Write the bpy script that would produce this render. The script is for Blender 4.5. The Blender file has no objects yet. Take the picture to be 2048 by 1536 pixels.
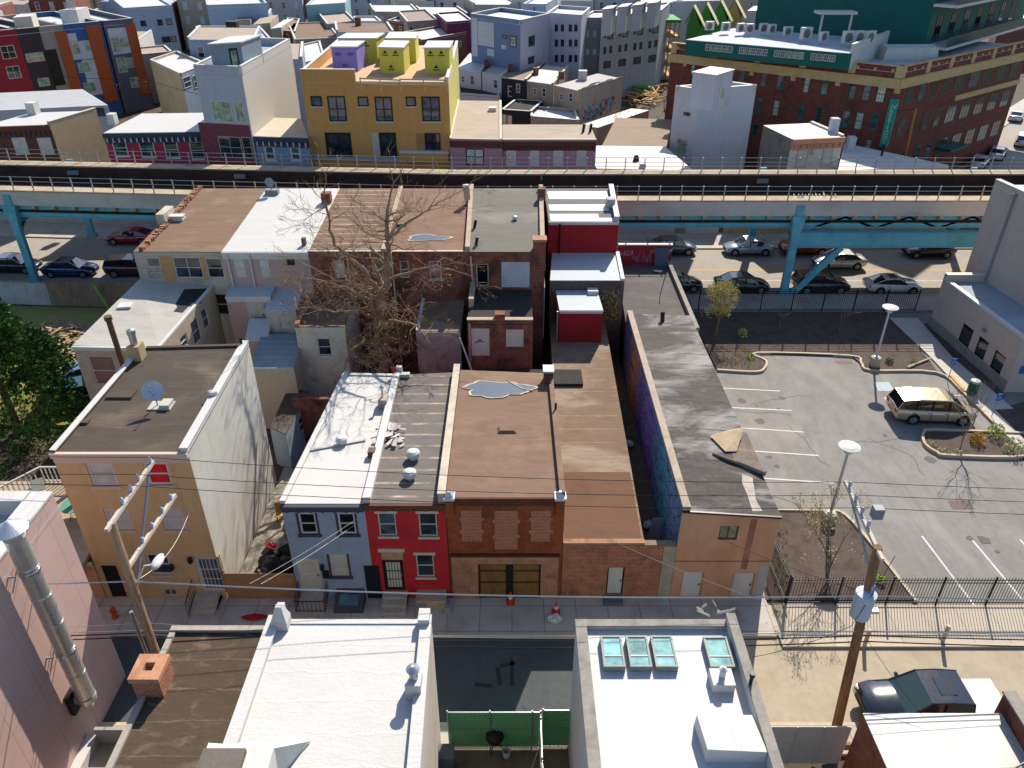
import bpy, math, random
from mathutils import Vector
random.seed(7)
S = bpy.context.scene
COL = S.collection
R = math.radians

# ---------------------------------------------------------------- camera, sky, sun, exposure
CAM_H, FOC, PITCH = 28.0, 1540.0, R(31.6)          # focal length in pixels of a 2048 wide frame
cd = bpy.data.cameras.new('camera')
cam = bpy.data.objects.new('camera', cd)
COL.objects.link(cam)
cam.location = (0, 0, CAM_H)
cam.rotation_euler = (R(90) - PITCH, 0, 0)
cd.sensor_width = 36.0
cd.lens = 36.0 * FOC / 2048
cd.clip_end = 5000
S.camera = cam
SUN_EL, SUN_AZ = R(40), R(20)                        # azimuth from +y towards +x
w = bpy.data.worlds.new('World')
S.world = w
w.use_nodes = True
sky = w.node_tree.nodes.new('ShaderNodeTexSky')
sky.sky_type = 'NISHITA'
sky.sun_disc = False
sky.sun_elevation = SUN_EL
sky.sun_rotation = SUN_AZ
bg = w.node_tree.nodes['Background']
w.node_tree.links.new(sky.outputs[0], bg.inputs[0])
bg.inputs[1].default_value = 0.11
sky.ozone_density = 2.3
sky.dust_density = 0.6
ld = bpy.data.lights.new('sun', 'SUN')
ld.energy = 4.7
ld.angle = R(0.5)
ld.color = (1.0, 0.92, 0.8)
lo = bpy.data.objects.new('sun', ld)
COL.objects.link(lo)
sdir = Vector((math.cos(SUN_EL) * math.sin(SUN_AZ), math.cos(SUN_EL) * math.cos(SUN_AZ), math.sin(SUN_EL)))
lo.rotation_euler = sdir.to_track_quat('Z', 'Y').to_euler()
S.view_settings.view_transform = 'Standard'
S.view_settings.look = 'None'
S.view_settings.exposure = 0.9
S.view_settings.gamma = 1.0

# ---------------------------------------------------------------- helpers
cp_, sp_ = math.cos(PITCH), math.sin(PITCH)
def ray(px, py):
    u = (px - 1024) / FOC
    v = (py - 768) / FOC
    return Vector((u, cp_ - v * sp_, -sp_ - v * cp_))
def gd(px, py, z=0.0):                               # survey: where a sight line meets height z
    d = ray(px, py)
    t = (z - CAM_H) / d.z
    return Vector((d.x * t, d.y * t, z))
def at(px, py, Y):                                   # where it meets the upright plane y = Y
    d = ray(px, py)
    t = Y / d.y
    return Vector((d.x * t, Y, CAM_H + d.z * t))
def lin(h):
    h = h.lstrip('#')
    r = []
    for i in (0, 2, 4):
        c = int(h[i:i + 2], 16) / 255
        r.append(c / 12.92 if c < .04045 else ((c + .055) / 1.055) ** 2.4)
    g = 1.32 - .92 * max(r)                          # albedo range of a soft, wide exposure
    return tuple(x * g for x in r)
def k(c, f):
    return tuple(min(.95, max(0, x * f)) for x in c)
def c4(c):
    return (c[0], c[1], c[2], 1)

WL = {}
def thing(name, label, cat, loc=(0, 0, 0), group=None, rz=0):
    o = bpy.data.objects.new(name, None)
    COL.objects.link(o)
    o.empty_display_size = .2
    o.location = loc
    o.rotation_euler = (0, 0, rz)
    WL[o] = Vector(loc)
    return tag(o, label, cat, group)
def tag(o, label, cat, group=None):
    o['label'] = label
    o['category'] = cat
    if group:
        o['group'] = group
    return o
def copy_tree(o, parent=None):
    c = o.copy()
    COL.objects.link(c)
    c.parent = parent
    for ch in o.children:
        copy_tree(ch, c)
    return c

class MB:
    """collects faces in world (or local) metres and links them as one mesh object"""
    def __init__(s):
        s.v = []; s.f = []; s.m = []
    def poly(s, pts, mi=0):
        n = len(s.v)
        s.v += [tuple(p) for p in pts]
        s.f.append(tuple(range(n, n + len(pts)))); s.m.append(mi)
    def hexa(s, P, mi=0):                            # 8 corners: bottom ring CCW, top ring
        n = len(s.v)
        s.v += [tuple(p) for p in P]
        for q in ((3, 2, 1, 0), (4, 5, 6, 7), (0, 1, 5, 4), (1, 2, 6, 5), (2, 3, 7, 6), (3, 0, 4, 7)):
            s.f.append(tuple(n + i for i in q)); s.m.append(mi)
        return s
    def box(s, x0, y0, z0, x1, y1, z1, mi=0):
        return s.hexa([(x0, y0, z0), (x1, y0, z0), (x1, y1, z0), (x0, y1, z0), (x0, y0, z1), (x1, y0, z1), (x1, y1, z1), (x0, y1, z1)], mi)
    def obox(s, o, a, b, c, mi=0):                   # corner and three edge vectors
        o, a, b, c = Vector(o), Vector(a), Vector(b), Vector(c)
        if a.cross(b).dot(c) < 0:
            a, b = b, a
        return s.hexa([o, o + a, o + a + b, o + b, o + c, o + a + c, o + a + b + c, o + b + c], mi)
    def prism(s, pts, z0, z1, mi=0, mtop=None):      # pts CCW; z may be lists
        n = len(pts); b = len(s.v)
        za = z0 if isinstance(z0, (list, tuple)) else [z0] * n
        zb = z1 if isinstance(z1, (list, tuple)) else [z1] * n
        s.v += [(p[0], p[1], za[i]) for i, p in enumerate(pts)] + [(p[0], p[1], zb[i]) for i, p in enumerate(pts)]
        s.f.append(tuple(b + i for i in reversed(range(n)))); s.m.append(mi)
        s.f.append(tuple(b + n + i for i in range(n))); s.m.append(mi if mtop is None else mtop)
        for i in range(n):
            j = (i + 1) % n
            s.f.append((b + i, b + j, b + n + j, b + n + i)); s.m.append(mi)
        return s
    def tube(s, p0, p1, r0, r1=None, n=8, mi=0, cap=True):
        p0, p1 = Vector(p0), Vector(p1)
        r1 = r0 if r1 is None else r1
        d = (p1 - p0)
        if d.length < 1e-6:
            return s
        d.normalize()
        a = d.orthogonal().normalized(); c = d.cross(a)
        b = len(s.v)
        for p, r in ((p0, r0), (p1, r1)):
            for i in range(n):
                t = 2 * math.pi * i / n
                s.v.append(tuple(p + a * (r * math.cos(t)) + c * (r * math.sin(t))))
        for i in range(n):
            j = (i + 1) % n
            s.f.append((b + i, b + j, b + n + j, b + n + i)); s.m.append(mi)
        if cap:
            s.f.append(tuple(b + i for i in reversed(range(n)))); s.m.append(mi)
            s.f.append(tuple(b + n + i for i in range(n))); s.m.append(mi)
        return s
    def path(s, pts, r, n=5, mi=0):
        pts = [Vector(p) for p in pts]
        b = len(s.v); L = len(pts)
        for q, p in enumerate(pts):
            d = (pts[min(q + 1, L - 1)] - pts[max(q - 1, 0)]).normalized()
            a = d.cross(Vector((0, 0, 1)))
            a = a.normalized() if a.length > 1e-4 else Vector((1, 0, 0))
            c = d.cross(a)
            rr = r[q] if isinstance(r, (list, tuple)) else r
            for i in range(n):
                t = 2 * math.pi * i / n
                s.v.append(tuple(p + a * (rr * math.cos(t)) + c * (rr * math.sin(t))))
        for q in range(L - 1):
            for i in range(n):
                j = (i + 1) % n
                s.f.append((b + q * n + i, b + (q + 1) * n + i, b + (q + 1) * n + j, b + q * n + j)); s.m.append(mi)
        s.f.append(tuple(b + i for i in range(n))); s.m.append(mi)
        s.f.append(tuple(b + (L - 1) * n + i for i in reversed(range(n)))); s.m.append(mi)
        return s
    def lathe(s, prof, c=(0, 0, 0), n=16, mi=0):     # prof: (r, z) from bottom to top
        b = len(s.v); L = len(prof)
        for r, z in prof:
            for i in range(n):
                t = 2 * math.pi * i / n
                s.v.append((c[0] + r * math.cos(t), c[1] + r * math.sin(t), c[2] + z))
        for q in range(L - 1):
            for i in range(n):
                j = (i + 1) % n
                s.f.append((b + q * n + i, b + q * n + j, b + (q + 1) * n + j, b + (q + 1) * n + i)); s.m.append(mi)
        s.f.append(tuple(b + i for i in reversed(range(n)))); s.m.append(mi)
        s.f.append(tuple(b + (L - 1) * n + i for i in range(n))); s.m.append(mi)
        return s
    def blob(s, c, rx, ry, rz, n=8, jit=.15, mi=0):
        b = len(s.v); rows = max(3, n // 2)
        for q in range(1, rows):
            th = math.pi * q / rows
            for i in range(n):
                t = 2 * math.pi * i / n
                f = 1 + random.uniform(-jit, jit)
                s.v.append((c[0] + rx * f * math.sin(th) * math.cos(t), c[1] + ry * f * math.sin(th) * math.sin(t), c[2] - rz * f * math.cos(th)))
        lo = len(s.v); s.v.append((c[0], c[1], c[2] - rz)); s.v.append((c[0], c[1], c[2] + rz))
        for q in range(rows - 2):
            for i in range(n):
                j = (i + 1) % n
                s.f.append((b + q * n + i, b + q * n + j, b + (q + 1) * n + j, b + (q + 1) * n + i)); s.m.append(mi)
        e = b + (rows - 2) * n
        for i in range(n):
            j = (i + 1) % n
            s.f.append((lo, b + j, b + i)); s.m.append(mi)
            s.f.append((lo + 1, e + i, e + j)); s.m.append(mi)
        return s
    def build(s, name, mats, parent=None, smooth=False, local=False, kind=None, label=None):
        me = bpy.data.meshes.new(name)
        off = Vector((0, 0, 0)) if (parent is None or local) else WL.get(parent, Vector((0, 0, 0)))
        me.from_pydata([(v[0] - off.x, v[1] - off.y, v[2] - off.z) for v in s.v], [], s.f)
        if not isinstance(mats, (list, tuple)):
            mats = [mats]
        for m in mats:
            me.materials.append(m)
        if len(mats) > 1:
            me.polygons.foreach_set('material_index', s.m)
        if smooth:
            me.polygons.foreach_set('use_smooth', [True] * len(s.f))
        uv = me.uv_layers.new(name='UVMap')
        buf = []
        V = s.v
        for p in me.polygons:
            n = p.normal
            if abs(n.z) > .6:
                for vi in p.vertices:
                    buf += (V[vi][0], V[vi][1])
            else:
                l = math.hypot(n.x, n.y) or 1
                tx, ty = -n.y / l, n.x / l
                for vi in p.vertices:
                    buf += (V[vi][0] * tx + V[vi][1] * ty, V[vi][2])
        uv.data.foreach_set('uv', buf)
        me.update()
        o = bpy.data.objects.new(name, me)
        COL.objects.link(o)
        WL[o] = off.copy()
        if parent is not None:
            o.parent = parent
        if kind:
            o['kind'] = kind
        if label:
            o['label'] = label
        return o
def one(name, label, cat, mb, mats, group=None, smooth=False, loc=None):
    """a thing that is one mesh, its origin at its base"""
    xs = [v[0] for v in mb.v]; ys = [v[1] for v in mb.v]; zs = [v[2] for v in mb.v]
    c = Vector(loc) if loc else Vector(((min(xs) + max(xs)) / 2, (min(ys) + max(ys)) / 2, min(zs)))
    o = mb.build(name, mats, smooth=smooth)
    for v in o.data.vertices:
        v.co -= c
    o.location = c
    WL[o] = c
    return tag(o, label, cat, group)

# ---------------------------------------------------------------- materials
def newmat(name):
    m = bpy.data.materials.new(name)
    m.use_nodes = True
    nt = m.node_tree
    return m, nt, nt.nodes['Principled BSDF']
def nd(nt, t, ins=None, **kw):
    n = nt.nodes.new('ShaderNode' + t)
    for a, b in kw.items():
        setattr(n, a, b)
    for a, b in (ins or {}).items():
        if hasattr(b, 'is_output'):
            nt.links.new(b, n.inputs[a])
        else:
            n.inputs[a].default_value = b
    return n
def mix(nt, f, a, b, mode='MIX'):
    n = nt.nodes.new('ShaderNodeMix')
    n.data_type = 'RGBA'; n.blend_type = mode
    for i, x in ((0, f), (6, a), (7, b)):
        if hasattr(x, 'is_output'):
            nt.links.new(x, n.inputs[i])
        else:
            n.inputs[i].default_value = c4(x) if isinstance(x, tuple) and len(x) == 3 else x
    return n.outputs[2]
def rng(nt, x, a, b, c=0., d=1.):
    n = nd(nt, 'MapRange', {0: x, 1: a, 2: b, 3: c, 4: d})
    return n.outputs[0]
def noise(nt, co, scale, detail=5., rough=.6, dist=0.):
    return nd(nt, 'TexNoise', {'Vector': co, 'Scale': scale, 'Detail': detail, 'Roughness': rough, 'Distortion': dist}).outputs[0]
def uvco(nt, sx=1., sy=1.):
    t = nd(nt, 'TexCoord')
    if sx == 1 and sy == 1:
        return t.outputs['UV']
    return nd(nt, 'Mapping', {'Vector': t.outputs['UV'], 'Scale': (sx, sy, 1)}).outputs[0]
def bumpn(nt, b, h, strength, dist=.02):
    n = nd(nt, 'Bump', {'Height': h, 'Strength': strength, 'Distance': dist})
    nt.links.new(n.outputs[0], b.inputs['Normal'])

CACHE = {}
def plain(name, c, rough=.8, var=.12, sc=4., stain=None, amt=.5, big=.5, th=(.48, .68), bump=.15, metal=0., spec=.2, stretch=(1, 1)):
    """paint, stucco, concrete, soil: fine mottling and larger stains"""
    if name in CACHE:
        return CACHE[name]
    if isinstance(c, str): c = lin(c)
    m, nt, b = newmat(name)
    co = uvco(nt)
    n1 = noise(nt, co, sc, 6, .65)
    col = mix(nt, rng(nt, n1, .3, .7), k(c, 1 - var), k(c, 1 + var))
    if stain:
        if isinstance(stain, str): stain = lin(stain)
        n2 = noise(nt, uvco(nt, *stretch), big, 7, .62, .4)
        col = mix(nt, rng(nt, n2, th[0], th[1], 0, amt), col, stain)
    if bump:
        drip = noise(nt, uvco(nt, 1.6, .28), 1.1, 7, .7, .3)
        col = mix(nt, rng(nt, drip, .5, .72, 0, .5), col, k(c, .7))
    nt.links.new(col, b.inputs['Base Color'])
    b.inputs['Roughness'].default_value = rough
    b.inputs['Metallic'].default_value = metal
    b.inputs['Specular IOR Level'].default_value = spec
    if bump:
        bumpn(nt, b, noise(nt, co, sc * 6, 4), bump, .02)
    CACHE[name] = m
    return m
def roofing(name, c, seam='#cbbfae', sp=.95, sw=.05, amt=.5, stain=None, samt=.5, big=.35, var=.16, rough=.85, th=(.5, .7), wob=.04, bump=.25, vert=0., spec=.16):
    """felt or coated roll roofing laid left to right, with lapped seams"""
    if name in CACHE:
        return CACHE[name]
    c = lin(c) if isinstance(c, str) else c
    if sw < .5: sw *= 1.9
    amt = min(1, amt * 1.5)
    m, nt, b = newmat(name)
    co = uvco(nt)
    sepn = nd(nt, 'SeparateXYZ', {0: co})
    wobn = noise(nt, co, 1.1, 5, .7)
    y = nd(nt, 'Math', {0: sepn.outputs[1], 1: nd(nt, 'Math', {0: wobn, 1: wob * 6}, operation='MULTIPLY').outputs[0]}, operation='ADD').outputs[0]
    fy = nd(nt, 'Math', {0: nd(nt, 'Math', {0: y, 1: sp}, operation='DIVIDE').outputs[0]}, operation='FRACT').outputs[0]
    edge = rng(nt, fy, sw / sp * .3, sw / sp, 1., 0.)
    brk = rng(nt, noise(nt, co, .9, 4), .38, .62)
    ef = nd(nt, 'Math', {0: nd(nt, 'Math', {0: edge, 1: brk}, operation='MULTIPLY').outputs[0], 1: amt}, operation='MULTIPLY').outputs[0]
    n1 = noise(nt, uvco(nt, .5, 1.6), 1.6, 8, .72)
    n3 = noise(nt, uvco(nt, .8, 1.3), 5.5, 6, .7, .3)
    col = mix(nt, rng(nt, n1, .3, .7), k(c, 1 - var * 1.2), k(c, 1 + var * 1.2))
    col = mix(nt, rng(nt, n3, .35, .65, 0, .55), col, k(c, 1 - var * 1.5))
    # each roll has aged a little differently
    row = nd(nt, 'Math', {0: nd(nt, 'Math', {0: y, 1: sp}, operation='DIVIDE').outputs[0]}, operation='FLOOR').outputs[0]
    rr = nd(nt, 'TexWhiteNoise', {'W': row}, noise_dimensions='1D').outputs[0]
    col = mix(nt, rng(nt, rr, 0, 1, 0, .5), col, k(c, 1 - var * .9))
    if stain:
        st = lin(stain) if isinstance(stain, str) else stain
        n2 = noise(nt, uvco(nt, .7, 1.2), big, 7, .62, .6)
        col = mix(nt, rng(nt, n2, th[0], th[1], 0, samt), col, st)
    col = mix(nt, ef, col, lin(seam))
    n5 = noise(nt, uvco(nt, .35, .9), .8, 5, .75, 1.2)
    col = mix(nt, rng(nt, n5, .52, .6, 0, .35), col, k(c, .62 if max(c) < .4 else .86))
    scuff = noise(nt, uvco(nt, .5, 2.2), 3.1, 4, .8, .8)
    col = mix(nt, rng(nt, scuff, .64, .7, 0, .45), col, k(c, 1.55 if max(c) < .4 else .8))
    fine = noise(nt, co, 22, 3)
    col = mix(nt, rng(nt, fine, .35, .65, 0, .18), col, k(c, .6))
    nt.links.new(col, b.inputs['Base Color'])
    b.inputs['Roughness'].default_value = rough
    b.inputs['Specular IOR Level'].default_value = spec
    h = nd(nt, 'Math', {0: nd(nt, 'Math', {0: n3, 1: .9}, operation='MULTIPLY').outputs[0], 1: edge}, operation='ADD').outputs[0]
    bumpn(nt, b, h, bump, .045)
    CACHE[name] = m
    return m
def brick(name, c1, c2, mortar='#8d7f74', bw=.24, bh=.085, stain=None, amt=.5, ms=.012, rough=.9, big=.6, th=(.5, .68), var=.25):
    if name in CACHE:
        return CACHE[name]
    m, nt, b = newmat(name)
    co = uvco(nt)
    bt = nd(nt, 'TexBrick', {'Vector': co, 'Color1': c4(lin(c1)), 'Color2': c4(lin(c2)), 'Mortar': c4(lin(mortar)), 'Scale': 1., 'Mortar Size': ms, 'Brick Width': bw, 'Row Height': bh})
    n1 = noise(nt, co, 2.2, 7, .7)
    col = mix(nt, rng(nt, n1, .3, .7, 0, 1), bt.outputs[0], mix(nt, 1., bt.outputs[0], (1 - var * 1.6,) * 3, 'MULTIPLY'))
    if stain:
        n2 = noise(nt, uvco(nt, 1, .8), big, 7, .65, .5)
        col = mix(nt, rng(nt, n2, th[0], th[1], 0, amt), col, lin(stain))
    nt.links.new(col, b.inputs['Base Color'])
    b.inputs['Roughness'].default_value = rough
    b.inputs['Specular IOR Level'].default_value = .25
    bumpn(nt, b, bt.outputs['Fac'], .35, -.01)
    CACHE[name] = m
    return m
def siding(name, c, pitch=.14, axis=1, strength=.5, rough=.6, var=.06, stain=None, amt=.4, metal=0., prof='SAW', big=.6):
    """boards (saw profile) or corrugated sheet (sine)"""
    if name in CACHE:
        return CACHE[name]
    c = lin(c) if isinstance(c, str) else c
    m, nt, b = newmat(name)
    co = uvco(nt)
    wv = nd(nt, 'TexWave', {'Vector': co, 'Scale': .314159 / pitch, 'Distortion': 0.}, wave_type='BANDS', bands_direction='Y' if axis else 'X', wave_profile=prof)
    n1 = noise(nt, co, 3, 6, .65)
    col = mix(nt, rng(nt, n1, .3, .7), k(c, 1 - var), k(c, 1 + var))
    if stain:
        col = mix(nt, rng(nt, noise(nt, uvco(nt, 1.4, .5) if axis == 0 else co, big, 7, .65, .5), .5, .68, 0, amt), col, lin(stain))
    nt.links.new(col, b.inputs['Base Color'])
    b.inputs['Roughness'].default_value = rough
    b.inputs['Metallic'].default_value = metal
    bumpn(nt, b, wv.outputs['Fac'], strength, .03)
    CACHE[name] = m
    return m
def panels(name, c, w_, h_, joint='#4a4448', ms=.02, var=.05, rough=.6, stain=None, amt=.3):
    if name in CACHE:
        return CACHE[name]
    c = lin(c)
    m, nt, b = newmat(name)
    co = uvco(nt)
    bt = nd(nt, 'TexBrick', {'Vector': co, 'Color1': c4(k(c, 1 - var)), 'Color2': c4(k(c, 1 + var)), 'Mortar': c4(lin(joint)), 'Scale': 1., 'Mortar Size': ms, 'Brick Width': w_, 'Row Height': h_}, offset=0.)
    n1 = noise(nt, co, 1.5, 6, .65)
    col = mix(nt, rng(nt, n1, .3, .7, 0, .5), bt.outputs[0], mix(nt, 1., bt.outputs[0], (.86,) * 3, 'MULTIPLY'))
    if stain:
        col = mix(nt, rng(nt, noise(nt, co, .5, 7, .65), .5, .7, 0, amt), col, lin(stain))
    nt.links.new(col, b.inputs['Base Color'])
    b.inputs['Roughness'].default_value = rough
    bumpn(nt, b, bt.outputs['Fac'], .3, -.015)
    CACHE[name] = m
    return m
def glass(name, c, rough=.05, var=.6):
    """window glass seen by day: dark, glossy, with faint curtains or rooms behind"""
    if name in CACHE:
        return CACHE[name]
    c = lin(c)
    m, nt, b = newmat(name)
    n1 = noise(nt, uvco(nt), 1.3, 4, .6)
    nt.links.new(mix(nt, rng(nt, n1, .35, .65), k(c, 1 - var), k(c, 1 + var)), b.inputs['Base Color'])
    b.inputs['Roughness'].default_value = rough
    b.inputs['Specular IOR Level'].default_value = .8
    CACHE[name] = m
    return m
def gloss(name, c, rough=.3, metal=0., coat=0., var=.03):
    if name in CACHE:
        return CACHE[name]
    c = lin(c) if isinstance(c, str) else c
    m, nt, b = newmat(name)
    t = nd(nt, 'TexCoord')
    n1 = noise(nt, t.outputs['Object'], 6, 5, .6)
    nt.links.new(mix(nt, rng(nt, n1, .3, .7), k(c, 1 - var), k(c, 1 + var)), b.inputs['Base Color'])
    nt.links.new(rng(nt, n1, .3, .7, rough * .85, min(1, rough * 1.2)), b.inputs['Roughness'])
    b.inputs['Metallic'].default_value = metal
    b.inputs['Coat Weight'].default_value = coat
    b.inputs['Coat Roughness'].default_value = .05
    CACHE[name] = m
    return m
def leafmat(name, a, b_, sc=.5):
    if name in CACHE:
        return CACHE[name]
    m, nt, b = newmat(name)
    g = nd(nt, 'NewGeometry')
    t = nd(nt, 'TexCoord')
    f = rng(nt, noise(nt, t.outputs['Object'], sc, 3, .6), .35, .65)
    rr = rng(nt, g.outputs['Random Per Island'], 0, 1)
    f2 = nd(nt, 'Math', {0: f, 1: rr}, operation='ADD').outputs[0]
    nt.links.new(mix(nt, rng(nt, f2, .4, 1.5), lin(a), lin(b_)), b.inputs['Base Color'])
    b.inputs['Roughness'].default_value = .6
    b.inputs['Specular IOR Level'].default_value = .25
    try:
        b.inputs['Transmission Weight'].default_value = 0
        b.inputs['Subsurface Weight'].default_value = 0
    except Exception:
        pass
    CACHE[name] = m
    return m

G_DARK = glass('window_glass_dark', '#20262c')
G_MID = glass('window_glass_grey', '#3a4650')
G_BLIND = glass('window_glass_blinds', '#b3b4ae', .15, .12)
G_CURT = glass('window_glass_curtain', '#85857c', .1, .4)
G_RED = glass('window_glass_red_curtain', '#c80c18', .15, .3)
G_GRN = glass('window_glass_green_reflection', '#7d8f78', .06, .5)  # pale greenish reflections put into the pane colour
G_BLK = glass('window_glass_black', '#0c0e11')
W_FR = plain('white_vinyl_frame', '#f2f2ee', .45, .04, 8, bump=0)
K_FR = plain('black_metal_frame', '#17181b', .4, .1, 8, bump=0)
B_FR = plain('beige_frame', '#b9ab93', .6, .08, 8, bump=0)
G_FR = plain('grey_frame', '#6d7276', .5, .08, 8, bump=0)
N_FR = plain('green_metal_frame', '#1d4a3c', .5, .1, 8, bump=0)

# ---------------------------------------------------------------- buildings
def inset(poly, d):
    n = len(poly); out = []
    for i in range(n):
        p0, p1, p2 = Vector(poly[i - 1][:2]), Vector(poly[i][:2]), Vector(poly[(i + 1) % n][:2])
        a = (p1 - p0).normalized(); b = (p2 - p1).normalized()
        na = Vector((-a.y, a.x)); nb = Vector((-b.y, b.x))
        den = 1 + na.dot(nb)
        out.append(tuple(p1 + (na + nb) * (d / max(.2, den))))
    return out
class Bd:
    """a building from its footprint (CCW, first edge the front) with real window openings"""
    def __init__(s, name, label, cat, poly, top, base=-.1, wall=None, roof=None, edges=None, group=None, roof_t=.05):
        s.poly = [Vector((p[0], p[1])) for p in poly]
        n = len(poly)
        s.top = list(top) if isinstance(top, (list, tuple)) else [top] * n
        s.base = base
        s.wall = wall; s.roof = roof; s.edges = edges or {}
        s.rt = roof_t
        c = sum(s.poly, Vector((0, 0))) / n
        s.root = thing(name, label, cat, (c.x, c.y, base), group)
        s.holes = {i: [] for i in range(n)}
    def edge(s, e):
        n = len(s.poly)
        a, b = s.poly[e], s.poly[(e + 1) % n]
        d = (b - a); L = d.length; d = d / L
        return a, d, L, Vector((d.y, -d.x))           # start, direction, length, outward normal
    def P(s, e, u, z, out=0.):
        a, d, L, nn = s.edge(e)
        q = a + d * u + nn * out
        return Vector((q.x, q.y, z))
    def hit(s, e, px, py):
        a, d, L, nn = s.edge(e)
        r = ray(px, py)
        t = (a.x * nn.x + a.y * nn.y) / (r.x * nn.x + r.y * nn.y)
        q = Vector((r.x * t, r.y * t))
        return (q - a).dot(d), CAM_H + r.z * t
    def rect(s, e, x0, y0, x1, y1):
        xm, ym = (x0 + x1) / 2, (y0 + y1) / 2
        u0 = s.hit(e, x0, ym)[0]; u1 = s.hit(e, x1, ym)[0]
        z1 = s.hit(e, xm, y0)[1]; z0 = s.hit(e, xm, y1)[1]
        return min(u0, u1), max(u0, u1), min(z0, z1), max(z0, z1)
    def slab(s, e, u0, u1, z0, z1, o0, o1, mb=None, mi=0):
        mb = mb or MB()
        a = s.P(e, u0, z0, o0)
        mb.obox(a, s.P(e, u1, z0, o0) - a, s.P(e, u0, z0, o1) - a, Vector((0, 0, z1 - z0)), mi)
        return mb
    def win(s, e, x0=0, y0=0, x1=0, y1=0, uz=None, fr=None, pane=None, deep=.1, fw=.055, sash=True, mull=0, cols=0, rows=0, sill=None, lintel=None, name='window', proud=None, surround=None, label=None, blind=None, off=0.):
        u0, u1, z0, z1 = uz or s.rect(e, x0, y0, x1, y1)
        fr = fr or W_FR; pane = pane or G_DARK
        if proud is None:
            s.holes[e].append((u0, u1, z0, z1))
            of0, of1, pn = -deep, -deep + .05, -deep + .018
        else:
            of0, of1, pn = off, off + proud, off + proud * .45
        mb = MB()
        s.slab(e, u0, u0 + fw, z0, z1, of0, of1, mb); s.slab(e, u1 - fw, u1, z0, z1, of0, of1, mb)
        s.slab(e, u0 + fw, u1 - fw, z0, z0 + fw, of0, of1, mb); s.slab(e, u0 + fw, u1 - fw, z1 - fw, z1, of0, of1, mb)
        bz = fw * .7
        if sash:
            zm = (z0 + z1) / 2
            s.slab(e, u0 + fw, u1 - fw, zm - bz / 2, zm + bz / 2, of0, of1 + .012, mb)
        for i in range(mull):
            um = u0 + (u1 - u0) * (i + 1) / (mull + 1)
            s.slab(e, um - bz / 2, um + bz / 2, z0 + fw, z1 - fw, of0, of1 + .006, mb)
        t = .025
        for i in range(cols):
            um = u0 + (u1 - u0) * (i + 1) / (cols + 1)
            s.slab(e, um - t / 2, um + t / 2, z0 + fw, z1 - fw, of0, of1 - .008, mb)
        for i in range(rows):
            zm = z0 + (z1 - z0) * (i + 1) / (rows + 1)
            s.slab(e, u0 + fw, u1 - fw, zm - t / 2, zm + t / 2, of0, of1 - .01, mb)
        o = mb.build(name, fr, s.root, label=label)
        pm = MB()
        s.slab(e, u0 + fw * .5, u1 - fw * .5, z0 + fw * .5, z1 - fw * .5, pn - .012, pn, pm)
        pm.build('pane', pane, o)
        if blind:
            bm = MB()
            s.slab(e, u0 + fw, u1 - fw, z1 - (z1 - z0) * blind[1], z1 - fw, pn, pn + .004, bm)
            bm.build('blind', blind[0], o)
        if sill:
            sm = MB(); s.slab(e, u0 - .08, u1 + .08, z0 - .1, z0, -.02, .07, sm); sm.build('sill', sill, o)
        if lintel:
            sm = MB(); s.slab(e, u0 - .1, u1 + .1, z1, z1 + .14, -.02, .05, sm); sm.build('lintel', lintel, o)
        if surround:
            sm = MB()
            s.slab(e, u0 - .1, u0, z0, z1 + .03, -.02, .02, sm); s.slab(e, u1, u1 + .1, z0, z1 + .03, -.02, .02, sm)
            s.slab(e, u0 - .16, u1 + .16, z0 - .16, z0, -.02, .05, sm)
            sm.build('surround', surround, o)
        return o
    def door(s, e, x0=0, y0=0, x1=0, y1=0, m=None, fr=None, uz=None, deep=.12, z0=None, lites=None, pane=None, grille=None, handle=True, label=None, proud=None, name='door'):
        u0, u1, za, z1 = uz or s.rect(e, x0, y0, x1, y1)
        if z0 is not None: za = z0
        if proud is None:
            s.holes[e].append((u0, u1, za, z1)); o0, o1 = -deep, -deep + .05
        else:
            o0, o1 = -.01, proud
        mb = MB(); f = .07
        s.slab(e, u0 + f, u1 - f, za, z1 - f, o0, o1 - .012, mb)
        o = mb.build(name, m or W_FR, s.root, label=label)
        mf = MB()
        s.slab(e, u0, u0 + f, za, z1, o0, o1 + .01, mf); s.slab(e, u1 - f, u1, za, z1, o0, o1 + .01, mf); s.slab(e, u0 + f, u1 - f, z1 - f, z1, o0, o1 + .01, mf)
        mf.build('door_frame', fr or m or W_FR, o)
        w_ = u1 - u0 - 2 * f; h_ = z1 - f - za
        if lites:
            pm = MB()
            for (a, b, c, d) in lites:
                s.slab(e, u0 + f + w_ * a, u0 + f + w_ * b, za + h_ * c, za + h_ * d, o1 - .012, o1 - .004, pm)
            pm.build('door_panel', pane or G_MID, o)
        if grille:
            gm = MB(); n = 6
            for i in range(n):
                uu = u0 + f + w_ * (i + .5) / n
                s.slab(e, uu - .012, uu + .012, za + .1, z1 - f - .08, o1 - .004, o1 + .012, gm)
            for q in (.06, .36, .64, .95):
                s.slab(e, u0 + f, u1 - f, za + h_ * q - .02, za + h_ * q + .02, o1 - .004, o1 + .014, gm)
            gm.build('grille', grille, o)
        if handle:
            hm = MB(); uu = u1 - f - .09
            s.slab(e, uu, uu + .05, za + h_ * .47, za + h_ * .53, o1 - .013, o1 + .03, hm)
            hm.build('handle', K_FR if m is not K_FR else G_FR, o)
        return o
    def panel(s, e, x0=0, y0=0, x1=0, y1=0, m=None, uz=None, out=.02, name='wall_panel', label=None, ins=-.01):
        u0, u1, z0, z1 = uz or s.rect(e, x0, y0, x1, y1)
        mb = s.slab(e, u0, u1, z0, z1, ins, out)
        return mb.build(name, m, s.root, label=label)
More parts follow.
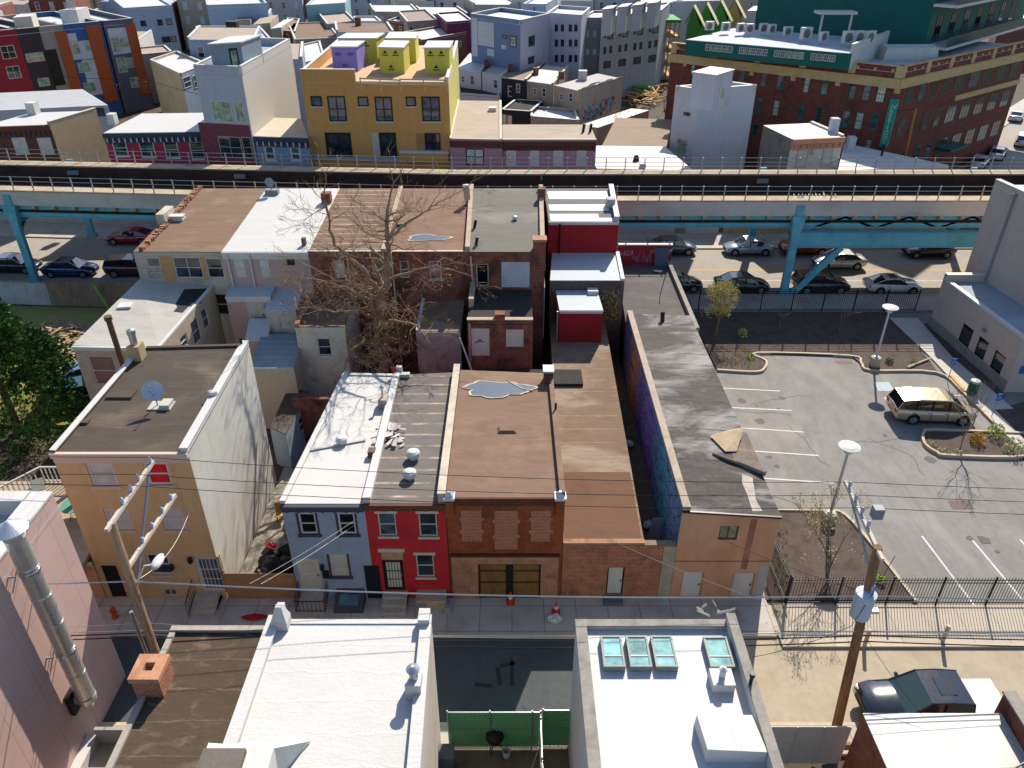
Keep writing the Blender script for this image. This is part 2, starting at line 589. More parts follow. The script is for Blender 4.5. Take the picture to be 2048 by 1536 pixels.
    def cornice(s, e, z0, z1, m, depth=.25, n=0, bm=None, name='cornice', u0=0., u1=None):
        L = s.edge(e)[2]; u1 = u1 or L
        mb = MB()
        s.slab(e, u0, u1, z0 + (z1 - z0) * .55, z1, -.01, depth, mb)
        s.slab(e, u0 + .02, u1 - .02, z0, z0 + (z1 - z0) * .55, -.01, depth * .35, mb)
        o = mb.build(name, m, s.root)
        if n:
            b = MB()
            for i in range(n):
                u = u0 + (u1 - u0) * (i + .5) / n
                s.slab(e, u - .05, u + .05, z0 + (z1 - z0) * .1, z0 + (z1 - z0) * .55, depth * .35, depth * .85, b)
            b.build('bracket_trim', bm or m, o)
        return o
    def parapet(s, e, h, m, cop=None, t=.22, u0=0., u1=None, ct=.05):
        n = len(s.poly)
        a, d, L, nn = s.edge(e); u1 = L if u1 is None else u1
        za = s.top[e] + s.rt; zb = s.top[(e + 1) % n] + s.rt
        def Z(u): return za + (zb - za) * u / L
        def bar(o0, o1, lo, hi):
            P = [s.P(e, u0, Z(u0) + lo, o0), s.P(e, u1, Z(u1) + lo, o0), s.P(e, u1, Z(u1) + lo, o1), s.P(e, u0, Z(u0) + lo, o1)]
            P = [P[3], P[2], P[1], P[0]]
            Q = [Vector((p.x, p.y, p.z + hi - lo)) for p in P]
            return MB().hexa(P + Q)
        o = bar(-t, 0, 0, h).build('parapet', m, s.root)
        if cop:
            bar(-t - .03, .03, h, h + ct).build('coping', cop, o)
        return o
    def on_roof(s, px, py, lift=0.):
        z = sum(s.top) / len(s.top) + s.rt
        for _ in range(3):
            p = gd(px, py, z)
            z = s.roof_z(p) + s.rt
        return Vector((p.x, p.y, z + lift))
    def roof_z(s, p):
        a, d, L, nn = s.edge(0)
        q = Vector((p.x, p.y)) - a
        dep = -(s.poly[2] - a).dot(nn) or 1
        v = min(1, max(0, -q.dot(nn) / dep)); u = min(1, max(0, q.dot(d) / L))
        if len(s.top) < 4: return s.top[0]
        return (s.top[0] * (1 - u) + s.top[1] * u) * (1 - v) + (s.top[3] * (1 - u) + s.top[2] * u) * v
    def finish(s, roof=True):
        n = len(s.poly); mats = [s.wall]; mb = MB()
        for e in range(n):
            mt = s.edges.get(e, s.wall)
            if mt not in mats: mats.append(mt)
            mi = mats.index(mt)
            a, d, L, nn = s.edge(e)
            ta, tb = s.top[e], s.top[(e + 1) % n]
            tm = min(ta, tb); H = [h for h in s.holes[e]]
            us = sorted({0., L} | {min(L, max(0., x)) for h in H for x in h[:2]})
            zs = sorted({s.base, tm} | {min(tm, max(s.base, x)) for h in H for x in h[2:]})
            for i in range(len(us) - 1):
                for j in range(len(zs) - 1):
                    um, zm = (us[i] + us[i + 1]) / 2, (zs[j] + zs[j + 1]) / 2
                    if any(h[0] < um < h[1] and h[2] < zm < h[3] for h in H): continue
                    mb.poly([s.P(e, us[i], zs[j]), s.P(e, us[i + 1], zs[j]), s.P(e, us[i + 1], zs[j + 1]), s.P(e, us[i], zs[j + 1])], mi)
            if abs(ta - tb) > 1e-4:
                pts = [s.P(e, 0, tm), s.P(e, L, tm)]
                if tb > tm: pts.append(s.P(e, L, tb))
                if ta > tm: pts.append(s.P(e, 0, ta))
                mb.poly(pts, mi)
            for (u0, u1, z0, z1) in H:
                q = -.16
                A = [(u0, z0), (u1, z0), (u1, z1), (u0, z1)]
                for i in range(4):
                    (ua, va), (ub, vb) = A[i], A[(i + 1) % 4]
                    mb.poly([s.P(e, ua, va), s.P(e, ua, va, q), s.P(e, ub, vb, q), s.P(e, ub, vb)], mi)
                mb.poly([s.P(e, u0, z0, q), s.P(e, u1, z0, q), s.P(e, u1, z1, q), s.P(e, u0, z1, q)], mi)
        s.wall_o = mb.build('wall', mats, s.root)
        if roof:
            rb = MB().prism(s.poly, s.top, [t + s.rt for t in s.top])
            s.roof_o = rb.build('roof', s.roof, s.root)
        return s
def far(name, label, cat, tl, tr, back, wall, roof, Y=None, z=None, base=-.1, edges=None, group=None, side='r', depth=None):
    """a building known by its roof corners: front left, front right and the one behind the right (or left) end, plus the front left corner's distance or its height"""
    if z is None:
        A = at(tl[0], tl[1], Y); z = A.z
    else:
        A = gd(tl[0], tl[1], z)
    B = gd(tr[0], tr[1], z)
    a = Vector((A.x, A.y)); b = Vector((B.x, B.y))
    C = gd(back[0], back[1], z)
    v = Vector((C.x, C.y)) - (b if side == 'r' else a)
    if depth: v = v.normalized() * depth
    return Bd(name, label, cat, [a, b, b + v, a + v], z, base, wall, roof, edges, group)
# ---------------------------------------------------------------- setting
def yv(x):                                           # the avenue and its viaduct bend slightly at the left
    return max(0., -(x + 5)) * .072
ASPH = plain('street_asphalt', '#8c857c', .92, .08, 3, '#7d756b', .5, .35, bump=.3)
ASPH_D = plain('lane_asphalt', '#6b6a69', .9, .1, 3, '#4c4b4c', .6, .3, bump=.3)
LOT = plain('lot_asphalt', '#6b6864', .95, .1, 2.5, '#807c76', .8, .3, (.42, .66), bump=.3, stretch=(1.4, .8))
SIDE = panels('pavement_slabs', '#a79f95', 1.5, 1.5, '#6e675f', .02, .07, .9, '#6f665d', .6)
CURB = plain('kerb_stone', '#b3a48d', .85, .12, 6)
DIRT = plain('yard_earth', '#453c32', .95, .25, 2, '#3b342d', .6, .4, bump=.6)
MULCH = plain('bark_mulch', '#4a4039', .95, .4, 14, '#2e2622', .7, 1.2, bump=1.)
PAINT = plain('road_paint', '#d9d5cd', .7, .08, 8, '#8d8881', .5, 2., bump=0)
YELP = plain('yellow_paint', '#c99b35', .7, .1, 8, bump=0)
def sheet(name, pts, z, m, th=.0, kind='structure'):
    mb = MB()
    if th: mb.prism([p[:2] for p in pts], z - th, z)
    else: mb.poly([(p[0], p[1], z) for p in pts])
    o = mb.build(name, m); o['kind'] = kind
    return o
sheet('ground', [(-3000, -500), (3000, -500), (3000, 4000), (-3000, 4000)], -.16, DIRT)
def band(x0, x1, y0, y1, step=6, bend=True):
    xs = [x0 + (x1 - x0) * i / step for i in range(step + 1)]
    b = yv if bend else (lambda x: 0)
    return [(x, y0 + b(x)) for x in xs] + [(x, y1 + b(x)) for x in reversed(xs)]
sheet('street', [(-140, 19.3), (9.3, 19.3), (9.6, 23.8), (-140, 23.8)], -.115, plain('new_shade_dark_asphalt', '#3f4243', .9, .12, 3, '#333638', .6, .35, bump=.3))  # newer asphalt, its colour darkened further to hold the street's shade
sheet('street', [(9.3, 19.3), (140, 19.3), (140, 23.8), (9.6, 23.8)], -.115, plain('sunlit_tan_asphalt', '#988c78', .92, .08, 3, '#827662', .6, .5, bump=.3))  # sunlit part of the same street, the light put into a paler tan
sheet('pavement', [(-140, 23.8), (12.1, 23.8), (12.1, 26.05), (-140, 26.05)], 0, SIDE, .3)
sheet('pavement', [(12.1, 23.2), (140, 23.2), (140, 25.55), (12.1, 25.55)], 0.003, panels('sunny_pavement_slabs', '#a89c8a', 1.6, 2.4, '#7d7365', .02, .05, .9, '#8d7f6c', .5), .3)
sheet('pavement', [(-140, 18.0), (140, 18.0), (140, 19.3), (-140, 19.3)], -.006, SIDE, .3)
sheet('avenue', band(-140, 160, 60.1, 70.8, 30), -.11, ASPH)
sheet('pavement', band(-140, 160, 57.1, 60.1, 30), 0, SIDE, .3)
sheet('pavement', band(-140, 160, 70.8, 74.9, 30), 0, SIDE, .3)
for (a, b, y) in ((-70, -16, 65.5), (8, 45, 65.5)):
    mb = MB(); n = 12
    for dy in (0, .22):
        for i in range(n):
            x0, x1 = a + (b - a) * i / n, a + (b - a) * (i + 1) / n
            mb.poly([(x0, y + dy + yv(x0), -.104), (x1, y + dy + yv(x1), -.104), (x1, y + dy + .1 + yv(x1), -.104), (x0, y + dy + .1 + yv(x0), -.104)])
    o = mb.build('road_marking', YELP); o['kind'] = 'structure'
mb = MB()
for y in (63.2,):
    for x in range(10, 44, 1):
        mb.poly([(x, y, -.104), (x + 1, y, -.104), (x + 1, y + .11, -.104), (x, y + .11, -.104)])
o = mb.build('road_marking', PAINT); o['kind'] = 'structure'
# tar patch lines on the street
mb = MB()
for a, b in (((995, 1335), (1000, 1370)), ((1000, 1332), (1030, 1325)), ((1024, 1320), (1024, 1372)), ((950, 1368), (985, 1372))):
    p, q = gd(*a, -.11), gd(*b, -.11); d = (q - p).normalized(); n_ = Vector((-d.y, d.x, 0)) * .09
    mb.poly([p - n_, q - n_, q + n_, p + n_])
o = mb.build('tar_patch', plain('fresh_tar', '#2a2725', .7, .2, 5)); o['kind'] = 'structure'

# ---- car park
sheet('car_park', [(12.05, 25.55), (60, 25.55), (60, 56.9), (12.6, 56.9)], -.09, LOT, .1)
def pxpoly(pts, z=0.): return [gd(a, b, z) for a, b in pts]
def bed(pts, z, m, name='planting_bed', th=.2):
    return sheet(name, pts, z, m, th)
bed(pxpoly([(1434, 739), (1515, 743), (1529, 735), (1533, 722), (1515, 706), (1703, 712), (1720, 725), (1738, 739), (1875, 743), (1835, 690), (1780, 638), (1775, 625), (1380, 625), (1395, 660)]), .012, MULCH)
bed(pxpoly([(1558, 1025), (1660, 1027), (1690, 1035), (1830, 1200), (1570, 1200), (1530, 1200), (1540, 1100)]), .013, MULCH)
isl = [(1848, 866), (1870, 861), (2060, 868), (2060, 912), (1900, 912), (1872, 905), (1852, 892), (1845, 878)]
bed(pxpoly(list(reversed(isl))), .014, MULCH)
bed(pxpoly([(2000, 868), (2060, 930), (2060, 800), (2008, 815)]), .006, MULCH)
bed(pxpoly([(1835, 650), (1862, 645), (2010, 790), (1990, 815)]), .011, MULCH)
sheet('footpath', pxpoly([(1778, 636), (1835, 636), (1905, 715), (2048, 835), (2070, 870), (2070, 920), (2010, 868), (1985, 845), (1925, 783), (1862, 715)]), .02, panels('path_concrete', '#b4ab9f', 1.5, 1.5, '#8b8278', .015, .04, .9), .2)
bed(pxpoly([(1990, 820), (2070, 900), (2070, 815)]), .03, MULCH)
def kerb(pts, z=.0, m=CURB, w_=.16, h=.16, name='kerb'):
    P = [gd(a, b, 0) if len(x) == 2 else Vector(x) for x in pts for a, b in [x[:2]]]
    mb = MB()
    nrm = []
    for i in range(len(P)):
        d = (P[min(i + 1, len(P) - 1)] - P[max(i - 1, 0)]).normalized()
        nrm.append(Vector((-d.y, d.x, 0)) * w_ / 2)
    for i in range(len(P) - 1):
        a, b = P[i], P[i + 1]
        na, nb = nrm[i], nrm[i + 1]
        lo_, hi_ = Vector((0, 0, -.12)), Vector((0, 0, h - .08))
        q = [a - na, b - nb, b + nb, a + na]
        if (b - a).cross(na).z < 0: q = q[::-1]
        mb.hexa([p + lo_ for p in q] + [p + hi_ for p in q])
    o = mb.build(name, m); o['kind'] = 'structure'
    return o
def smooth_px(pts, n=4):
    out = []
    for i in range(len(pts) - 1):
        p0 = pts[max(i - 1, 0)]; p1 = pts[i]; p2 = pts[i + 1]; p3 = pts[min(i + 2, len(pts) - 1)]
        for j in range(n):
            t = j / n
            f = lambda a, b, c, d: .5 * (2 * b + (c - a) * t + (2 * a - 5 * b + 4 * c - d) * t * t + (3 * b - a - 3 * c + d) * t ** 3)
            out.append((f(p0[0], p1[0], p2[0], p3[0]), f(p0[1], p1[1], p2[1], p3[1])))
    return out + [pts[-1]]
kerb(smooth_px([(1434, 740), (1512, 744), (1530, 735), (1532, 722), (1515, 706), (1700, 712), (1722, 726), (1742, 741), (1872, 745), (1925, 784), (1988, 846)]))
kerb(smooth_px([(1545, 1020), (1640, 1022), (1690, 1030), (1760, 1110), (1832, 1203)]))
kerb(smooth_px(isl[2:] + isl[:3]), h=.2)
kerb([(-60, 23.8, 0), (12, 23.8, 0)], h=.09); kerb([(12.1, 23.22, 0), (60, 23.22, 0)], h=.09)
kerb([(-60, 19.3, 0), (60, 19.3, 0)], h=.085)
kerb([(x, 60.1 + yv(x), 0) for x in range(-80, 81, 5)], h=.09); kerb([(x, 70.8 + yv(x), 0) for x in range(-80, 81, 5)], h=.09)
mb = MB()
def stripe(a, b, w_=.11, z=-.08):
    p, q = gd(*a, z), gd(*b, z); d = (q - p).normalized(); n_ = Vector((-d.y, d.x, 0)) * w_ / 2
    mb.poly([p - n_, q - n_, q + n_, p + n_])
for a, b in (((1440, 776), (1560, 782)), ((1440, 814), (1583, 821)), ((1470, 855), (1607, 864)), ((1490, 901), (1637, 911)), ((1520, 956), (1667, 966)),
             ((1844, 1072), (1955, 1219)), ((1942, 1077), (2045, 1200)), ((2040, 1079), (2120, 1170)), ((1769, 795), (1784, 811)), ((1769, 795), (1795, 795)), ((1890, 792), (1930, 790))):
    stripe(a, b)
o = mb.build('parking_marking', PAINT); o['kind'] = 'structure'
rl = random.Random(31); mb = MB()
for i in range(16):
    q = gd(rl.uniform(1480, 1600), rl.uniform(780, 950), -.082) if i < 9 else gd(rl.uniform(1650, 2000), rl.uniform(800, 1180), -.082)
    n_ = 9; r0 = rl.uniform(.12, .4)
    mb.poly([q + Vector((r0 * rl.uniform(.6, 1.2) * math.cos(6.283 * j / n_), r0 * rl.uniform(.5, 1.1) * math.sin(6.283 * j / n_), .0005 * i)) for j in range(n_)])
for i in range(7):
    q = gd(rl.uniform(1500, 1950), rl.uniform(780, 1150), -.083); a = rl.uniform(0, 3.14)
    for j in range(9):
        d = Vector((math.cos(a), math.sin(a), 0)); e = q + d * rl.uniform(.3, .7); n_ = Vector((-d.y, d.x, 0)) * .025
        mb.poly([q - n_, e - n_, e + n_, q + n_]); q = e; a += rl.uniform(-.5, .5)
o = mb.build('oil_stain', plain('oil_stain', '#4f4b47', .8, .2, 5)); o['kind'] = 'structure'
mb = MB(); mb.poly(pxpoly([(1747, 764), (1777, 764), (1790, 782), (1757, 782)], -.081))
o = mb.build('parking_marking', plain('pale_blue_paint', '#a7b4b9', .8, .1, 6, '#8b8f90', .6, 1.5)); o['kind'] = 'structure'
mb = MB(); mb.obox(gd(1925, 784, 0), gd(1897, 752, 0) - gd(1925, 784, 0), (.2, -.12, 0), (0, 0, .14))
one('kerb_ramp', 'yellow painted kerb piece beside the path into the beige building', 'kerb ramp', mb, YELP)

# ---------------------------------------------------------------- the row in the middle
WHITE_ROOF = roofing('white_coated_roof', '#e3e0da', '#c4beb3', 1.1, .05, .35, '#b9b1a4', .35, .3, .05, .6, (.55, .75))
TAR_ROOF = roofing('dark_tar_roof', '#453d35', '#3a322b', 1., .05, .5, '#75685a', .5, .35, .18)
BROWN_ROOF = roofing('brown_felt_roof', '#6b5547', '#5b4636', 1., .03, .3, '#8f7660', .5, .35, .12)
BROWN2 = roofing('worn_brown_felt_roof', '#6a5646', '#9c8c78', 1.25, .05, .4, '#8f8170', .75, .3, .14, th=(.45, .62))
GREY_STRIPE = roofing('grey_roll_roof', '#5f5a56', '#c0ad93', .98, .09, .8, '#5f5145', .6, .3, .1, wob=.02)
STUC = plain('tan_stucco', '#cbab80', .9, .05, 3, '#ba976a', .5, .5, bump=.2)
WSTUC = plain('white_stucco', '#d4cfc4', .9, .05, 2, '#aea698', .6, .5, bump=.3, stretch=(1, .35))
PINKT = plain('pale_pink_trim', '#cdb7a8', .8, .06, 5, bump=0)
WHT = plain('white_paint', '#d6d4cf', .6, .05, 6, '#b5b0a6', .4, 1.)
BLUEP = brick('blue_painted_brick', '#98adc4', '#8ea4bc', '#8295ac', .24, .09, '#7588a0', .6, .014, .75, .5, var=.1)
REDP = brick('red_painted_brick', '#c62d36', '#b92831', '#9f222b', .24, .09, '#7d1820', .6, .014, .7, .5, var=.1)
BRK = brick('orange_brick', '#bb7250', '#a15c40', '#c4ad96', stain='#4a2a1e', amt=.6)
BRK_D = brick('rust_painted_brick', '#96502f', '#854326', '#7a4229', stain='#452115', amt=.8, ms=.006, big=.45, th=(.42, .66))
BRK_N = brick('new_infill_brick', '#a55b3e', '#8f4a31', '#ae917b', .23, .085, ms=.012, var=.15)
BRK_R = brick('old_red_brick', '#87432f', '#6b3226', '#8f786b', stain='#33201a', amt=.85, ms=.009, th=(.46, .62))
SLATE = plain('dark_slate_trim', '#34363f', .7, .1, 5, bump=0)
STONE = plain('stone_trim', '#c9bda8', .8, .08, 5, '#9f937f', .4, 1.5)
DKBR = plain('dark_brown_wood', '#4f3024', .8, .15, 5, bump=0)

# tan three storey house
H = Bd('rowhouse', 'three storey tan stucco corner house with white side wall and dark flat roof', 'house', [(-19.35, 26), (-13.6, 26), (-13.5, 34.7), (-18.9, 34.4)], [8.55, 8.55, 8.95, 8.95], wall=STUC, roof=TAR_ROOF, edges={1: WSTUC, 2: WSTUC})
for wd in ((178, 927, 231, 972), (213, 1019, 262, 1060), (324, 1017, 368, 1060)):
    H.win(0, *wd, pane=G_BLIND, sill=PINKT, fw=.1)
H.win(0, 292, 926, 340, 970, pane=G_RED, sill=PINKT, fw=.1, label='window with bright red curtain')
H.win(0, 296, 1108, 341, 1150, pane=G_DARK, sill=PINKT, fw=.1)
H.win(0, 328, 1179, 354, 1192, pane=G_MID, sash=False, mull=1)
H.door(0, 394, 1113, 446, 1178, WHT, lites=[(.12, .88, .08, .92)], pane=G_MID, grille=WHT, z0=.42)
H.door(0, 212, 1131, 243, 1192, K_FR, z0=.02, handle=False, label='dark recessed doorway')
H.parapet(1, .22, WHT, WHT, .3); H.parapet(3, .12, TAR_ROOF, WHT, .22); H.parapet(2, .1, TAR_ROOF, None, .2, .25, 5.1)
H.cornice(0, 8.12, 8.66, PINKT, .16)
H.finish()
TAN = H
mb = MB()
for i in range(3): mb.box(-14.95 + .0, 24.9 + i * .3, 0, -13.85, 26, .14 * (i + 1))
st = mb.build('front_steps', plain('step_concrete', '#a1988c', .9, .1, 4, '#7b7268', .5, 1.), H.root)
def rail(bd, pts, h=.85, m=K_FR, name='stair_rail', nb=5):
    mb = MB()
    for i in range(len(pts) - 1):
        a, b = Vector(pts[i]), Vector(pts[i + 1])
        for hh in (h, .12): mb.tube(a + Vector((0, 0, hh)), b + Vector((0, 0, hh)), .022, n=4)
        for j in range(nb + 1):
            p = a.lerp(b, j / nb); mb.tube(p, p + Vector((0, 0, h)), .012, n=4)
    return mb.build(name, m, bd.root)
rail(H, [(-15.0, 24.8, .05), (-15.0, 25.9, .45)])
mb = MB(); c = at(262, 1133, 25.95)
mb.lathe([(.05, -.2), (.12, -.1), (.12, .12), (.03, .2)], (c.x + 1.9, 25.86, c.z + .02), 8)
mb.lathe([(.05, -.2), (.12, -.1), (.12, .12), (.03, .2)], at(380, 1121, 25.86), 8)
mb.build('wall_lamp', K_FR, H.root)
# raised hatch, chimney with flue, vent post
p = H.on_roof(243, 791)
mb = MB().box(p.x - .6, p.y - .3, p.z, p.x + .6, p.y + .35, p.z + .1); mb.build('roof_hatch', TAR_ROOF, H.root)
p = H.on_roof(165, 845)
mb = MB().box(p.x - .3, p.y - .15, p.z, p.x + .3, p.y + .15, p.z + .1); mb.build('roof_hatch', TAR_ROOF, H.root)
mb = MB().box(-18.95, 33.1, 8.5, -18.35, 33.75, 9.75); mb.build('chimney', plain('chimney_render', '#a08a6a', .9, .12, 4, '#7d6a50', .5, 1.), H.root)
mb = MB().lathe([(.17, 0), (.17, .55), (.2, .56), (.2, .8), (.05, .86)], (-18.65, 33.42, 9.75), 12); mb.build('flue_pipe', gloss('galvanised_steel', '#b5b9bb', .35, .8), H.root)
mb = MB().tube((-13.75, 34.4, 8.9), (-13.75, 34.4, 9.6), .07); mb.build('vent_pipe', K_FR, H.root)
mb = MB().blob((-13.75, 29.9, 9.1), .28, .2, .16, 8); mb.build('roof_vent', WHT, H.root)
# tall rusty flue behind it
mb = MB().tube(Vector((-21.2, 35.9, 3.9)), Vector((-22.15, 36.6, 8.9)) , .14, n=10)
mb = MB(); a = at(250, 735, 35.6); b = at(213, 640, 35.6); mb.tube((a.x, 35.6, a.z - 4), (a.x - .1, 35.6, b.z), .15, n=10); mb.tube((a.x - .1, 35.6, b.z), (a.x - .1, 35.6, b.z + .22), .2, n=10)
one('flue_pipe', 'tall rusty brown stove pipe rising behind the tan three storey house', 'flue pipe', mb, plain('rusty_pipe', '#4e3b2b', .8, .25, 5, '#2e241c', .6, 1.))
# satellite dish
p = H.on_roof(322, 812)
D = thing('satellite_dish', 'grey satellite dish on a block weighted frame on the dark tan house roof', 'satellite dish', p)
mb = MB().box(p.x - .5, p.y - .35, p.z, p.x + .55, p.y + .35, p.z + .05); mb.box(p.x + .05, p.y - .3, p.z + .05, p.x + .5, p.y + .3, p.z + .22); mb.build('base_frame', plain('cinder_block', '#a9a59c', .9, .1, 8), D)
mb = MB().tube((p.x - .15, p.y, p.z), (p.x - .15, p.y + .05, p.z + .75), .03); mb.build('mast', G_FR, D)
dish = MB(); ax = Vector((.25, -.75, .55)).normalized(); o_ = ax.orthogonal().normalized(); q_ = ax.cross(o_); cc = Vector((p.x - .15, p.y - .02, p.z + .85))
rings = []
for r_, h_ in ((0.02, 0), (.2, .025), (.36, .085), (.46, .15)):
    rings.append([cc + ax * h_ + (o_ * math.cos(t * .3927) + q_ * math.sin(t * .3927)) * r_ for t in range(16)])
for a, b in zip(rings, rings[1:]):
    for i in range(16): dish.poly([a[i], a[(i + 1) % 16], b[(i + 1) % 16], b[i]])
dish.build('reflector', gloss('grey_dish_paint', '#a7b3bd', .4), D, smooth=True)
mb = MB().tube(cc - Vector((0, 0, .4)), cc + ax * .6 - Vector((0, 0, .15)), .018, n=5); mb.blob(cc + ax * .6 - Vector((0, 0, .1)), .06, .06, .06, 6); mb.build('feed_arm', G_FR, D)

# blue house
H = Bd('rowhouse', 'two storey blue painted rowhouse with white flat roof and black window surrounds', 'house', [(-10.15, 26), (-6.5, 26), (-6.62, 37.4), (-9.5, 37.5)], [5.8, 5.8, 5.55, 5.55], wall=BLUEP, roof=WHITE_ROOF, edges={3: WSTUC})
for wd in ((599, 1027, 633, 1068), (677, 1027, 711, 1068)): H.win(0, *wd, surround=SLATE, pane=G_BLK, fw=.08)
H.win(0, 661, 1109, 696, 1152, surround=SLATE, pane=G_BLIND, blind=(plain('dark_half', '#2d3036', .3, .1, 4), .0) if False else None)
H.door(0, 596, 1118, 641, 1179, WHT, lites=[(.15, .85, .55, .93), (.15, .85, .1, .5)], pane=G_BLIND, z0=.4)
H.cornice(0, 5.42, 5.83, SLATE, .22, 7)
H.parapet(3, .12, WHT, WHT, .2); H.parapet(2, .08, WHT, None, .2)
H.finish(); BLUE = H
mb = MB().box(-10.0, 25.0, 0, -8.75, 26, .2); mb.box(-9.95, 25.45, .2, -8.8, 26, .4); mb.build('front_steps', plain('step_concrete', '#a1988c'), H.root)
rail(H, [(-10.05, 25.95, .4), (-10.05, 24.95, .15), (-8.7, 24.95, .15), (-8.7, 25.95, .4)], .75, nb=7)
mb = MB(); c = at(644, 1135, 25.9); mb.lathe([(.04, -.2), (.11, -.1), (.11, .1), (.03, .18)], c, 8); mb.build('wall_lamp', K_FR, H.root)
mb = MB(); c = at(652, 1148, 25.95); mb.box(c.x - .14, 25.86, c.z - .22, c.x + .14, 26, c.z + .2); mb.build('letter_box', K_FR, H.root)
mb = MB(); a = at(690, 1220, 25.9)
mb.hexa([(-8.35, 25.05, 0), (-6.95, 25.05, 0), (-6.95, 26, 0), (-8.35, 26, 0), (-8.3, 25.1, .3), (-7.0, 25.1, .3), (-7.0, 26, .65), (-8.3, 26, .65)])
o = mb.build('cellar_hatch', SLATE, H.root)
mb = MB(); mb.poly([(-8.1, 25.2, .36), (-7.2, 25.2, .36), (-7.2, 25.85, .61), (-8.1, 25.85, .61)]); mb.build('hatch_pane', glass('hatch_glass', '#274247'), o)
# turbine style vents, chimney box, plank on the roof
def mushroom(bd, px, py, m, s=1., name='roof_vent'):
    p = bd.on_roof(px, py)
    mb = MB().lathe([(.16 * s, 0), (.16 * s, .16 * s), (.3 * s, .17 * s), (.33 * s, .26 * s), (.3 * s, .4 * s), (.2 * s, .48 * s), (.04 * s, .5 * s)], p, 14)
    return mb.build(name, m, bd.root, smooth=False)
mushroom(H, 684, 888, WHT, .9)
p, q = H.on_roof(612, 905), H.on_roof(731, 883)
mb = MB(); d = (q - p); mb.obox(p, d, Vector((0, .12, 0)), Vector((0, 0, .08)))
one('plank', 'long grey plank lying across the white roof of the blue house', 'plank', mb, plain('weathered_board', '#a3a19d', .8, .12, 6))
p = H.on_roof(752, 812); mb = MB().box(-7.0, p.y - .35, 5.6, -6.55, p.y + .4, 6.25); mb.build('chimney', plain('dirty_render', '#9b8f82', .9, .15, 4, '#5f564c', .6, 1.), H.root)
mb = MB().tube((-6.8, p.y, 6.25), (-6.8, p.y, 6.75), .05); mb.lathe([(.1, 0), (.12, .1), (.02, .22)], (-6.8, p.y, 6.75), 8); mb.build('flue_pipe', gloss('galvanised_steel', '#b5b9bb'), H.root)
p = H.on_roof(742, 912); mb = MB().box(-6.85, p.y - .2, 5.65, -6.5, p.y + .2, 6.15); mb.build('chimney', plain('brown_stub', '#5b4a40', .9, .2, 6), H.root)

# red house
H = Bd('rowhouse', 'two storey red painted rowhouse with stone lintels and grey striped roll roof', 'house', [(-6.5, 26), (-2.93, 26), (-2.96, 37.7), (-6.62, 37.4)], [5.82, 5.82, 5.55, 5.55], wall=REDP, roof=GREY_STRIPE)
for wd, pn in (((757, 1026, 792, 1072), G_MID), ((838, 1026, 874, 1073), G_DARK)): H.win(0, *wd, lintel=STONE, sill=STONE, pane=pn)
H.win(0, 833, 1109, 868, 1154, lintel=STONE, sill=STONE, pane=G_DARK)
H.door(0, 767, 1120, 808, 1179, K_FR, lites=[(.1, .9, .08, .93)], pane=G_BLIND, grille=K_FR, z0=.5)
H.panel(0, 763, 1104, 806, 1119, plain('tan_transom', '#9a7c62', .8, .2, 4))
H.panel(0, 756, 1097, 809, 1103, STONE, out=.05)
H.panel(0, 732, 1131, 761, 1194, K_FR, out=.06, name='alley_gate', label='black sheet gate to the side alley')
H.cornice(0, 5.45, 5.86, DKBR, .16, 6, plain('rust_bracket', '#6f3a25'))
H.parapet(3, .28, plain('flashing', '#b9b4ab', .8, .1, 3, '#8d867b', .6, .8), WHT, .3); H.parapet(1, .5, plain('flashing2', '#a79c8e', .8, .12, 3, '#6f655b', .6, .8), plain('aged_coping', '#c7b9a6', .85, .12, 4, '#8a7a69', .6, 1.), .3)
H.finish(); RED = H
mb = MB()
for i in range(3): mb.box(-6.12, 24.95 + i * .33, 0, -4.95, 26, .16 * (i + 1))
mb.build('front_steps', plain('stone_steps', '#9c9184', .9, .12, 4, '#6f655a', .6, 1.2), H.root)
mb = MB().box(-4.5, 25.3, 0, -3.1, 26, .55); mb.build('cellar_hatch', plain('cellar_concrete', '#a08b73', .9, .12, 4, '#75624d', .6, 1.), H.root)
mushroom(H, 827, 918, WHT, 1.05); mushroom(H, 820, 957, WHT, 1.0)
mb = MB(); mb.box(-5.9, 25.9, 1.35, -5.7, 26, 1.35)
p = H.on_roof(785, 870)
mb = MB()
for i in range(26):
    a = random.uniform(0, 6.28); q = p + Vector((random.gauss(0, .3), random.gauss(0, .45), random.uniform(.02, .2)))
    mb.obox(q, Vector((math.cos(a), math.sin(a), random.uniform(-.2, .3))) * random.uniform(.25, .6), Vector((-math.sin(a), math.cos(a), .1)) * random.uniform(.08, .25), Vector((0, 0, .015)))
one('debris_pile', 'heap of torn white roofing scraps on the grey striped roof', 'debris pile', mb, plain('torn_felt', '#c9c4ba', .9, .2, 5, '#6f675d', .6, 3.))
mb = MB().box(-6.5, 37.0, 5.65, -5.75, 37.3, 5.85); mb.box(-6.5, 37.3, 5.65, -6.2, 37.55, 6.15); mb.build('gutter', WHT, H.root)
mb = MB().box(-6.75, 37.15, 5.95, -6.5, 37.25, 6.2); one('toolbox', 'small red tool caddy by the back gutter of the red house', 'toolbox', mb.box(-6.68, 37.18, 6.2, -6.6, 37.22, 6.28), plain('red_plastic', '#b02028', .5))

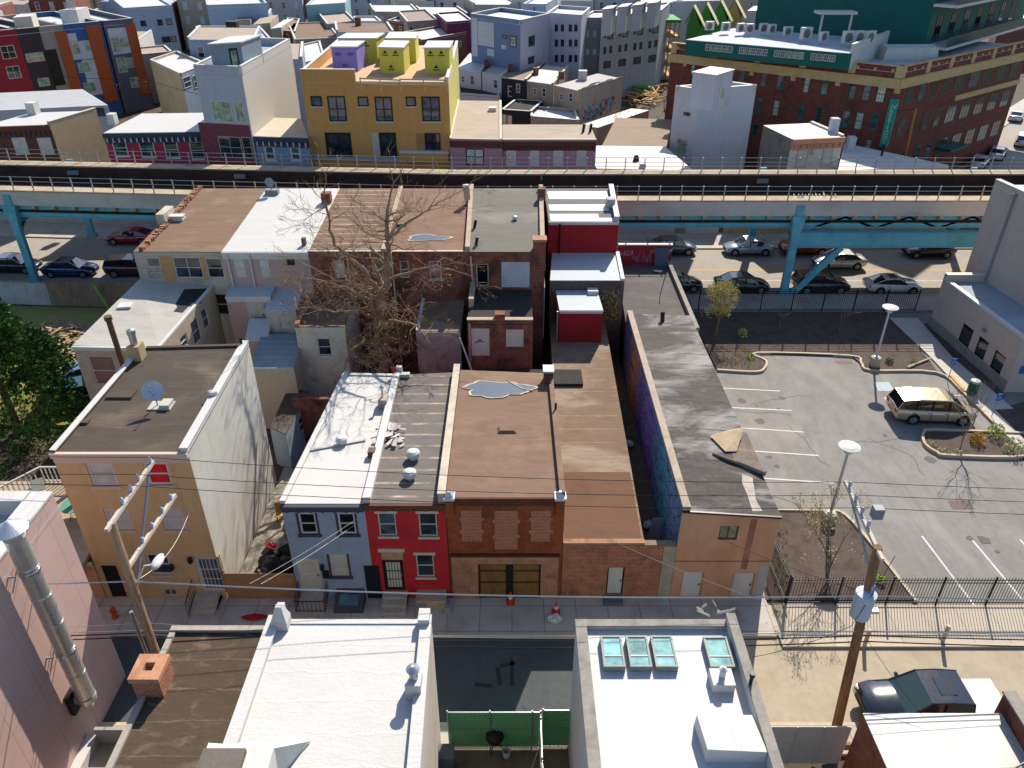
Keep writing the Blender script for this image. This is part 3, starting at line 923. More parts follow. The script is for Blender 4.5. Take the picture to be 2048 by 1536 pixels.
# brick garage building
H = Bd('garage_building', 'two storey brick garage with bricked up windows and brown roof with a puddle', 'garage building', [(-2.9, 26), (2.32, 26), (2.26, 37.3), (-2.93, 37.7)], [6.15, 6.15, 5.7, 5.7], wall=BRK_D, roof=BROWN_ROOF)
for wd in ((923, 1020, 963, 1082), (989, 1021, 1035, 1098), (1062, 1021, 1101, 1082)):
    H.panel(0, *wd, BRK_N, out=.03, name='bricked_window')
    x0, y0, x1, y1 = wd
    for f in (.22, .62):
        H.panel(0, x0 - 4, y0 + (y1 - y0) * f, x1 + 5, y0 + (y1 - y0) * f + 7, BRK_N, out=.036, name='bricked_window')
u0, u1, z0, z1 = H.rect(0, 905, 1112, 1116, 1197)
g0, g1, gz0, gz1 = H.rect(0, 957, 1127, 1081, 1196)
mb = MB(); H.slab(0, u0, g0, 0, z1, -.01, .05, mb); H.slab(0, g1, u1, 0, z1, -.01, .05, mb); H.slab(0, g0, g1, gz1, z1, -.01, .05, mb)
mb.build('brick_portal', BRK, H.root)
H.panel(0, uz=(u0 - .02, u1 + .02, z1, z1 + .16), m=plain('dark_lintel', '#3c2119', .85, .15, 4), out=.09, name='lintel')
H.holes[0].append((g0, g1, .02, gz1))
WDD = siding('brown_boarded_door', '#6b4a22', .16, 0, .35, .7, .25, '#3f2a12', .6)
gm = (g0 + g1) / 2
for a, b in ((g0 + .07, gm - .17), (gm + .17, g1 - .07)):
    o = H.slab(0, a, b, .03, gz1 - .06, -.12, -.06).build('garage_door', WDD, H.root)
    mb = MB(); H.slab(0, a, b, gz1 * .42, gz1 * .46, -.061, -.035, mb); H.slab(0, a, b, gz1 * .75, gz1 * .79, -.061, -.035, mb); mb.build('door_batten', plain('dark_batten', '#3f2d10'), o)
H.slab(0, gm - .17, gm + .17, .03, gz1 - .06, -.1, -.03).build('door_post', K_FR, H.root)
mb = MB(); H.slab(0, g0, g0 + .07, .02, gz1, -.1, .02, mb); H.slab(0, g1 - .07, g1, .02, gz1, -.1, .02, mb); H.slab(0, g0 + .07, g1 - .07, gz1 - .06, gz1, -.1, .02, mb); mb.build('door_frame', K_FR, H.root)
for x in (-2.75, 2.1):
    mb = MB().box(x - .18, 25.86, 5.2, x + .2, 26.12, 6.15); o = mb.build('brick_pier', BRK_D, H.root)
    mb = MB().box(x - .24, 25.8, 6.15, x + .26, 26.3, 6.28); mb.hexa([(x - .2, 25.85, 6.28), (x + .2, 25.85, 6.28), (x + .2, 26.25, 6.28), (x - .2, 26.25, 6.28), (x - .05, 26, 6.5), (x + .05, 26, 6.5), (x + .05, 26.1, 6.5), (x - .05, 26.1, 6.5)]); mb.build('pier_cap', gloss('grey_metal_cap', '#b6bac0', .35, .3), o)
H.cornice(0, 5.75, 6.2, plain('burnt_cornice', '#45291d', .9, .2, 4, '#6b3320', .5, 1.), .1)
H.parapet(1, .3, BROWN_ROOF, None, .25)
H.finish(); GAR = H
p = H.on_roof(1014, 862); mb = MB()
mb.hexa([(p.x - .5, p.y - .28, p.z - .01), (p.x + .5, p.y - .28, p.z - .01), (p.x + .5, p.y + .3, p.z - .01), (p.x - .5, p.y + .3, p.z - .01), (p.x - .35, p.y - .16, p.z + .14), (p.x + .35, p.y - .16, p.z + .14), (p.x + .35, p.y + .2, p.z + .14), (p.x - .35, p.y + .2, p.z + .14)])
mb.build('roof_hatch', BROWN_ROOF, H.root)
pts = []
for i in range(40):
    t = 6.2832 * i / 40; r_ = 1 + .13 * math.sin(3 * t + 1) + .09 * math.sin(7 * t) + .05 * math.sin(13 * t)
    c0 = H.on_roof(995, 779); pts.append((c0.x + 1.72 * r_ * math.cos(t), c0.y + .8 * r_ * math.sin(t)))
def rz(bd, pts, lift, grow=1.):
    c = Vector((sum(p[0] for p in pts) / len(pts), sum(p[1] for p in pts) / len(pts)))
    return [(c.x + (p[0] - c.x) * grow, c.y + (p[1] - c.y) * grow, bd.roof_z(Vector((c.x + (p[0] - c.x) * grow, c.y + (p[1] - c.y) * grow, 0))) + bd.rt + lift) for p in pts]
mb = MB(); mb.poly(rz(H, pts, .05, 1.1)); o = mb.build('silt_margin', plain('dried_silt', '#b9ab97', .95, .15, 6, '#8d7a66', .5, 2.), H.root)
mb = MB(); mb.poly(rz(H, pts, .056)); mb.build('puddle', plain('still_water', '#4c5560', .35, .05, 1, bump=0, spec=.15), H.root)
mb = MB(); mb.path([H.on_roof(1018, 765, .05), H.on_roof(1030, 772, .05), H.on_roof(1045, 780, .05), H.on_roof(1066, 783, .05)], .05, 5); one('hose', 'short pale hose lying in the puddle on the brown garage roof', 'hose', mb, STONE)
p = H.on_roof(1104, 762); mb = MB().box(1.75, p.y - .3, 5.7, 2.25, p.y + .35, 6.5); o = mb.build('chimney', BRK_R, H.root)
mb = MB().box(1.7, p.y - .35, 6.5, 2.3, p.y + .4, 6.6); mb.build('chimney_cap', WHT, o)
p = H.on_roof(1107, 828); mb = MB().tube((p.x + .1, p.y, p.z - .02), (p.x + .1, p.y, p.z + .7), .06); mb.build('vent_pipe', K_FR, H.root)

# one storey brick building
STB = brick('stained_brick', '#b5653f', '#9a4f33', '#b89c86', stain='#3f2a20', amt=.7)
H = Bd('garage_building', 'single storey brick building with white door and long stained brown roof', 'garage building', [(2.34, 26), (7.5, 26), (7.5, 26.32), (6.05, 26.32), (6.4, 47.9), (2.6, 47.9)], [3.35, 3.35, 3.36, 3.36, 3.85, 3.85], wall=STB, roof=BROWN2)
H.roof_z = lambda p: 3.35 + .5 * max(0, min(1, (p.y - 26) / 21.9))
H.door(0, 1213, 1135, 1247, 1196, WHT, fr=K_FR, z0=.25, lites=[(.15, .45, .55, .9), (.55, .85, .55, .9), (.15, .45, .12, .5), (.55, .85, .12, .5)], pane=plain('white_panel', '#cfcdc8', .5, .04))
H.panel(0, uz=(4.6, 5.16, 0, 3.3), m=plain('bare_cement', '#9a8e80', .9, .12, 3, '#6f655a', .6, .8), out=.03)
H.slab(0, 2.0, 2.9, 0, .22, -.01, .5).build('door_step', plain('step_dark', '#4b5158'), H.root)
H.parapet(0, .12, plain('roof_edge', '#8d6b52', .9, .12, 4, '#4f382a', .6, 1.), None, .3, 0, 3.7)
H.finish(); ONE = H
mb = MB(); P4 = [(2.4, 26.35), (5.95, 26.35), (6.03, 31.2), (2.45, 31.2)]
mb.poly([(x, y, ONE.roof_z(Vector((x, y, 0))) + .058) for x, y in P4])
mb.build('felt_patch', roofing('newer_brown_felt', '#5c4232', '#4f3828', 1.3, .04, .3, var=.1), ONE.root)
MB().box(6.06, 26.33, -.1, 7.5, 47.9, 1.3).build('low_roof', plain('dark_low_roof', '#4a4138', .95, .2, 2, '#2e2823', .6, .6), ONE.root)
for (x, y, l, c_, s_) in ((6.7, 27.6, 'black refuse sacks heaped in the shaded gap beside the mural wall', '#22262c', .5), (6.9, 29.5, 'pale blue crumpled bag in the shaded gap beside the mural wall', '#7f9db5', .3), (6.8, 36.5, 'white sheet scrap in the shaded gap below the orange graffiti', '#b9c3cc', .3)):
    one('refuse_bag', l, 'refuse bag', MB().blob((x, y, 1.3 + s_ * .6), s_, s_, s_ * .6, 9, .25), plain('bag_' + c_[1:], c_, .5, .2))
one('leaning_board', 'grey board leaning on the mural wall above the brick front', 'board', MB().hexa([(6.6, 28.2, 1.32), (7.2, 28.2, 1.32), (7.2, 28.25, 1.32), (6.6, 28.25, 1.32), (6.9, 28.7, 2.6), (7.48, 28.7, 2.6), (7.48, 28.75, 2.6), (6.9, 28.75, 2.6)]), plain('grey_leaning_board', '#6d7a84', .7, .1))

# peach building with the mural
MUR, nt, b = newmat('graffiti_mural')
co = uvco(nt); dis = nd(nt, 'TexNoise', {'Vector': co, 'Scale': .9, 'Detail': 6., 'Roughness': .65}).outputs['Color']
warp = nd(nt, 'VectorMath', {0: co, 1: nd(nt, 'VectorMath', {0: dis, 1: (3.2, 2.2, 0)}, operation='MULTIPLY').outputs[0]}, operation='ADD').outputs[0]
u = nd(nt, 'SeparateXYZ', {0: warp}).outputs[0]
cr = nd(nt, 'ValToRGB', {0: rng(nt, u, -45.0, -24)})
el = cr.color_ramp.elements; el[0].position = 0; el[0].color = c4(lin('#2b3550')); el[1].position = 1; el[1].color = c4(lin('#2b5a6f'))
for p_, c_ in ((.18, '#3b4a6b'), (.26, '#c07a2c'), (.33, '#8d5a4a'), (.4, '#4a4a8e'), (.52, '#6f5fae'), (.62, '#5a58a0'), (.7, '#2a7f9f'), (.82, '#2b9aae'), (.9, '#5a7fae')):
    e = el.new(p_); e.color = c4(lin(c_))
vor = nd(nt, 'TexVoronoi', {'Vector': warp, 'Scale': 1.5}, feature='DISTANCE_TO_EDGE')
col = mix(nt, rng(nt, vor.outputs[0], .02, .07, 1, 0), cr.outputs[0], lin('#171a2c'))
col = mix(nt, rng(nt, noise(nt, warp, 5, 3), .58, .66, 0, .5), col, lin('#b9b4cf'))
nt.links.new(col, b.inputs['Base Color']); b.inputs['Roughness'].default_value = .85
PEACH = plain('peach_stucco', '#e0ae8c', .9, .06, 2.5, '#ad7350', .7, .45, (.42, .66), bump=.25, stretch=(1.2, .6))
TORN = roofing('silvered_tar_roof', '#47413d', '#1f1b19', 1.3, .07, .8, '#8d8985', .85, .3, .5, .8, (.47, .62))
H = Bd('warehouse', 'long peach stucco building with torn silver tar roof and graffiti side wall', 'warehouse', [(7.52, 26), (11.95, 26), (11.7, 45.4), (7.52, 45.4)], [5.4, 5.05, 5.3, 5.45], wall=PEACH, roof=TORN, edges={3: MUR})
H.win(0, 1438, 1052, 1476, 1080, fr=plain('brown_frame', '#4b4237'), pane=glass('dusty_glass', '#55604f'), sash=False, mull=1)
H.door(0, 1361, 1144, 1404, 1201, WHT, fr=plain('tan_frame', '#a58b6b'), z0=.05)
H.door(0, 1462, 1146, 1506, 1201, plain('grey_white_door', '#b9bcb6', .5, .05), fr=plain('tan_frame', '#a58b6b'), z0=.05)
H.panel(0, uz=(4.0, 4.42, 0, 2.1), m=plain('grey_primer', '#8f9293', .8, .08), out=.012)
H.panel(0, uz=(3.1, 3.4, 1.9, 4.95), m=plain('damp_streak', '#7d5647', .9, .2, 3, '#a97c62', .7, 1.4), out=.004)
H.panel(0, uz=(0, 4.43, 2.38, 2.42), m=plain('cable_line', '#6b5344'), out=.02)
H.parapet(3, .22, plain('wall_cap', '#9d8e7f', .9, .12, 4, '#6f6257', .6, 1.), None, .35)
H.cornice(0, 4.92, 5.06, K_FR, .1) if False else None
mb = MB(); P0 = [H.P(0, 0, 5.36, .07), H.P(0, 4.44, 5.01, .07), H.P(0, 4.44, 5.01, -.02), H.P(0, 0, 5.36, -.02)]
mb.hexa(P0 + [p + Vector((0, 0, .1)) for p in P0]); mb.build('roof_edge', K_FR, H.root)
H.finish(); PCH = H
def roofpoly(bd, pxs, lift, m, name):
    pts = [bd.on_roof(a, b_, lift) for a, b_ in pxs]
    if (pts[1] - pts[0]).cross(pts[2] - pts[1]).z < 0: pts.reverse()
    mb = MB(); mb.poly(pts); return mb.build(name, m, bd.root)
roofpoly(H, [(1480, 868), (1493, 865), (1530, 948), (1500, 945), (1455, 915), (1455, 906)], .006, plain('bare_deck', '#5f554c', .95, .3, 4, '#8a7a68', .6, 1.5), 'bare_patch')
a, b_, c, d = [H.on_roof(*q) for q in ((1419, 875), (1450, 906), (1485, 869), (1462, 868))]
mb = MB(); mb.poly([a + Vector((0, 0, .12)), b_ + Vector((0, 0, .1)), c + Vector((0, 0, .45)), d + Vector((0, 0, .3))]); mb.poly([b_ + Vector((0, 0, .1)), b_ + Vector((.6, .1, .03)), c + Vector((0, 0, .45))])
o = mb.build('torn_flap', plain('felt_underside', '#b09c80', .95, .15, 4, '#7d6a52', .6, 2.), H.root)
a, b_ = H.on_roof(1425, 909), H.on_roof(1530, 952)
mb = MB(); mb.path([a + Vector((0, 0, .08)), a.lerp(b_, .3) + Vector((0, -.05, .12)), a.lerp(b_, .6) + Vector((0, .1, .1)), b_ + Vector((0, 0, .15))], [.05, .09, .12, .14], 7); mb.build('rolled_felt', plain('felt_roll', '#6b6259', .9, .25, 4), H.root)
roofpoly(H, [(1490, 950), (1505, 955), (1512, 1000), (1525, 1022), (1505, 1022), (1493, 985), (1475, 945)], .004, plain('pale_wash', '#a29a90', .9, .2, 3, '#6f6862', .7, 1.6), 'pale_streak')
mb = MB().tube((9.7, 44.4, 5.35), (9.7, 44.6, 6.0), .14); mb.build('vent_pipe', K_FR, H.root)

# board fence between the tan and blue houses
def boardfence(name, label, a, b, z0, z1, m, n=8, horiz=True, pm=None, post_every=2.2, group=None):
    a, b = Vector(a), Vector(b); d = b - a; L = d.length; d.normalize(); nn = Vector((d.y, -d.x))
    f = thing(name, label, 'fence', (a.x, a.y, z0), group)
    mb = MB()
    if horiz:
        h = (z1 - z0) / n
        for i in range(n):
            o = a + nn * random.uniform(0, .015)
            mb.obox((o.x, o.y, z0 + h * i), (d.x * L, d.y * L, 0), (nn.x * .03, nn.y * .03, 0), (0, 0, h - .015))
    else:
        w_ = L / n
        for i in range(n):
            o = a + d * (w_ * i) + nn * random.uniform(0, .02)
            mb.obox((o.x, o.y, z0), (d.x * (w_ - .012), d.y * (w_ - .012), 0), (nn.x * .025, nn.y * .025, 0), (0, 0, z1 - z0 + random.uniform(-.06, .03)))
    mb.build('board_panel', m, f)
    k_ = max(1, round(L / post_every))
    for i in range(k_ + 1):
        o = a + d * (L * i / k_) - nn * .12
        MB().obox((o.x, o.y, z0 - .1), (d.x * .09, d.y * .09, 0), (nn.x * .09, nn.y * .09, 0), (0, 0, z1 - z0 + .2)).build('fence_post', pm or m, f)
    return f
boardfence('board_fence', 'low brown horizontal board fence between the tan and blue houses', (-13.55, 26.0), (-10.2, 26.0), 0, 1.65, siding('brown_boards', '#8d6647', .2, 1, .4, .85, .18, '#5f4330', .5), 8)
# ---------------------------------------------------------------- near side of the street
FY = 18.4
PINKW = panels('pink_wall_panels', '#f2cdc2', 1.75, 2.3, '#b98a80', .022, .03, .6, '#d3a79d', .4)
SNOW = roofing('bright_white_roof', '#d9d7d3', '#b5b2ac', 1.1, .05, .6, '#b9b5ae', .5, .6, .06, .55, (.48, .7), .1, .45)
CREAM = plain('cream_render', '#d8cfbf', .9, .05, 3, '#b9ad99', .5, .6)
GALV = gloss('galvanised_steel', '#b5b9bb', .35, .8)
STEEL = gloss('stainless_duct', '#d6d2ca', .3, .6)
H = Bd('building', 'tall pink panelled building with white parapet at the near edge', 'building', [(-28, 5), (-16.65, 5), (-16.65, 21.7), (-28, 21.7)], 9.35, wall=PINKW, roof=roofing('grey_white_roof', '#c5c6c6', '#a4a4a4', 1.5, .05, .3))
for e in (1, 2, 3): H.parapet(e, .6, PINKW if e == 1 else WHT, WHT, .75 if e != 3 else .4, 0 if e == 1 else 0, None, .09) if e == 1 else H.parapet(e, .6, WHT, WHT, .5, .75 if e == 2 else 0, None, .09)
H.finish()
# big duct on its wall
D = thing('exhaust_duct', 'tall shiny steel exhaust duct with conical cap on the pink wall', 'exhaust duct', (-16.1, 18.62, 2.7))
n = 6; z0, z1 = 2.75, 10.75
for i in range(n):
    a, b = z0 + (z1 - z0) * i / n, z0 + (z1 - z0) * (i + 1) / n
    mb = MB().lathe([(.325, a + .01), (.335, a + .04), (.325, a + .07), (.325, b - .03), (.335, b), (.32, b + .005)], (-16.1, 18.62, 0), 20); mb.build('duct_section', STEEL, D, smooth=False)
mb = MB().lathe([(.02, 2.2), (.25, 2.3), (.345, 2.55), (.345, 2.75)], (-16.1, 18.62, 0), 18); mb.tube((-16.1, 18.62, 2.62), (-16.62, 18.62, 2.62), .27, n=14); mb.build('duct_elbow', STEEL, D)
mb = MB().box(-16.64, 18.2, 2.1, -16.45, 19.0, 3.1); mb.build('wall_box', K_FR, D)
mb = MB()
for i in range(4):
    t = 1.5708 * i + .7; mb.tube((-16.1 + .3 * math.cos(t), 18.62 + .3 * math.sin(t), 10.7), (-16.1 + .3 * math.cos(t), 18.62 + .3 * math.sin(t), 11.1), .02, n=5)
mb.lathe([(.52, 11.05), (.52, 11.08), (.05, 11.4)], (-16.1, 18.62, 0), 24); mb.build('rain_cap', gloss('dull_metal_cap', '#c7ccd3', .4, .5), D)
for z in (9.2, 5.2):
    mb = MB().box(-16.64, 18.3, z, -16.4, 18.36, z + .06); mb.box(-16.64, 18.88, z, -16.4, 18.94, z + .06); mb.lathe([(.34, z - .03), (.35, z), (.35, z + .1), (.34, z + .12)], (-16.1, 18.62, 0), 18); mb.build('wall_bracket', GALV, D)

# alley beside it
o = sheet('alley', [(-16.65, 8), (-12.7, 8), (-12.7, 18.4), (-16.65, 18.4)], .02, plain('alley_concrete', '#b7a585', .9, .08, 2, '#8d7c5f', .5, .6), .2)
mb = MB().box(-16.64, 8, .02, -16.25, 18.5, .5); one('low_wall', 'low white ledge along the foot of the pink building', 'wall', mb, WHT)
mb = MB().box(-16.25, 18.42, .0, -12.75, 18.56, .9); one('low_wall', 'short grey wall closing the alley behind the brick chimney', 'wall', mb, plain('grey_block', '#8f8c88', .9, .1, 3))

zB = at(345, 1258, FY).z
BX0, BX1 = at(345, 1258, FY).x, at(540, 1250, FY).x
H = Bd('rowhouse', 'near rowhouse with worn brown felt roof and brick chimney', 'house', [(BX0, 5), (BX1, 5), (BX1, FY), (BX0, FY)], zB - .05, wall=BRK_R, roof=roofing('mottled_brown_roof', '#453a2e', '#6b5d4d', 1.15, .04, .35, '#6b5d4c', .6, 1.1, .2, .9, (.55, .66), .06, .5))
H.parapet(3, .1, plain('grey_flashing', '#8f887d', .8, .15, 4), None, .2); H.parapet(2, .1, plain('grey_flashing', '#8f887d'), plain('grey_flashing', '#8f887d'), .15)
H.finish()
p = gd(306, 1330, zB + 1.0)
cx, cy = BX0 + .35, p.y
mb = MB().box(cx - .45, cy - .45, zB - .1, cx + .42, cy + .42, zB + .75); o = mb.build('chimney', brick('chimney_brick', '#b25f3c', '#8f452b', '#c2a58c', .2, .08, '#3f2a22', .5, .012, th=(.55, .7)), H.root)
mb = MB(); mb.box(cx - .5, cy - .5, zB + .75, cx - .17, cy + .47, zB + .95); mb.box(cx + .14, cy - .5, zB + .75, cx + .47, cy + .47, zB + .95); mb.box(cx - .17, cy - .5, zB + .75, cx + .14, cy - .17, zB + .95); mb.box(cx - .17, cy + .14, zB + .75, cx + .14, cy + .47, zB + .95)
mb.build('chimney_top', plain('chimney_mortar', '#b08163', .95, .15, 5, '#6d5040', .5, 2.), o)

zC = at(700, 1238, FY).z - .1
CX0, CX1 = at(541, 1238, FY).x, at(862, 1228, FY).x
H = Bd('rowhouse', 'near rowhouse with wrinkled bright white roof left of the fenced yard', 'house', [(CX0, 4), (CX1 + .45, 4), (CX1, FY), (CX0, FY)], [zC + .3, zC + .3, zC, zC], wall=WHT, roof=SNOW, edges={1: plain('cream_side_wall', '#d5cab9', .85, .05, 3, '#b3a48f', .5, .5)})
H.parapet(3, .22, SNOW, SNOW, .35, ct=.04); H.parapet(1, .24, SNOW, SNOW, .32, ct=.04); H.parapet(2, .05, SNOW, None, .2, .4, CX1 - CX0 - .4)
H.finish(); CH = H
for x in (CX0 + .45, CX1 - .2):
    mb = MB()
    if x < -5:
        mb.box(x - .28, FY - .5, zC + .05, x + .28, FY, zC + .4); mb.hexa([(x - .28, FY - .5, zC + .4), (x + .28, FY - .5, zC + .4), (x + .28, FY, zC + .4), (x - .28, FY, zC + .4), (x - .1, FY - .25, zC + .95), (x + .1, FY - .25, zC + .95), (x + .1, FY - .1, zC + .95), (x - .1, FY - .1, zC + .95)])
        mb.box(x - .12, FY - .02, zC + .5, x + .12, FY + .12, zC + .8)
    else:
        mb.box(x - .2, FY - .45, zC + .32, x + .18, FY + .08, zC + .55)
    mb.build('parapet_cap', SNOW, H.root)
p = gd(833, 1345, zC + 1.)
mb = MB().box(CX1 - .5, p.y - .3, zC + .1, CX1 - .02, p.y + .25, zC + .75); o = mb.build('chimney', SNOW, H.root)
mb = MB().lathe([(.14, 0), (.14, .3), (.19, .32), (.22, .42), (.05, .55)], (CX1 - .25, p.y, zC + .75), 12); mb.build('flue_pipe', GALV, o)
# chimney block with cricket in the corner
p = gd(470, 1500, zC + 1.6)
mb = MB(); zb = zC + .2; q0 = Vector((p.x - .75, p.y - .6, 0)); w_, d_ = 1.75, .75
mb.hexa([(q0.x, q0.y, zb - 1), (q0.x + w_, q0.y, zb - 1), (q0.x + w_, q0.y + d_, zb - 1), (q0.x, q0.y + d_, zb - 1), (q0.x, q0.y, zb + 1.5), (q0.x + w_, q0.y, zb + 1.3), (q0.x + w_, q0.y + d_, zb + 1.3), (q0.x, q0.y + d_, zb + 1.5)])
mb.hexa([(q0.x + .2, q0.y + d_, zb), (q0.x + w_, q0.y + d_, zb), (q0.x + w_ + .6, q0.y + 1.8, zb), (q0.x + .4, q0.y + 1.8, zb), (q0.x + .2, q0.y + d_, zb + 1.4), (q0.x + w_, q0.y + d_, zb + 1.25), (q0.x + w_ + .5, q0.y + 1.7, zb + .1), (q0.x + .5, q0.y + 1.7, zb + .1)])
o = mb.build('chimney', WHT, H.root)
mb = MB().box(q0.x - .05, q0.y - .12, zb + .9, q0.x + w_ * .62, q0.y + .55, zb + 1.56); mb.build('chimney_cap', plain('dark_felt_cap', '#5a534d', .9, .15, 6), o)

# fenced yard between the near houses
YX0, YX1 = CX1 + .35, at(1150, 1410, FY).x
o = sheet('yard', [(YX0 - .5, 6), (YX1 + .6, 6), (YX1 + .6, 18.3), (YX0 - .5, 18.3)], .016, plain('yard_concrete', '#6a5c4c', .95, .15, 2, '#3d352c', .6, .7), .15)
def linkfence(label, a, b, h, green=True, gate=False):
    a, b = Vector(a), Vector(b); d = b - a; L = d.length; u = d / L; nn = Vector((u.y, -u.x, 0))
    f = thing('chain_link_fence', label, 'fence', a)
    for i in range(int(L / 1.6) + 2):
        q = a + u * min(L, i * 1.6); MB().tube(q, q + Vector((0, 0, h + .1)), .03, n=6).build('fence_post', GALV, f)
        if i * 1.6 >= L: break
    mb = MB().tube(a + Vector((0, 0, h)), b + Vector((0, 0, h)), .022, n=5); mb.tube(a + Vector((0, 0, .08)), b + Vector((0, 0, .08)), .015, n=4); mb.tube(a + Vector((0, 0, h * .55)), b + Vector((0, 0, h * .55)), .015, n=4); mb.build('top_rail', GALV, f)
    mb = MB(); s = .16; r = .007
    nn_ = int((L + h) / s)
    for i in range(nn_):
        t = i * s
        for sg in (0, 1):
            x0, z0, x1, z1 = t, 0., t - h, h
            if x0 > L: z0 = x0 - L; x0 = L
            if x1 < 0: z1 = h + x1; x1 = 0
            if x1 >= x0: continue
            P0 = a + u * (x0 if not sg else L - x0) + Vector((0, 0, z0)); P1 = a + u * (x1 if not sg else L - x1) + Vector((0, 0, z1))
            mb.tube(P0, P1, r, n=3, cap=False)
    mb.build('wire_mesh', GALV, f)
    if green:
        mb = MB(); mb.obox(a + u * .03 - nn * .05 + Vector((0, 0, .1)), u * (L - .06), nn * .012, Vector((0, 0, h - .15)))
        mb.build('privacy_screen', plain('green_privacy_fabric', '#2fa455', .8, .12, 6, '#1f7a3c', .5, 1.2), f)
    return f
linkfence('green screened chain link fence along the street side of the yard', (YX0, 18.2, 0), (YX1 - 1.3, 18.2, 0), 2.3)
linkfence('narrow chain link gate leaf with green screen beside the white skylight house', (YX1 - 1.2, 18.25, 0), (YX1 - .1, 18.25, 0), 2.35)
linkfence('chain link side fence running from the yard gate toward the near edge', (YX1 - 1.3, 10, 0), (YX1 - 1.3, 18.1, 0), 2.2, green=False)
p = gd(990, 1500, 0); p.z = .02
Gq = thing('barbecue_grill', 'black kettle grill under a cover standing in the fenced yard', 'grill', p)
mb = MB().lathe([(.1, .55), (.3, .65), (.36, .85), (.33, 1.0), (.2, 1.12), (.03, 1.16)], p, 14); mb.build('bowl', K_FR, Gq, smooth=True)
for t in (0, 2.1, 4.2): MB().tube((p.x + .3 * math.cos(t), p.y + .3 * math.sin(t), .02), (p.x + .12 * math.cos(t), p.y + .12 * math.sin(t), .62), .02, n=5).build('leg', K_FR, Gq)
p = gd(1013, 1512, 0); one('bucket', 'white bucket on the yard floor beside the black grill', 'bucket', MB().lathe([(.13, 0), (.16, .32), (.17, .33), (.14, .33), (.12, .05)], (p.x, p.y, .02), 14), WHT)
p = gd(886, 1480, 0); one('wheelie_bin', 'dark grey bin in the yard corner by the white roofed house', 'bin', MB().hexa([(p.x + .0, 17.2, .02), (p.x + .5, 17.2, .02), (p.x + .5, 17.7, .02), (p.x, 17.7, .02), (p.x - .05, 17.15, 1.), (p.x + .55, 17.15, 1.), (p.x + .55, 17.75, 1.05), (p.x - .05, 17.75, 1.05)]), plain('grey_bin', '#4b5358', .5, .08))

# white roofed house with skylights
zE = at(1300, 1240, FY).z - .2
EX0, EX1 = at(1152, 1235, FY).x, at(1466, 1238, FY).x
H = Bd('rowhouse', 'near rowhouse with white roof, four skylights and dark parapet edge', 'house', [(EX0, 4), (EX1, 4), (EX1, FY), (EX0, FY)], zE - .05, wall=CREAM, roof=roofing('painted_white_roof', '#d4d3d1', '#b5b3af', 2.2, .03, .4, '#b5b2ac', .45, .5, .05, .5, (.5, .75), .03, .25), edges={3: WHT})
GCOP = plain('dark_weathered_coping', '#7d7870', .85, .15, 5, '#57534d', .6, 1.5)
SN2 = plain('white_roof_paint', '#d6d4d0', .6, .05, 5, '#c3bfb7', .4, 1.)
H.parapet(3, .2, SN2, GCOP, .32); H.parapet(1, .5, SN2, GCOP, .26); H.parapet(2, .16, SN2, GCOP, .24, .26, EX1 - EX0 - .32)
H.finish(); EH = H
SKYG = glass('skylight_glass', '#6f9a98', .06, .5)
sid = 0
for (x0, y0, x1, y1) in ((1200, 1274, 1249, 1354), (1252, 1274, 1301, 1354), (1302, 1274, 1352, 1354), (1409, 1276, 1463, 1354)):
    xm, ym = (x0 + x1) / 2, (y0 + y1) / 2
    a = H.on_roof(x0 + 3, ym); b = H.on_roof(x1 - 3, ym); c = H.on_roof(xm, y0); d = H.on_roof(xm, y1)
    X0, X1, Y0, Y1, z = a.x, b.x, d.y + .2, c.y - .15, a.z
    mb = MB(); t = .07
    mb.box(X0, Y0, z, X0 + t, Y1, z + .26); mb.box(X1 - t, Y0, z, X1, Y1, z + .26); mb.box(X0 + t, Y0, z, X1 - t, Y0 + t, z + .26); mb.box(X0 + t, Y1 - t, z, X1 - t, Y1, z + .26)
    o = mb.build('skylight', plain('skylight_frame', '#6f736f', .5, .1, 5), H.root)
    MB().box(X0 + t * .6, Y0 + t * .6, z + .2, X1 - t * .6, Y1 - t * .6, z + .225).build('pane', SKYG, o)
    MB().box(X0 + t, Y0 + (Y1 - Y0) * .33, z + .226, X1 - t, Y0 + (Y1 - Y0) * .37, z + .25).build('glazing_bar', WHT, o)
a, b = H.on_roof(1424, 1385), H.on_roof(1458, 1348)
MB().box(a.x, a.y, a.z, b.x, b.y - .05, a.z + .35).build('roof_vent_box', SN2, H.root)
MB().lathe([(.1, 0), (.1, .3), (.14, .32), (.02, .42)], ((a.x + b.x) / 2, (a.y + b.y) / 2, a.z + .35), 10).build('vent_pipe', WHT, H.root)
a, b = H.on_roof(1418, 1525), H.on_roof(1492, 1432)
MB().hexa([(a.x - .1, a.y, a.z), (b.x + .15, a.y, a.z), (b.x, b.y - .3, a.z), (a.x - .2, b.y - .3, a.z), (a.x - .1, a.y + .05, a.z + .55), (b.x + .15, a.y, a.z + .5), (b.x, b.y - .35, a.z + .55), (a.x - .18, b.y - .35, a.z + .55)]).build('roof_hatch', SN2, H.root)
mb = MB(); q = Vector((EX1 - .2, H.on_roof(1497, 1390).y, zE)); mb.tube(q, q + Vector((0, 0, .95)), .06); mb.lathe([(.09, .9), (.09, 1.05)], q, 8); mb.build('vent_pipe', K_FR, H.root)

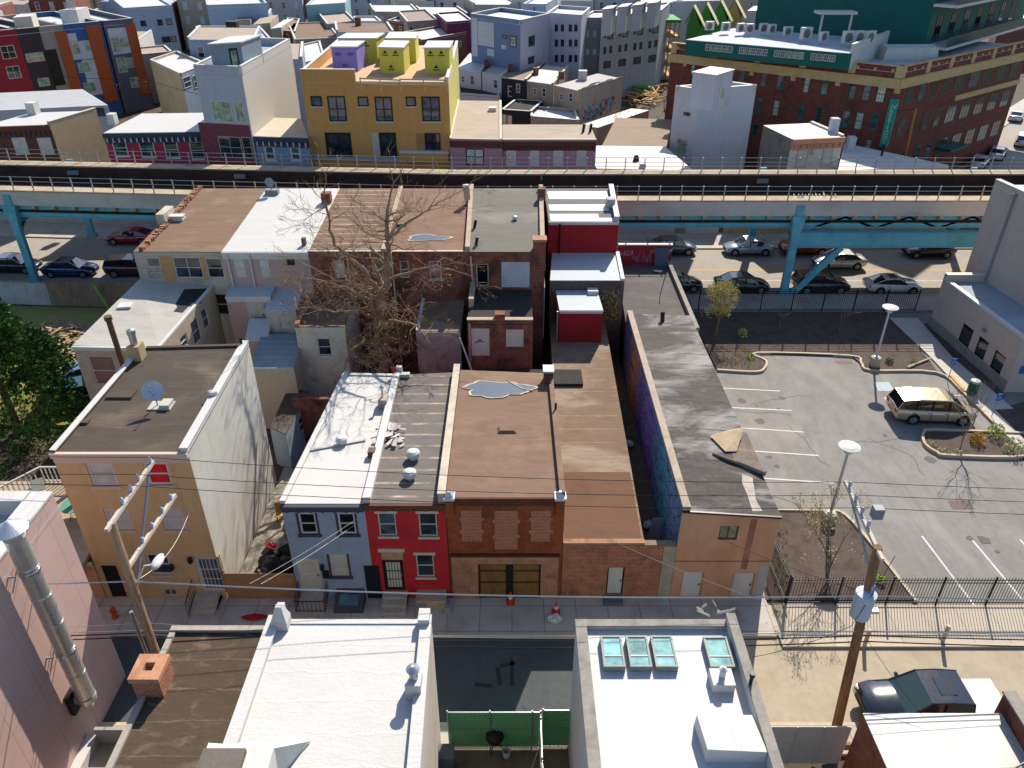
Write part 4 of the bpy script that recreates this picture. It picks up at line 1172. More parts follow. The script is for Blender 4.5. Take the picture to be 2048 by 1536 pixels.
# white boarded gate, brick shed with metal roof
g = thing('boarded_gate', 'dirty white panelled sliding gate between the skylight house and the brick shed', 'gate', (10, 17.6, 0))
a, b = at(1540, 1453, 17.6), at(1703, 1453, 17.6)
MB().box(a.x, 17.58, .05, b.x, 17.62, a.z).build('board_panel', siding('dirty_white_boards', '#f0e8de', .24, 1, .6, .85, .08, '#b5a597', .4), g)
mb = MB()
for i in range(4):
    x = a.x + (b.x - a.x - .06) * i / 3; mb.box(x, 17.54, .03, x + .06, 17.58, a.z + .03)
mb.build('gate_frame', plain('gate_metal', '#d9d0c6', .6, .15, 5, '#6b5a4e', .6, 2.), g)
mb = MB()
for i in range(9):
    x = a.x - .3 + i * .42; mb.obox((x, 18.0 + random.uniform(-.1, .1), .3), (.45, random.uniform(-.05, .08), random.uniform(-.02, .12)), (0, .12, .0), (0, 0, .35))
one('rubble_wall', 'crumbling low stone wall behind the white boarded gate', 'wall', mb, plain('rubble_stone', '#7d6a52', .95, .25, 4, '#4f4334', .6, 1.))
zM = at(1725, 1428, 17.3).z; MX0, MX1 = at(1725, 1428, 17.3).x, at(2006, 1420, 17.3).x
H = Bd('shed', 'low brick shed with pale corrugated metal roof beside the parked pickup', 'shed', [(MX0 + .2, 6), (MX1, 6), (MX1, 17.3), (MX0, 17.3)], [zM - .3, zM - .3, zM, zM], wall=brick('shed_brick', '#a04f33', '#7d3a28', '#8f7868', stain='#35241d', amt=.7, big=.4), roof=siding('pale_metal_roof', '#b0ada8', .3, 0, .5, .55, .06, '#8f8676', .5, metal=.2))
mb = MB().box(MX1 + .02, 5.5, -.1, MX1 + .4, 17.6, zM + .75); o = mb.build('party_wall', BRK_R, H.root)
MB().box(MX1 - .03, 5.5, zM + .75, MX1 + .45, 17.65, zM + .83).build('coping', GCOP, o)
H.finish()
mb = MB(); mb.path([Vector((MX0 + .3, 14.0, zM + .1)), Vector((MX0 + 2.2, 14.3, zM + .08)), Vector((MX1 - .1, 15.4, zM + .3))], .035, 5); one('roof_cable', 'dark cable lying across the pale corrugated shed roof', 'cable', mb, K_FR)

# ---------------------------------------------------------------- poles and wires
WOOD = plain('pole_wood', '#a3876a', .9, .2, 3, '#54402e', .7, 1.4, stretch=(3, .3), bump=.5)
WOOD_D = plain('dark_pole_wood', '#75593f', .9, .25, 3, '#3a281a', .7, 1.4, stretch=(3, .3), bump=.5)
ARMW = plain('bleached_crossarm', '#bfb5a8', .85, .1, 6, '#8d8274', .5, 2.)
PORC = gloss('grey_insulator', '#9aa0b5', .3)
CAB_L = plain('pale_cable', '#b9b4ab', .6, .05, 4, bump=0)
CAB_D = plain('dark_cable', '#2e2a28', .7, .1, 4, bump=0)
PL = Vector((at(310, 1310, 19.05).x, 19.05, 0)); pzt = at(222, 1045, 19.05)
P1 = thing('utility_pole', 'bleached wooden utility pole with two long crossarms beside the pink building', 'utility pole', PL)
MB().tube(PL, Vector((pzt.x, 19.05, pzt.z)), .17, .13, n=10).build('pole_shaft', WOOD, P1)
zA = pzt.z - .1
a1, a2 = gd(214, 1065, zA), gd(307, 926, zA)
z2 = at(258, 1137, 19.05).z
b1, b2 = gd(258, 1137, z2), gd(351, 993, z2)
for (p, q) in ((a1, a2), (b1, b2)):
    d = (q - p); n_ = Vector((.06, 0, 0)); MB().obox(p - n_, d, n_ * 2, Vector((0, 0, .14))).build('crossarm', ARMW, P1)
q = a1.lerp(a2, .9); MB().tube(q, Vector((PL.x + .15, 19.2, z2 - 1.)), .05, n=6).build('arm_brace', gloss('brace_steel', '#6b7480', .5, .5), P1)
insL = []
for f in (.95, .68, .52, .34):
    q = a1.lerp(a2, f) + Vector((0, 0, .14)); insL.append(q + Vector((0, 0, .26)))
    MB().lathe([(.03, 0), (.07, .06), (.05, .12), (.08, .17), (.05, .24), (.02, .27)], q, 8).build('insulator', PORC, P1)
for f in (.92, .72, .5, .3):
    q = b1.lerp(b2, f) + Vector((0, 0, .14)); MB().lathe([(.03, 0), (.07, .06), (.05, .12), (.08, .17), (.02, .24)], q, 8).build('insulator', PORC, P1)
q0 = at(275, 1165, 19.15); q1 = gd(311, 1128, q0.z + .25)
mb = MB().path([q0, q0.lerp(q1, .5) + Vector((0, 0, .35)), q1], .035, 6); o = mb.build('lamp_arm', GALV, P1)
d = (q1 - q0).normalized(); MB().blob(q1 + d * .1, .2, .42, .1, 10, 0).build('lamp_head', WHT, o, smooth=True)
MB().tube(Vector((PL.x - .22, 18.95, .5)), Vector((PL.x - .22, 18.95, z2 - 2.0)), .07, n=6).build('cable_riser', GALV, P1)
PR = Vector((13.0, 19.05, 0)); prt = at(1756, 1094, 19.15)
P2 = thing('utility_pole', 'dark wooden utility pole carrying a grey transformer by the parked pickup', 'utility pole', PR)
MB().tube(PR, prt, .19, .15, n=10).build('pole_shaft', WOOD_D, P2)
zR = prt.z - .15
a3, a4 = gd(1764, 1124, zR), gd(1690, 967, zR)
MB().obox(a3 - Vector((.06, 0, 0)), a4 - a3, Vector((.12, 0, 0)), Vector((0, 0, .14))).build('crossarm', ARMW, P2)
MB().tube(a3.lerp(a4, .85), Vector((PR.x - .1, 19.3, zR - 2.2)), .05, n=6).build('arm_brace', gloss('brace_steel', '#6b7480'), P2)
insR = []
for f in (.9, .72, .55, .38):
    q = a3.lerp(a4, f) + Vector((0, 0, .14)); insR.append(q + Vector((0, 0, .26)))
    MB().lathe([(.03, 0), (.07, .06), (.05, .12), (.08, .17), (.05, .24), (.02, .27)], q, 8).build('insulator', PORC, P2)
q = a3.lerp(a4, .5); MB().box(q.x + .3, q.y - .1, q.z + .1, q.x + .65, q.y + .2, q.z + .55).build('fuse_cutout', G_FR, P2)
tc = at(1718, 1232, 19.0); tz0 = tc.z; tz1 = tz0 + 1.15
o = MB().lathe([(.3, 0), (.34, .04), (.34, tz1 - tz0 - .1), (.37, tz1 - tz0 - .06), (.35, tz1 - tz0), (.1, tz1 - tz0 + .06)], (tc.x, 19.0, tz0), 20).build('transformer', gloss('transformer_grey', '#aab4bd', .45), P2)
MB().lathe([(.05, 0), (.09, .08), (.06, .16), (.09, .24), (.04, .38)], (tc.x + .15, 19.0, tz1), 8).build('bushing', PORC, o)
MB().box(tc.x + .3, 18.9, tz0 + .2, PR.x - .05, 19.1, tz0 + .32).build('transformer_bracket', GALV, P2)
def wire(pts, label, r=.012, m=None, sag=.3, name='power_line', group=None, n=14):
    P = []
    for a, b in zip(pts, pts[1:]):
        for i in range(n):
            t = i / n; q = Vector(a).lerp(Vector(b), t); q.z -= sag * 4 * t * (1 - t); P.append(q)
    P.append(Vector(pts[-1]))
    return one(name, label, 'wire', MB().path(P, r, 4), m or CAB_D, group)
names = ['farthest of the thin dark wires strung between the two pole crossarms', 'second thin dark wire between the two pole crossarms', 'third thin dark wire between the two pole crossarms', 'nearest thin dark wire between the two pole crossarms']
for i in (0, 1, 2):
    L, Rr = insL[i], insR[i]
    wire([L + Vector((-30, 1.5, .2)), L, Rr, Rr + Vector((30, -.6, .0))], names[i], .014, sag=.35, group='wires strung between the two pole crossarms')
cL, cR = Vector((PL.x, 19.25, at(290, 1165, 19.2).z)), Vector((PR.x, 19.3, at(1700, 1192, 19.3).z))
wire([cL + Vector((-30, 0, 0)), cL, cR, cR + Vector((30, 0, 0))], 'thick pale cable crossing in front of the row at door height', .035, CAB_L, .35, 'overhead_cable')
ZL = at(1000, 1275, 19.2).z
for i, (dz, m, lab) in enumerate(((0, CAB_L, 'uppermost pale cable of the low bundle over the street'), (-.18, CAB_D, 'dark middle cable of the low bundle over the street'), (-.42, CAB_D, 'lowest dark cable of the low bundle over the street'), (.22, CAB_L, 'thin pale cable just above the low bundle over the street'))):
    wire([Vector((PL.x - 30, 19.0 + i * .05, ZL + .4 + dz)), Vector((PL.x, 19.1 + i * .05, ZL + .5 + dz)), Vector((PR.x, 19.2 - i * .06, ZL + .35 + dz)), Vector((PR.x + 30, 19.2, ZL + .4 + dz))], lab, (.02, .03, .03, .012)[i], m, .3 + .1 * i, 'overhead_cable', 'low cable bundle over the street')
wire([cL.lerp(cR, .17), Vector((-6.9, 25.9, 4.8))], 'white service wire dropping to the blue house', .008, WHT, .1, 'service_wire')
wire([cL.lerp(cR, .155), Vector((-6.7, 25.9, 5.2))], 'thin grey service wire dropping to the corner of the blue house', .006, CAB_L, .1, 'service_wire')
wire([Vector((PL.x, 19.2, cL.z)), Vector((-14.0, 25.95, 5.9))], 'service wire looping up to the tan house wall', .014, CAB_L, .7, 'service_wire')
wire([cR + Vector((-4.2, 0, -.2)), Vector((2.5, 25.95, 5.0))], 'pale service wire running to the brick garage corner', .014, CAB_L, .2, 'service_wire')
wire([cR, Vector((9.2, 25.9, 4.0))], 'thin service wire reaching the peach building front', .009, CAB_D, .2, 'service_wire')
wire([Vector((PR.x, 19.2, zR - .3)), Vector((11.8, 18.4, 6.8)), Vector((EX1, 16.5, zE + .6))], 'service wire from the transformer pole to the skylight house', .012, CAB_D, .2, 'service_wire')
wire([Vector((PR.x, 19.2, ZL)), Vector((14.5, 17.0, zM + .3))], 'slack dark wire down to the brick shed roof', .01, CAB_D, .1, 'service_wire')
p = gd(1425, 1222, 0); P_ = at(1430, 1222, 19.3)
mb = MB()
for i in range(7):
    mb.obox(P_ + Vector((random.uniform(-.6, .6), random.uniform(-.05, .05), random.uniform(-.3, .25))), (random.uniform(-.5, .5), .05, random.uniform(.05, .3)), (.04, .02, -.12), (0, .02, .01))
one('plastic_scrap', 'torn pale plastic caught on the cable before the peach building', 'plastic scrap', mb, WHT)

# ---------------------------------------------------------------- street things
def cone(p, label):
    t = thing('traffic_cone', label, 'traffic cone', p)
    MB().box(p.x - .19, p.y - .19, p.z, p.x + .19, p.y + .19, p.z + .04).build('base', plain('orange_plastic', '#e0431c', .5, .05, bump=0), t)
    MB().lathe([(.14, .04), (.035, .72), (.02, .73)], p, 14).build('cone_body', plain('orange_plastic', '#e0431c'), t)
    MB().lathe([(.103, .3), (.078, .46), (.07, .46)], p, 14).build('reflective_band', WHT, t)
cone(gd(1021, 1205, .003), 'orange traffic cone in front of the brown garage doors')
cone(gd(1112, 1225, .003), 'orange traffic cone beside white plastic bag at the garage corner')
q = gd(1109, 1238, .05); one('plastic_bag', 'crumpled white plastic bag beside the orange cone', 'bag', MB().blob((q.x, q.y, .12), .38, .3, .14, 10, .25), WHT)
q = gd(231, 1235, 0); Hh = thing('fire_hydrant', 'orange fire hydrant on the pavement by the tan house', 'fire hydrant', q)
ORG = gloss('orange_hydrant', '#d4511f', .5)
MB().lathe([(.16, 0), (.16, .06), (.11, .08), (.11, .5), (.14, .52), (.14, .56), (.1, .68), (.03, .74)], q, 12).build('barrel', ORG, Hh)
MB().tube((q.x - .2, q.y, .4), (q.x + .2, q.y, .4), .05, n=8).build('nozzle', ORG, Hh)
q = gd(510, 1237, 0); one('red_cloth', 'red and black bundle lying on the pavement near the board fence', 'cloth', MB().blob((q.x, q.y, .1), .55, .18, .1, 8, .3), plain('red_plaid', '#8d1420', .9, .5, 8))
for (x, y, l) in ((1885, 1262, 'short pale post at the kerb, right of the transformer pole'), (1729, 1270, 'short pale post at the kerb behind the transformer pole')):
    q = gd(x, y + 20, 0); one('bollard', l, 'bollard', MB().tube(q, q + Vector((0, 0, 1.0)), .09, n=8), plain('pale_post', '#b5a78f', .8, .1))
for x in (-1.9, 2.6):
    pass
for x, l in ((-4.25, 'left'), (-3.0, 'right')):
    one('gas_meter', 'grey meter box on the pavement by the red house cellar hatch', 'meter box', MB().box(x - .15, 25.0, 0, x + .15, 25.25, .4), plain('meter_grey', '#777d85', .5, .1), 'meter boxes by the red house')
for x0, x1, w_ in ((2.6, 2.75, 2), (5.2, 5.35, 2)):
    pass
# ---------------------------------------------------------------- the yard between the tan and blue houses
o = sheet('yard', [(-13.5, 26.1), (-10.2, 26.1), (-9.6, 45), (-13.4, 45)], .018, plain('patio_concrete', '#8d8476', .95, .12, 2, '#4f473d', .6, .8), .15)
JK = plain('black_plastic_sheet', '#141518', .5, .2)
mb = MB()
for i in range(16): mb.blob((random.uniform(-12.4, -10.6), random.uniform(26.9, 29.2), random.uniform(.05, .5)), random.uniform(.3, .6), random.uniform(.2, .5), random.uniform(.15, .4), 7, .25)
one('bag_heap', 'heap of black plastic bags in the yard behind the board fence', 'heap', mb, JK)
for i, (c_, l, n_) in enumerate((('#c82a86', 'magenta ball on the black bag heap', 'ball'), ('#c2201f', 'red toy on the black bag heap', 'toy'), ('#1c9aa3', 'turquoise toy by the board fence', 'toy'), ('#4f2a86', 'purple seat cushion against the blue house yard', 'cushion'), ('#1f8a3c', 'green toy by the white side wall', 'toy'))):
    x, y = ((-10.7, 28.6), (-12.2, 28.9), (-12.9, 26.5), (-11.2, 34.6), (-11.6, 36.8))[i]
    one(n_, l, n_, MB().blob((x, y, .6 if i < 2 else .2), .3, .25, .2, 9, .1), plain('toy_%d' % i, c_, .5, .1))
def simple_table(x, y, label, m, w_=1.3, d_=.8, h=.72):
    t = thing('table', label, 'table', (x, y, .02))
    MB().box(x - w_ / 2, y - d_ / 2, h, x + w_ / 2, y + d_ / 2, h + .05).build('table_top', m, t)
    for sx in (-1, 1):
        for sy in (-1, 1): MB().tube((x + sx * (w_ / 2 - .08), y + sy * (d_ / 2 - .08), .02), (x + sx * (w_ / 2 - .08), y + sy * (d_ / 2 - .08), h), .025, n=5).build('leg', K_FR, t)
simple_table(-11.5, 33.0, 'worn wooden yard table beside the blue house', plain('yard_table_wood', '#9a866c', .8, .2, 4))
simple_table(-11.4, 30.4, 'low metal garden table by the bag heap', plain('yard_table_metal', '#6f665c', .6, .2, 4), 1.1, .7, .6)
def chair(x, y, rz, m, label, group):
    t = thing('garden_chair', label, 'chair', (x, y, .02), group, rz)
    MB().box(-.24, -.24, .42, .24, .24, .46).build('seat', m, t, local=True)
    MB().hexa([(-.24, .2, .46), (.24, .2, .46), (.24, .24, .46), (-.24, .24, .46), (-.24, .3, .95), (.24, .3, .95), (.24, .34, .95), (-.24, .34, .95)]).build('backrest', m, t, local=True)
    for sx in (-.21, .21):
        for sy in (-.21, .21): MB().tube((sx, sy, 0), (sx, sy, .42), .02, n=5).build('leg', K_FR, t, local=True)
chair(-12.4, 31.5, .3, plain('tan_chair', '#b8873e', .7, .1), 'tan garden chair nearer the white side wall', 'garden chairs in the yard')
chair(-11.7, 31.3, -.4, plain('tan_chair', '#b8873e'), 'tan garden chair nearer the blue house', 'garden chairs in the yard')
P = [Vector((-12.9, 28.3, 1.6)), Vector((-11.7, 28.0, 1.25)), Vector((-10.2, 28.4, 1.9))]
mb = MB().path(P, .015, 4)
for i in range(9): mb.blob(P[0].lerp(P[2], i / 8) + Vector((0, -.1, -.25 * (1 - (i / 4 - 1) ** 2) - .05)), .04, .04, .05, 5)
one('string_light', 'string of small bulbs hung over the black bag heap', 'string lights', mb, WHT)
H = Bd('shed', 'long low grey lean to shed with small window behind the white side wall', 'shed', [(-14.0, 36.6), (-12.9, 35.9), (-12.6, 40.5), (-14.0, 41)], 2.5, wall=plain('grey_shed', '#8f9aa3', .8, .1, 3, '#6b757d', .5, .8), roof=TAR_ROOF, edges={1: plain('blue_grey_shed_wall', '#8d9cab', .8, .08)})
H.win(1, uz=(2.2, 3.2, 1.0, 2.0), pane=G_DARK); H.finish()
# ---------------------------------------------------------------- back row along the avenue
RY, BY, RZ, FZ = 46.0, 57.3, None, 10.05
def zr(px, py, Y=RY): return at(px, py, Y).z
SIDM = siding('mauve_siding', '#a48d86', .13, 1, .4, .65, .05)
GREYB = plain('grey_render', '#a9a7a2', .9, .08, 3, '#85827d', .5, .7)
TANR = plain('tan_render', '#b18a57', .9, .1, 3, '#7d6a52', .6, .6)
xL, xR1, xR2, xR3, xR4, xR5 = at(267, 508, RY).x, at(442, 500, RY).x, at(616, 500, RY).x, at(772, 504, RY).x, at(940, 508, RY).x, at(1090, 510, RY).x
zR_ = zr(700, 505)
def rowhouse(x0, x1, label, wall, roof, x0b, x1b, y0=RY, y1=BY, z0=None, z1=FZ, name='rowhouse', edges=None):
    z0 = z0 or zR_
    return Bd(name, label, 'house', [(x0, y0), (x1, y0), (x1b, y1), (x0b, y1)], [z0, z0, z1, z1], wall=wall, roof=roof, edges=edges)
xb = lambda px: gd(px, 374, FZ).x
H = rowhouse(xL, xR1, 'end rowhouse with brown roof and crumbling brick edge beside the grass lot', plain('patchy_grey_render', '#a39b8d', .9, .12, 3, '#6f685e', .6, .6), roofing('dusty_brown_roof', '#6b5544', '#3f3026', 1.25, .05, .6, '#8f7a66', .5, .4, .1), xb(393), xb(537))
H.win(0, 294, 516, 320, 534, pane=G_MID, sash=False, fr=W_FR)
H.win(0, 349, 515, 403, 556, pane=G_DARK, mull=1); H.win(0, 414, 517, 448 - 2, 556, pane=G_DARK)
H.win(0, 430, 588, 459, 630, pane=G_BLK)
H.panel(0, 324, 513, 348, 566, TANR, out=.02); H.panel(0, 404, 515, 413, 560, TANR, out=.02)
H.panel(0, 296, 537, 322, 556, brick('white_block_patch', '#b5b0a6', '#9d978c', '#6f685e', .4, .2), out=.02)
H.finish()
mb = MB(); d = (H.P(3, H.edge(3)[2], zR_ + .1) - H.P(3, 0, FZ + .1))
for i in range(60):
    t = i / 60 + random.uniform(-.006, .006); q = H.P(3, H.edge(3)[2] * t, FZ + (zR_ - FZ) * t + .05, -.35)
    mb.obox(q, (random.uniform(.25, .4), random.uniform(-.08, .08), 0), (random.uniform(-.03, .03), .14, 0), (0, 0, random.uniform(.08, .3)))
mb.build('brick_coping', BRK, H.root)
H.slab(3, 5.2, 7.0, FZ - .4, FZ + .45, -.5, .06).build('parapet', plain('pale_render_block', '#b9b09f', .9, .15, 4, '#6f685c', .6, 1.), H.root)
p = H.on_roof(347, 440)
mb = MB()
for i in range(5): mb.box(p.x - .75 + random.uniform(0, .08), p.y - .25, p.z + i * .07, p.x + .7 + random.uniform(0, .08), p.y + .35, p.z + i * .07 + .06)
one('board_stack', 'stack of white boards lying on the brown end roof', 'board stack', mb, WHT)
H = rowhouse(xR1, xR2, 'rowhouse with white coated roof between two brown roofed neighbours', SIDM, WHITE_ROOF, xb(537), xb(682))
H.win(0, 468, 519, 490, 556, pane=G_BLIND); H.win(0, 519, 520, 539, 556, pane=G_BLIND)
H.panel(0, 574, 518, 589, 530, K_FR, out=.03, name='wall_vent')
H.cornice(0, zR_ - .45, zR_ + .02, WHT, .1)
H.finish(); WR2 = H
for px in (497, 453): MB().tube(at(px - (1 if px < 480 else 0), 505, RY - .12), Vector((at(px, 505, RY).x + .05, RY - .12, 6.8)), .06, n=6).build('downpipe', WHT, H.root)
p = WR2.on_roof(546, 388); mb = MB(); mb.box(p.x - .5, p.y - .25, p.z, p.x + .45, p.y + .25, p.z + .35); mb.tube((p.x, p.y, p.z), (p.x - .1, p.y, p.z + .8), .04); mb.blob((p.x - .1, p.y - .1, p.z + .9), .35, .08, .35, 10, 0); one('satellite_dish', 'small dish and cinder blocks at the far edge of the white roof', 'satellite dish', mb, G_FR)
p = WR2.on_roof(655, 405); mb = MB().box(p.x - .35, p.y - .3, p.z - .1, p.x + .3, p.y + .3, p.z + .75); o = mb.build('chimney', BRK_R, WR2.root)
p = WR2.on_roof(607, 492); MB().box(p.x - .1, p.y, p.z, p.x + .15, p.y + .3, p.z + .5).build('chimney', plain('brown_stub', '#5b4a40'), WR2.root)
RIB = roofing('ribbed_brown_roof', '#665142', '#b39d84', .8, .1, .9, '#6b5545', .5, .5, .1, wob=.015)
H = rowhouse(xR2, xR3, 'rowhouse with ribbed brown roof behind the big bare tree', BRK_R, RIB, xb(682), xb(808))
H.win(0, 668, 520, 690, 556, pane=G_BLIND); H.win(0, 745, 522, 766, 556, pane=G_MID)
H.parapet(1, .2, plain('tan_flashing', '#a08d78', .85, .12, 4, '#75634f', .5, 1.), None, .3); H.parapet(0, .04, WHT, None, .15); H.finish()
for px in (693, 782): MB().tube(at(px, 505, RY - .15), Vector((at(px, 505, RY).x + .1, RY - .15, .2)), .05, n=6).build('downpipe', plain('pale_downpipe', '#b9b4ab', .6, .1), H.root)
H = rowhouse(xR3, xR4, 'brick rowhouse with plain brown roof and small water puddle', BRK_R, roofing('plain_brown_roof', '#6b5342', '#8f7460', 1.1, .03, .3, '#8c735f', .4, .4, .1), xb(808), xb(948))
H.win(0, 859, 522, 883, 558, pane=G_MID, sill=STONE); H.win(0, 800, 522, 818, 556, pane=G_BLK)
H.parapet(1, .35, plain('tan_flashing', '#a08d78'), None, .3); H.parapet(0, .03, STONE, None, .2)
H.finish()
cp0 = H.on_roof(855, 476); pts = []
for i in range(30):
    t = 6.2832 * i / 30; r_ = 1 + .2 * math.sin(3 * t + 2) + .1 * math.sin(5 * t); pts.append((cp0.x + 1.25 * r_ * math.cos(t), cp0.y + .45 * r_ * math.sin(t)))
mb = MB(); mb.poly(rz(H, pts, .03, 1.15)); mb.build('silt_margin', plain('dried_silt', '#b9ab97'), H.root)
mb = MB(); mb.poly(rz(H, pts, .036)); mb.build('puddle', plain('still_water', '#4c5560'), H.root)
p = H.on_roof(803, 452); MB().box(p.x - .3, p.y - .1, p.z - .01, p.x + .35, p.y + .1, p.z + .12).build('roof_vent_box', K_FR, H.root)
p = H.on_roof(936, 408); mb = MB().tube((p.x, p.y, p.z), (p.x - .1, p.y, p.z + 1.2), .2, .24, 8); o = mb.build('chimney', plain('tan_chimney_pipe', '#a08f74', .9, .15), H.root)
MB().blob((p.x - .12, p.y, p.z + 1.3), .3, .25, .15, 8).build('chimney_cap', WHT, o)
GRYR = roofing('olive_grey_roof', '#5d5a52', '#57534b', .95, .03, .35, '#8d8778', .5, .25, .07)
H = rowhouse(xR4, xR5, 'derelict brick rowhouse with grey roof and open window hole', BRK_R, GRYR, xb(948), xb(1085))
H.win(0, 953, 528, 977, 572, pane=G_BLK, fr=plain('peeling_frame', '#b9b4aa', .8, .1), sash=False)
H.panel(0, 1003, 524, 1059, 574, plain('whitewash_patch', '#b9bac0', .9, .08, 3, '#8d8f96', .6, .9), out=.03)
H.parapet(1, .3, plain('tan_flashing', '#a08d78'), None, .3); H.finish(); GR = H
MB().box(xR5 - .75, RY - .1, zR_ - 1.2, xR5 + .05, RY + .6, zR_ + .75).build('chimney', BRK_R, H.root)
MB().box(xR5 - .8, RY - .15, zR_ + .75, xR5 + .1, RY + .65, zR_ + .9).build('chimney_cap', BRK, H.root)
MB().tube(at(941, 512, RY - .12), at(947, 580, RY - .12), .07, n=6).build('downpipe', GALV, H.root)
H.slab(1, -.0, 1.5, 3.4, 7.1, -.02, .04).build('wall_panel', plain('pale_blue_grey_wall', '#a3a9ac', .9, .1, 3, '#7b8083', .5, .7), H.root)
mushroom(H, 1030, 440, GALV, .6)
for px, py in ((1085, 400),): p = H.on_roof(px, py); MB().box(p.x - .3, p.y - .3, p.z, p.x + .2, p.y + .3, p.z + .9).build('chimney', BRK_R, H.root)
for px, py in ((952, 490), (949, 455)): p = H.on_roof(px, py); MB().tube(p, p + Vector((.1, 0, .55)), .1).build('vent_pipe', K_FR, H.root)
# red house with silver roof
SILV = roofing('grey_under_silver_roof', '#63625f', '#55534f', 1.3, .03, .3, var=.08)
SILP = plain('silver_roof_coat', '#e2e5e6', .5, .05, 4, '#b5b8b8', .4, 1., bump=.05)
REDW = plain('deep_red_wall', '#8e1f22', .8, .07, 3, '#6d181c', .5, .5)
Y6 = 52.0; xa, xbq = at(1097, 446, Y6).x, at(1238, 441, Y6).x
H = Bd('rowhouse', 'red painted rowhouse with silver and grey banded roof', 'house', [(xa, Y6), (xbq, Y6), (xb(1220) + .15, BY), (xb(1085) + .1, BY)], [at(1165, 444, Y6).z] * 2 + [FZ] * 2, wall=REDW, roof=SILV)
H.parapet(1, .3, GREYB, SN2, .3); H.cornice(0, H.top[0] - .2, H.top[0] + .04, SN2, .12); H.finish()
for y0_, y1_, xe in ((384, 399, 1215), (409, 421, 1217), (427, 436, 1196), (435, 443, 1232)): roofpoly(H, [(1094 + (y0_ - 384) * .1, y0_), (xe, y0_), (xe + 2, y1_), (1096 + (y1_ - 384) * .1, y1_)], .012 + (y0_ - 384) * .0001, SILP, 'silver_band')
p = H.on_roof(1222, 412); MB().box(p.x - .35, p.y - .35, p.z, p.x + .25, p.y + .35, p.z + .6).build('chimney', GREYB, H.root)
MB().tube(at(1120, 447, Y6 - .1), at(1118, 508, Y6 - .1), .06, n=6).build('downpipe', K_FR, H.root)
BLR = roofing('pale_blue_grey_roof', '#b4bbc0', '#93999e', 1.6, .03, .4, '#8f979d', .5, .5, .05, .6)
def ext(label, pts, top, wall, roof, edges=None, base=-.1, name='rear_extension'):
    return Bd(name, label, 'extension', pts, top, base, wall, roof, edges)
e1 = at(1100, 562, 47.6), at(1249, 564, 47.6)
H = ext('dark extension with pale sloping roof behind the red rowhouse', [(e1[0].x, 47.6), (e1[1].x, 47.6), (at(1238, 506, Y6).x, Y6), (at(1104, 508, Y6).x, Y6)], [e1[0].z, e1[0].z, at(1170, 507, Y6).z, at(1170, 507, Y6).z], plain('dark_mottled_wall', '#4f4642', .9, .25, 3, '#2e2a2a', .6, .8), BLR)
H.parapet(1, .12, SN2, None, .25); H.finish()
zb_ = 6.1; b1_, b2_ = gd(1119, 622, zb_), gd(1206, 620, zb_)
H = ext('small red rear extension with white flat roof and decorative edge', [(b1_.x, b1_.y), (b2_.x, b1_.y), (b2_.x - .1, 47.6), (b1_.x - .1, 47.6)], zb_, REDW, BLR)
H.cornice(0, zb_ - .18, zb_ + .02, WHT, .05); H.finish()
MB().tube(Vector((b1_.x - .12, b1_.y - .05, zb_)), Vector((b1_.x - .12, b1_.y - .05, 3.9)), .06, n=6).build('downpipe', GALV, H.root)
p = Vector((b2_.x - .8, 47.3, zb_)); MB().box(p.x, p.y - .4, zb_ + .05, p.x + .7, p.y + .2, zb_ + .3).build('roof_vent_box', SN2, H.root)
mb = MB()
for i in range(160):
    q = Vector((random.uniform(b2_.x + .2, b2_.x + 1.4), 47.5, random.uniform(4, 6.2))); a = random.uniform(0, 6.28)
    mb.poly([q, q + Vector((.12 * math.cos(a), -.06, .12 * math.sin(a))), q + Vector((.1 * math.cos(a + 1.2), -.02, .1 * math.sin(a + 1.2)))])
one('creeper', 'yellow green creeper growing on the dark extension wall', 'creeper', mb, leafmat('creeper_leaf', '#6b6a2f', '#a3914a'))
# low dark roofed building with the red graffiti wall
zl = 4.0; l1, l2 = gd(1240, 640, zl), gd(1381, 625, zl)
H = Bd('shop', 'low dark roofed shop with red graffiti parapet facing the avenue', 'shop', [(7.7, 45.5), (12.45, 45.5), (12.55, BY), (8.3, BY)], zl, wall=plain('dark_painted_wall', '#3f3a3a', .9, .15, 3), roof=roofing('charcoal_roof', '#4a4744', '#3f3c39', 1.4, .03, .3, '#6b675f', .5, .3, .1))
H.parapet(1, .35, GCOP, None, .3)
H.finish(); LOW = H
wl0, wl1 = at(1238, 491, BY - .3), at(1345, 489, BY - .3)
o = MB().box(wl0.x, BY - .3, zl + .06, wl1.x, BY, wl0.z).build('parapet_wall', plain('red_graffiti_wall', '#7d2830', .85, .1, 3, '#4f1d25', .6, .7), H.root)
MB().box(wl0.x - .05, BY - .34, wl0.z, wl1.x + .05, BY + .04, wl0.z + .08).build('coping', WHT, o)
GRAF = plain('pale_graffiti_paint', '#b7a8b5', .8, .1, 6, bump=0)
def scrawl(parent, o, ux, uz, w_, h_, n, m, r=.03, seed=1):
    rs = random.Random(seed); mb = MB(); nn = Vector(ux).cross(Vector(uz))
    for i in range(n):
        x = w_ * (i + .5) / n; P = []
        for q in range(7): P.append(Vector(o) + Vector(ux) * (x + rs.uniform(-.5, .5) * w_ / n * 1.4) + Vector(uz) * (h_ * rs.uniform(.05, 1)))
        S2 = []
        for q in range(len(P) - 1):
            for t in (0, .33, .66): S2.append(P[q].lerp(P[q + 1], t) + Vector(uz) * .04 * math.sin(t * 9 + q))
        mb.path(S2, r, 3)
    return mb.build('graffiti', m, parent)
scrawl(o, (wl0.x + .1, BY - .31, wl0.z - .9), (1, 0, 0), (0, 0, 1), 1.0, .5, 4, GRAF, .03, 3)
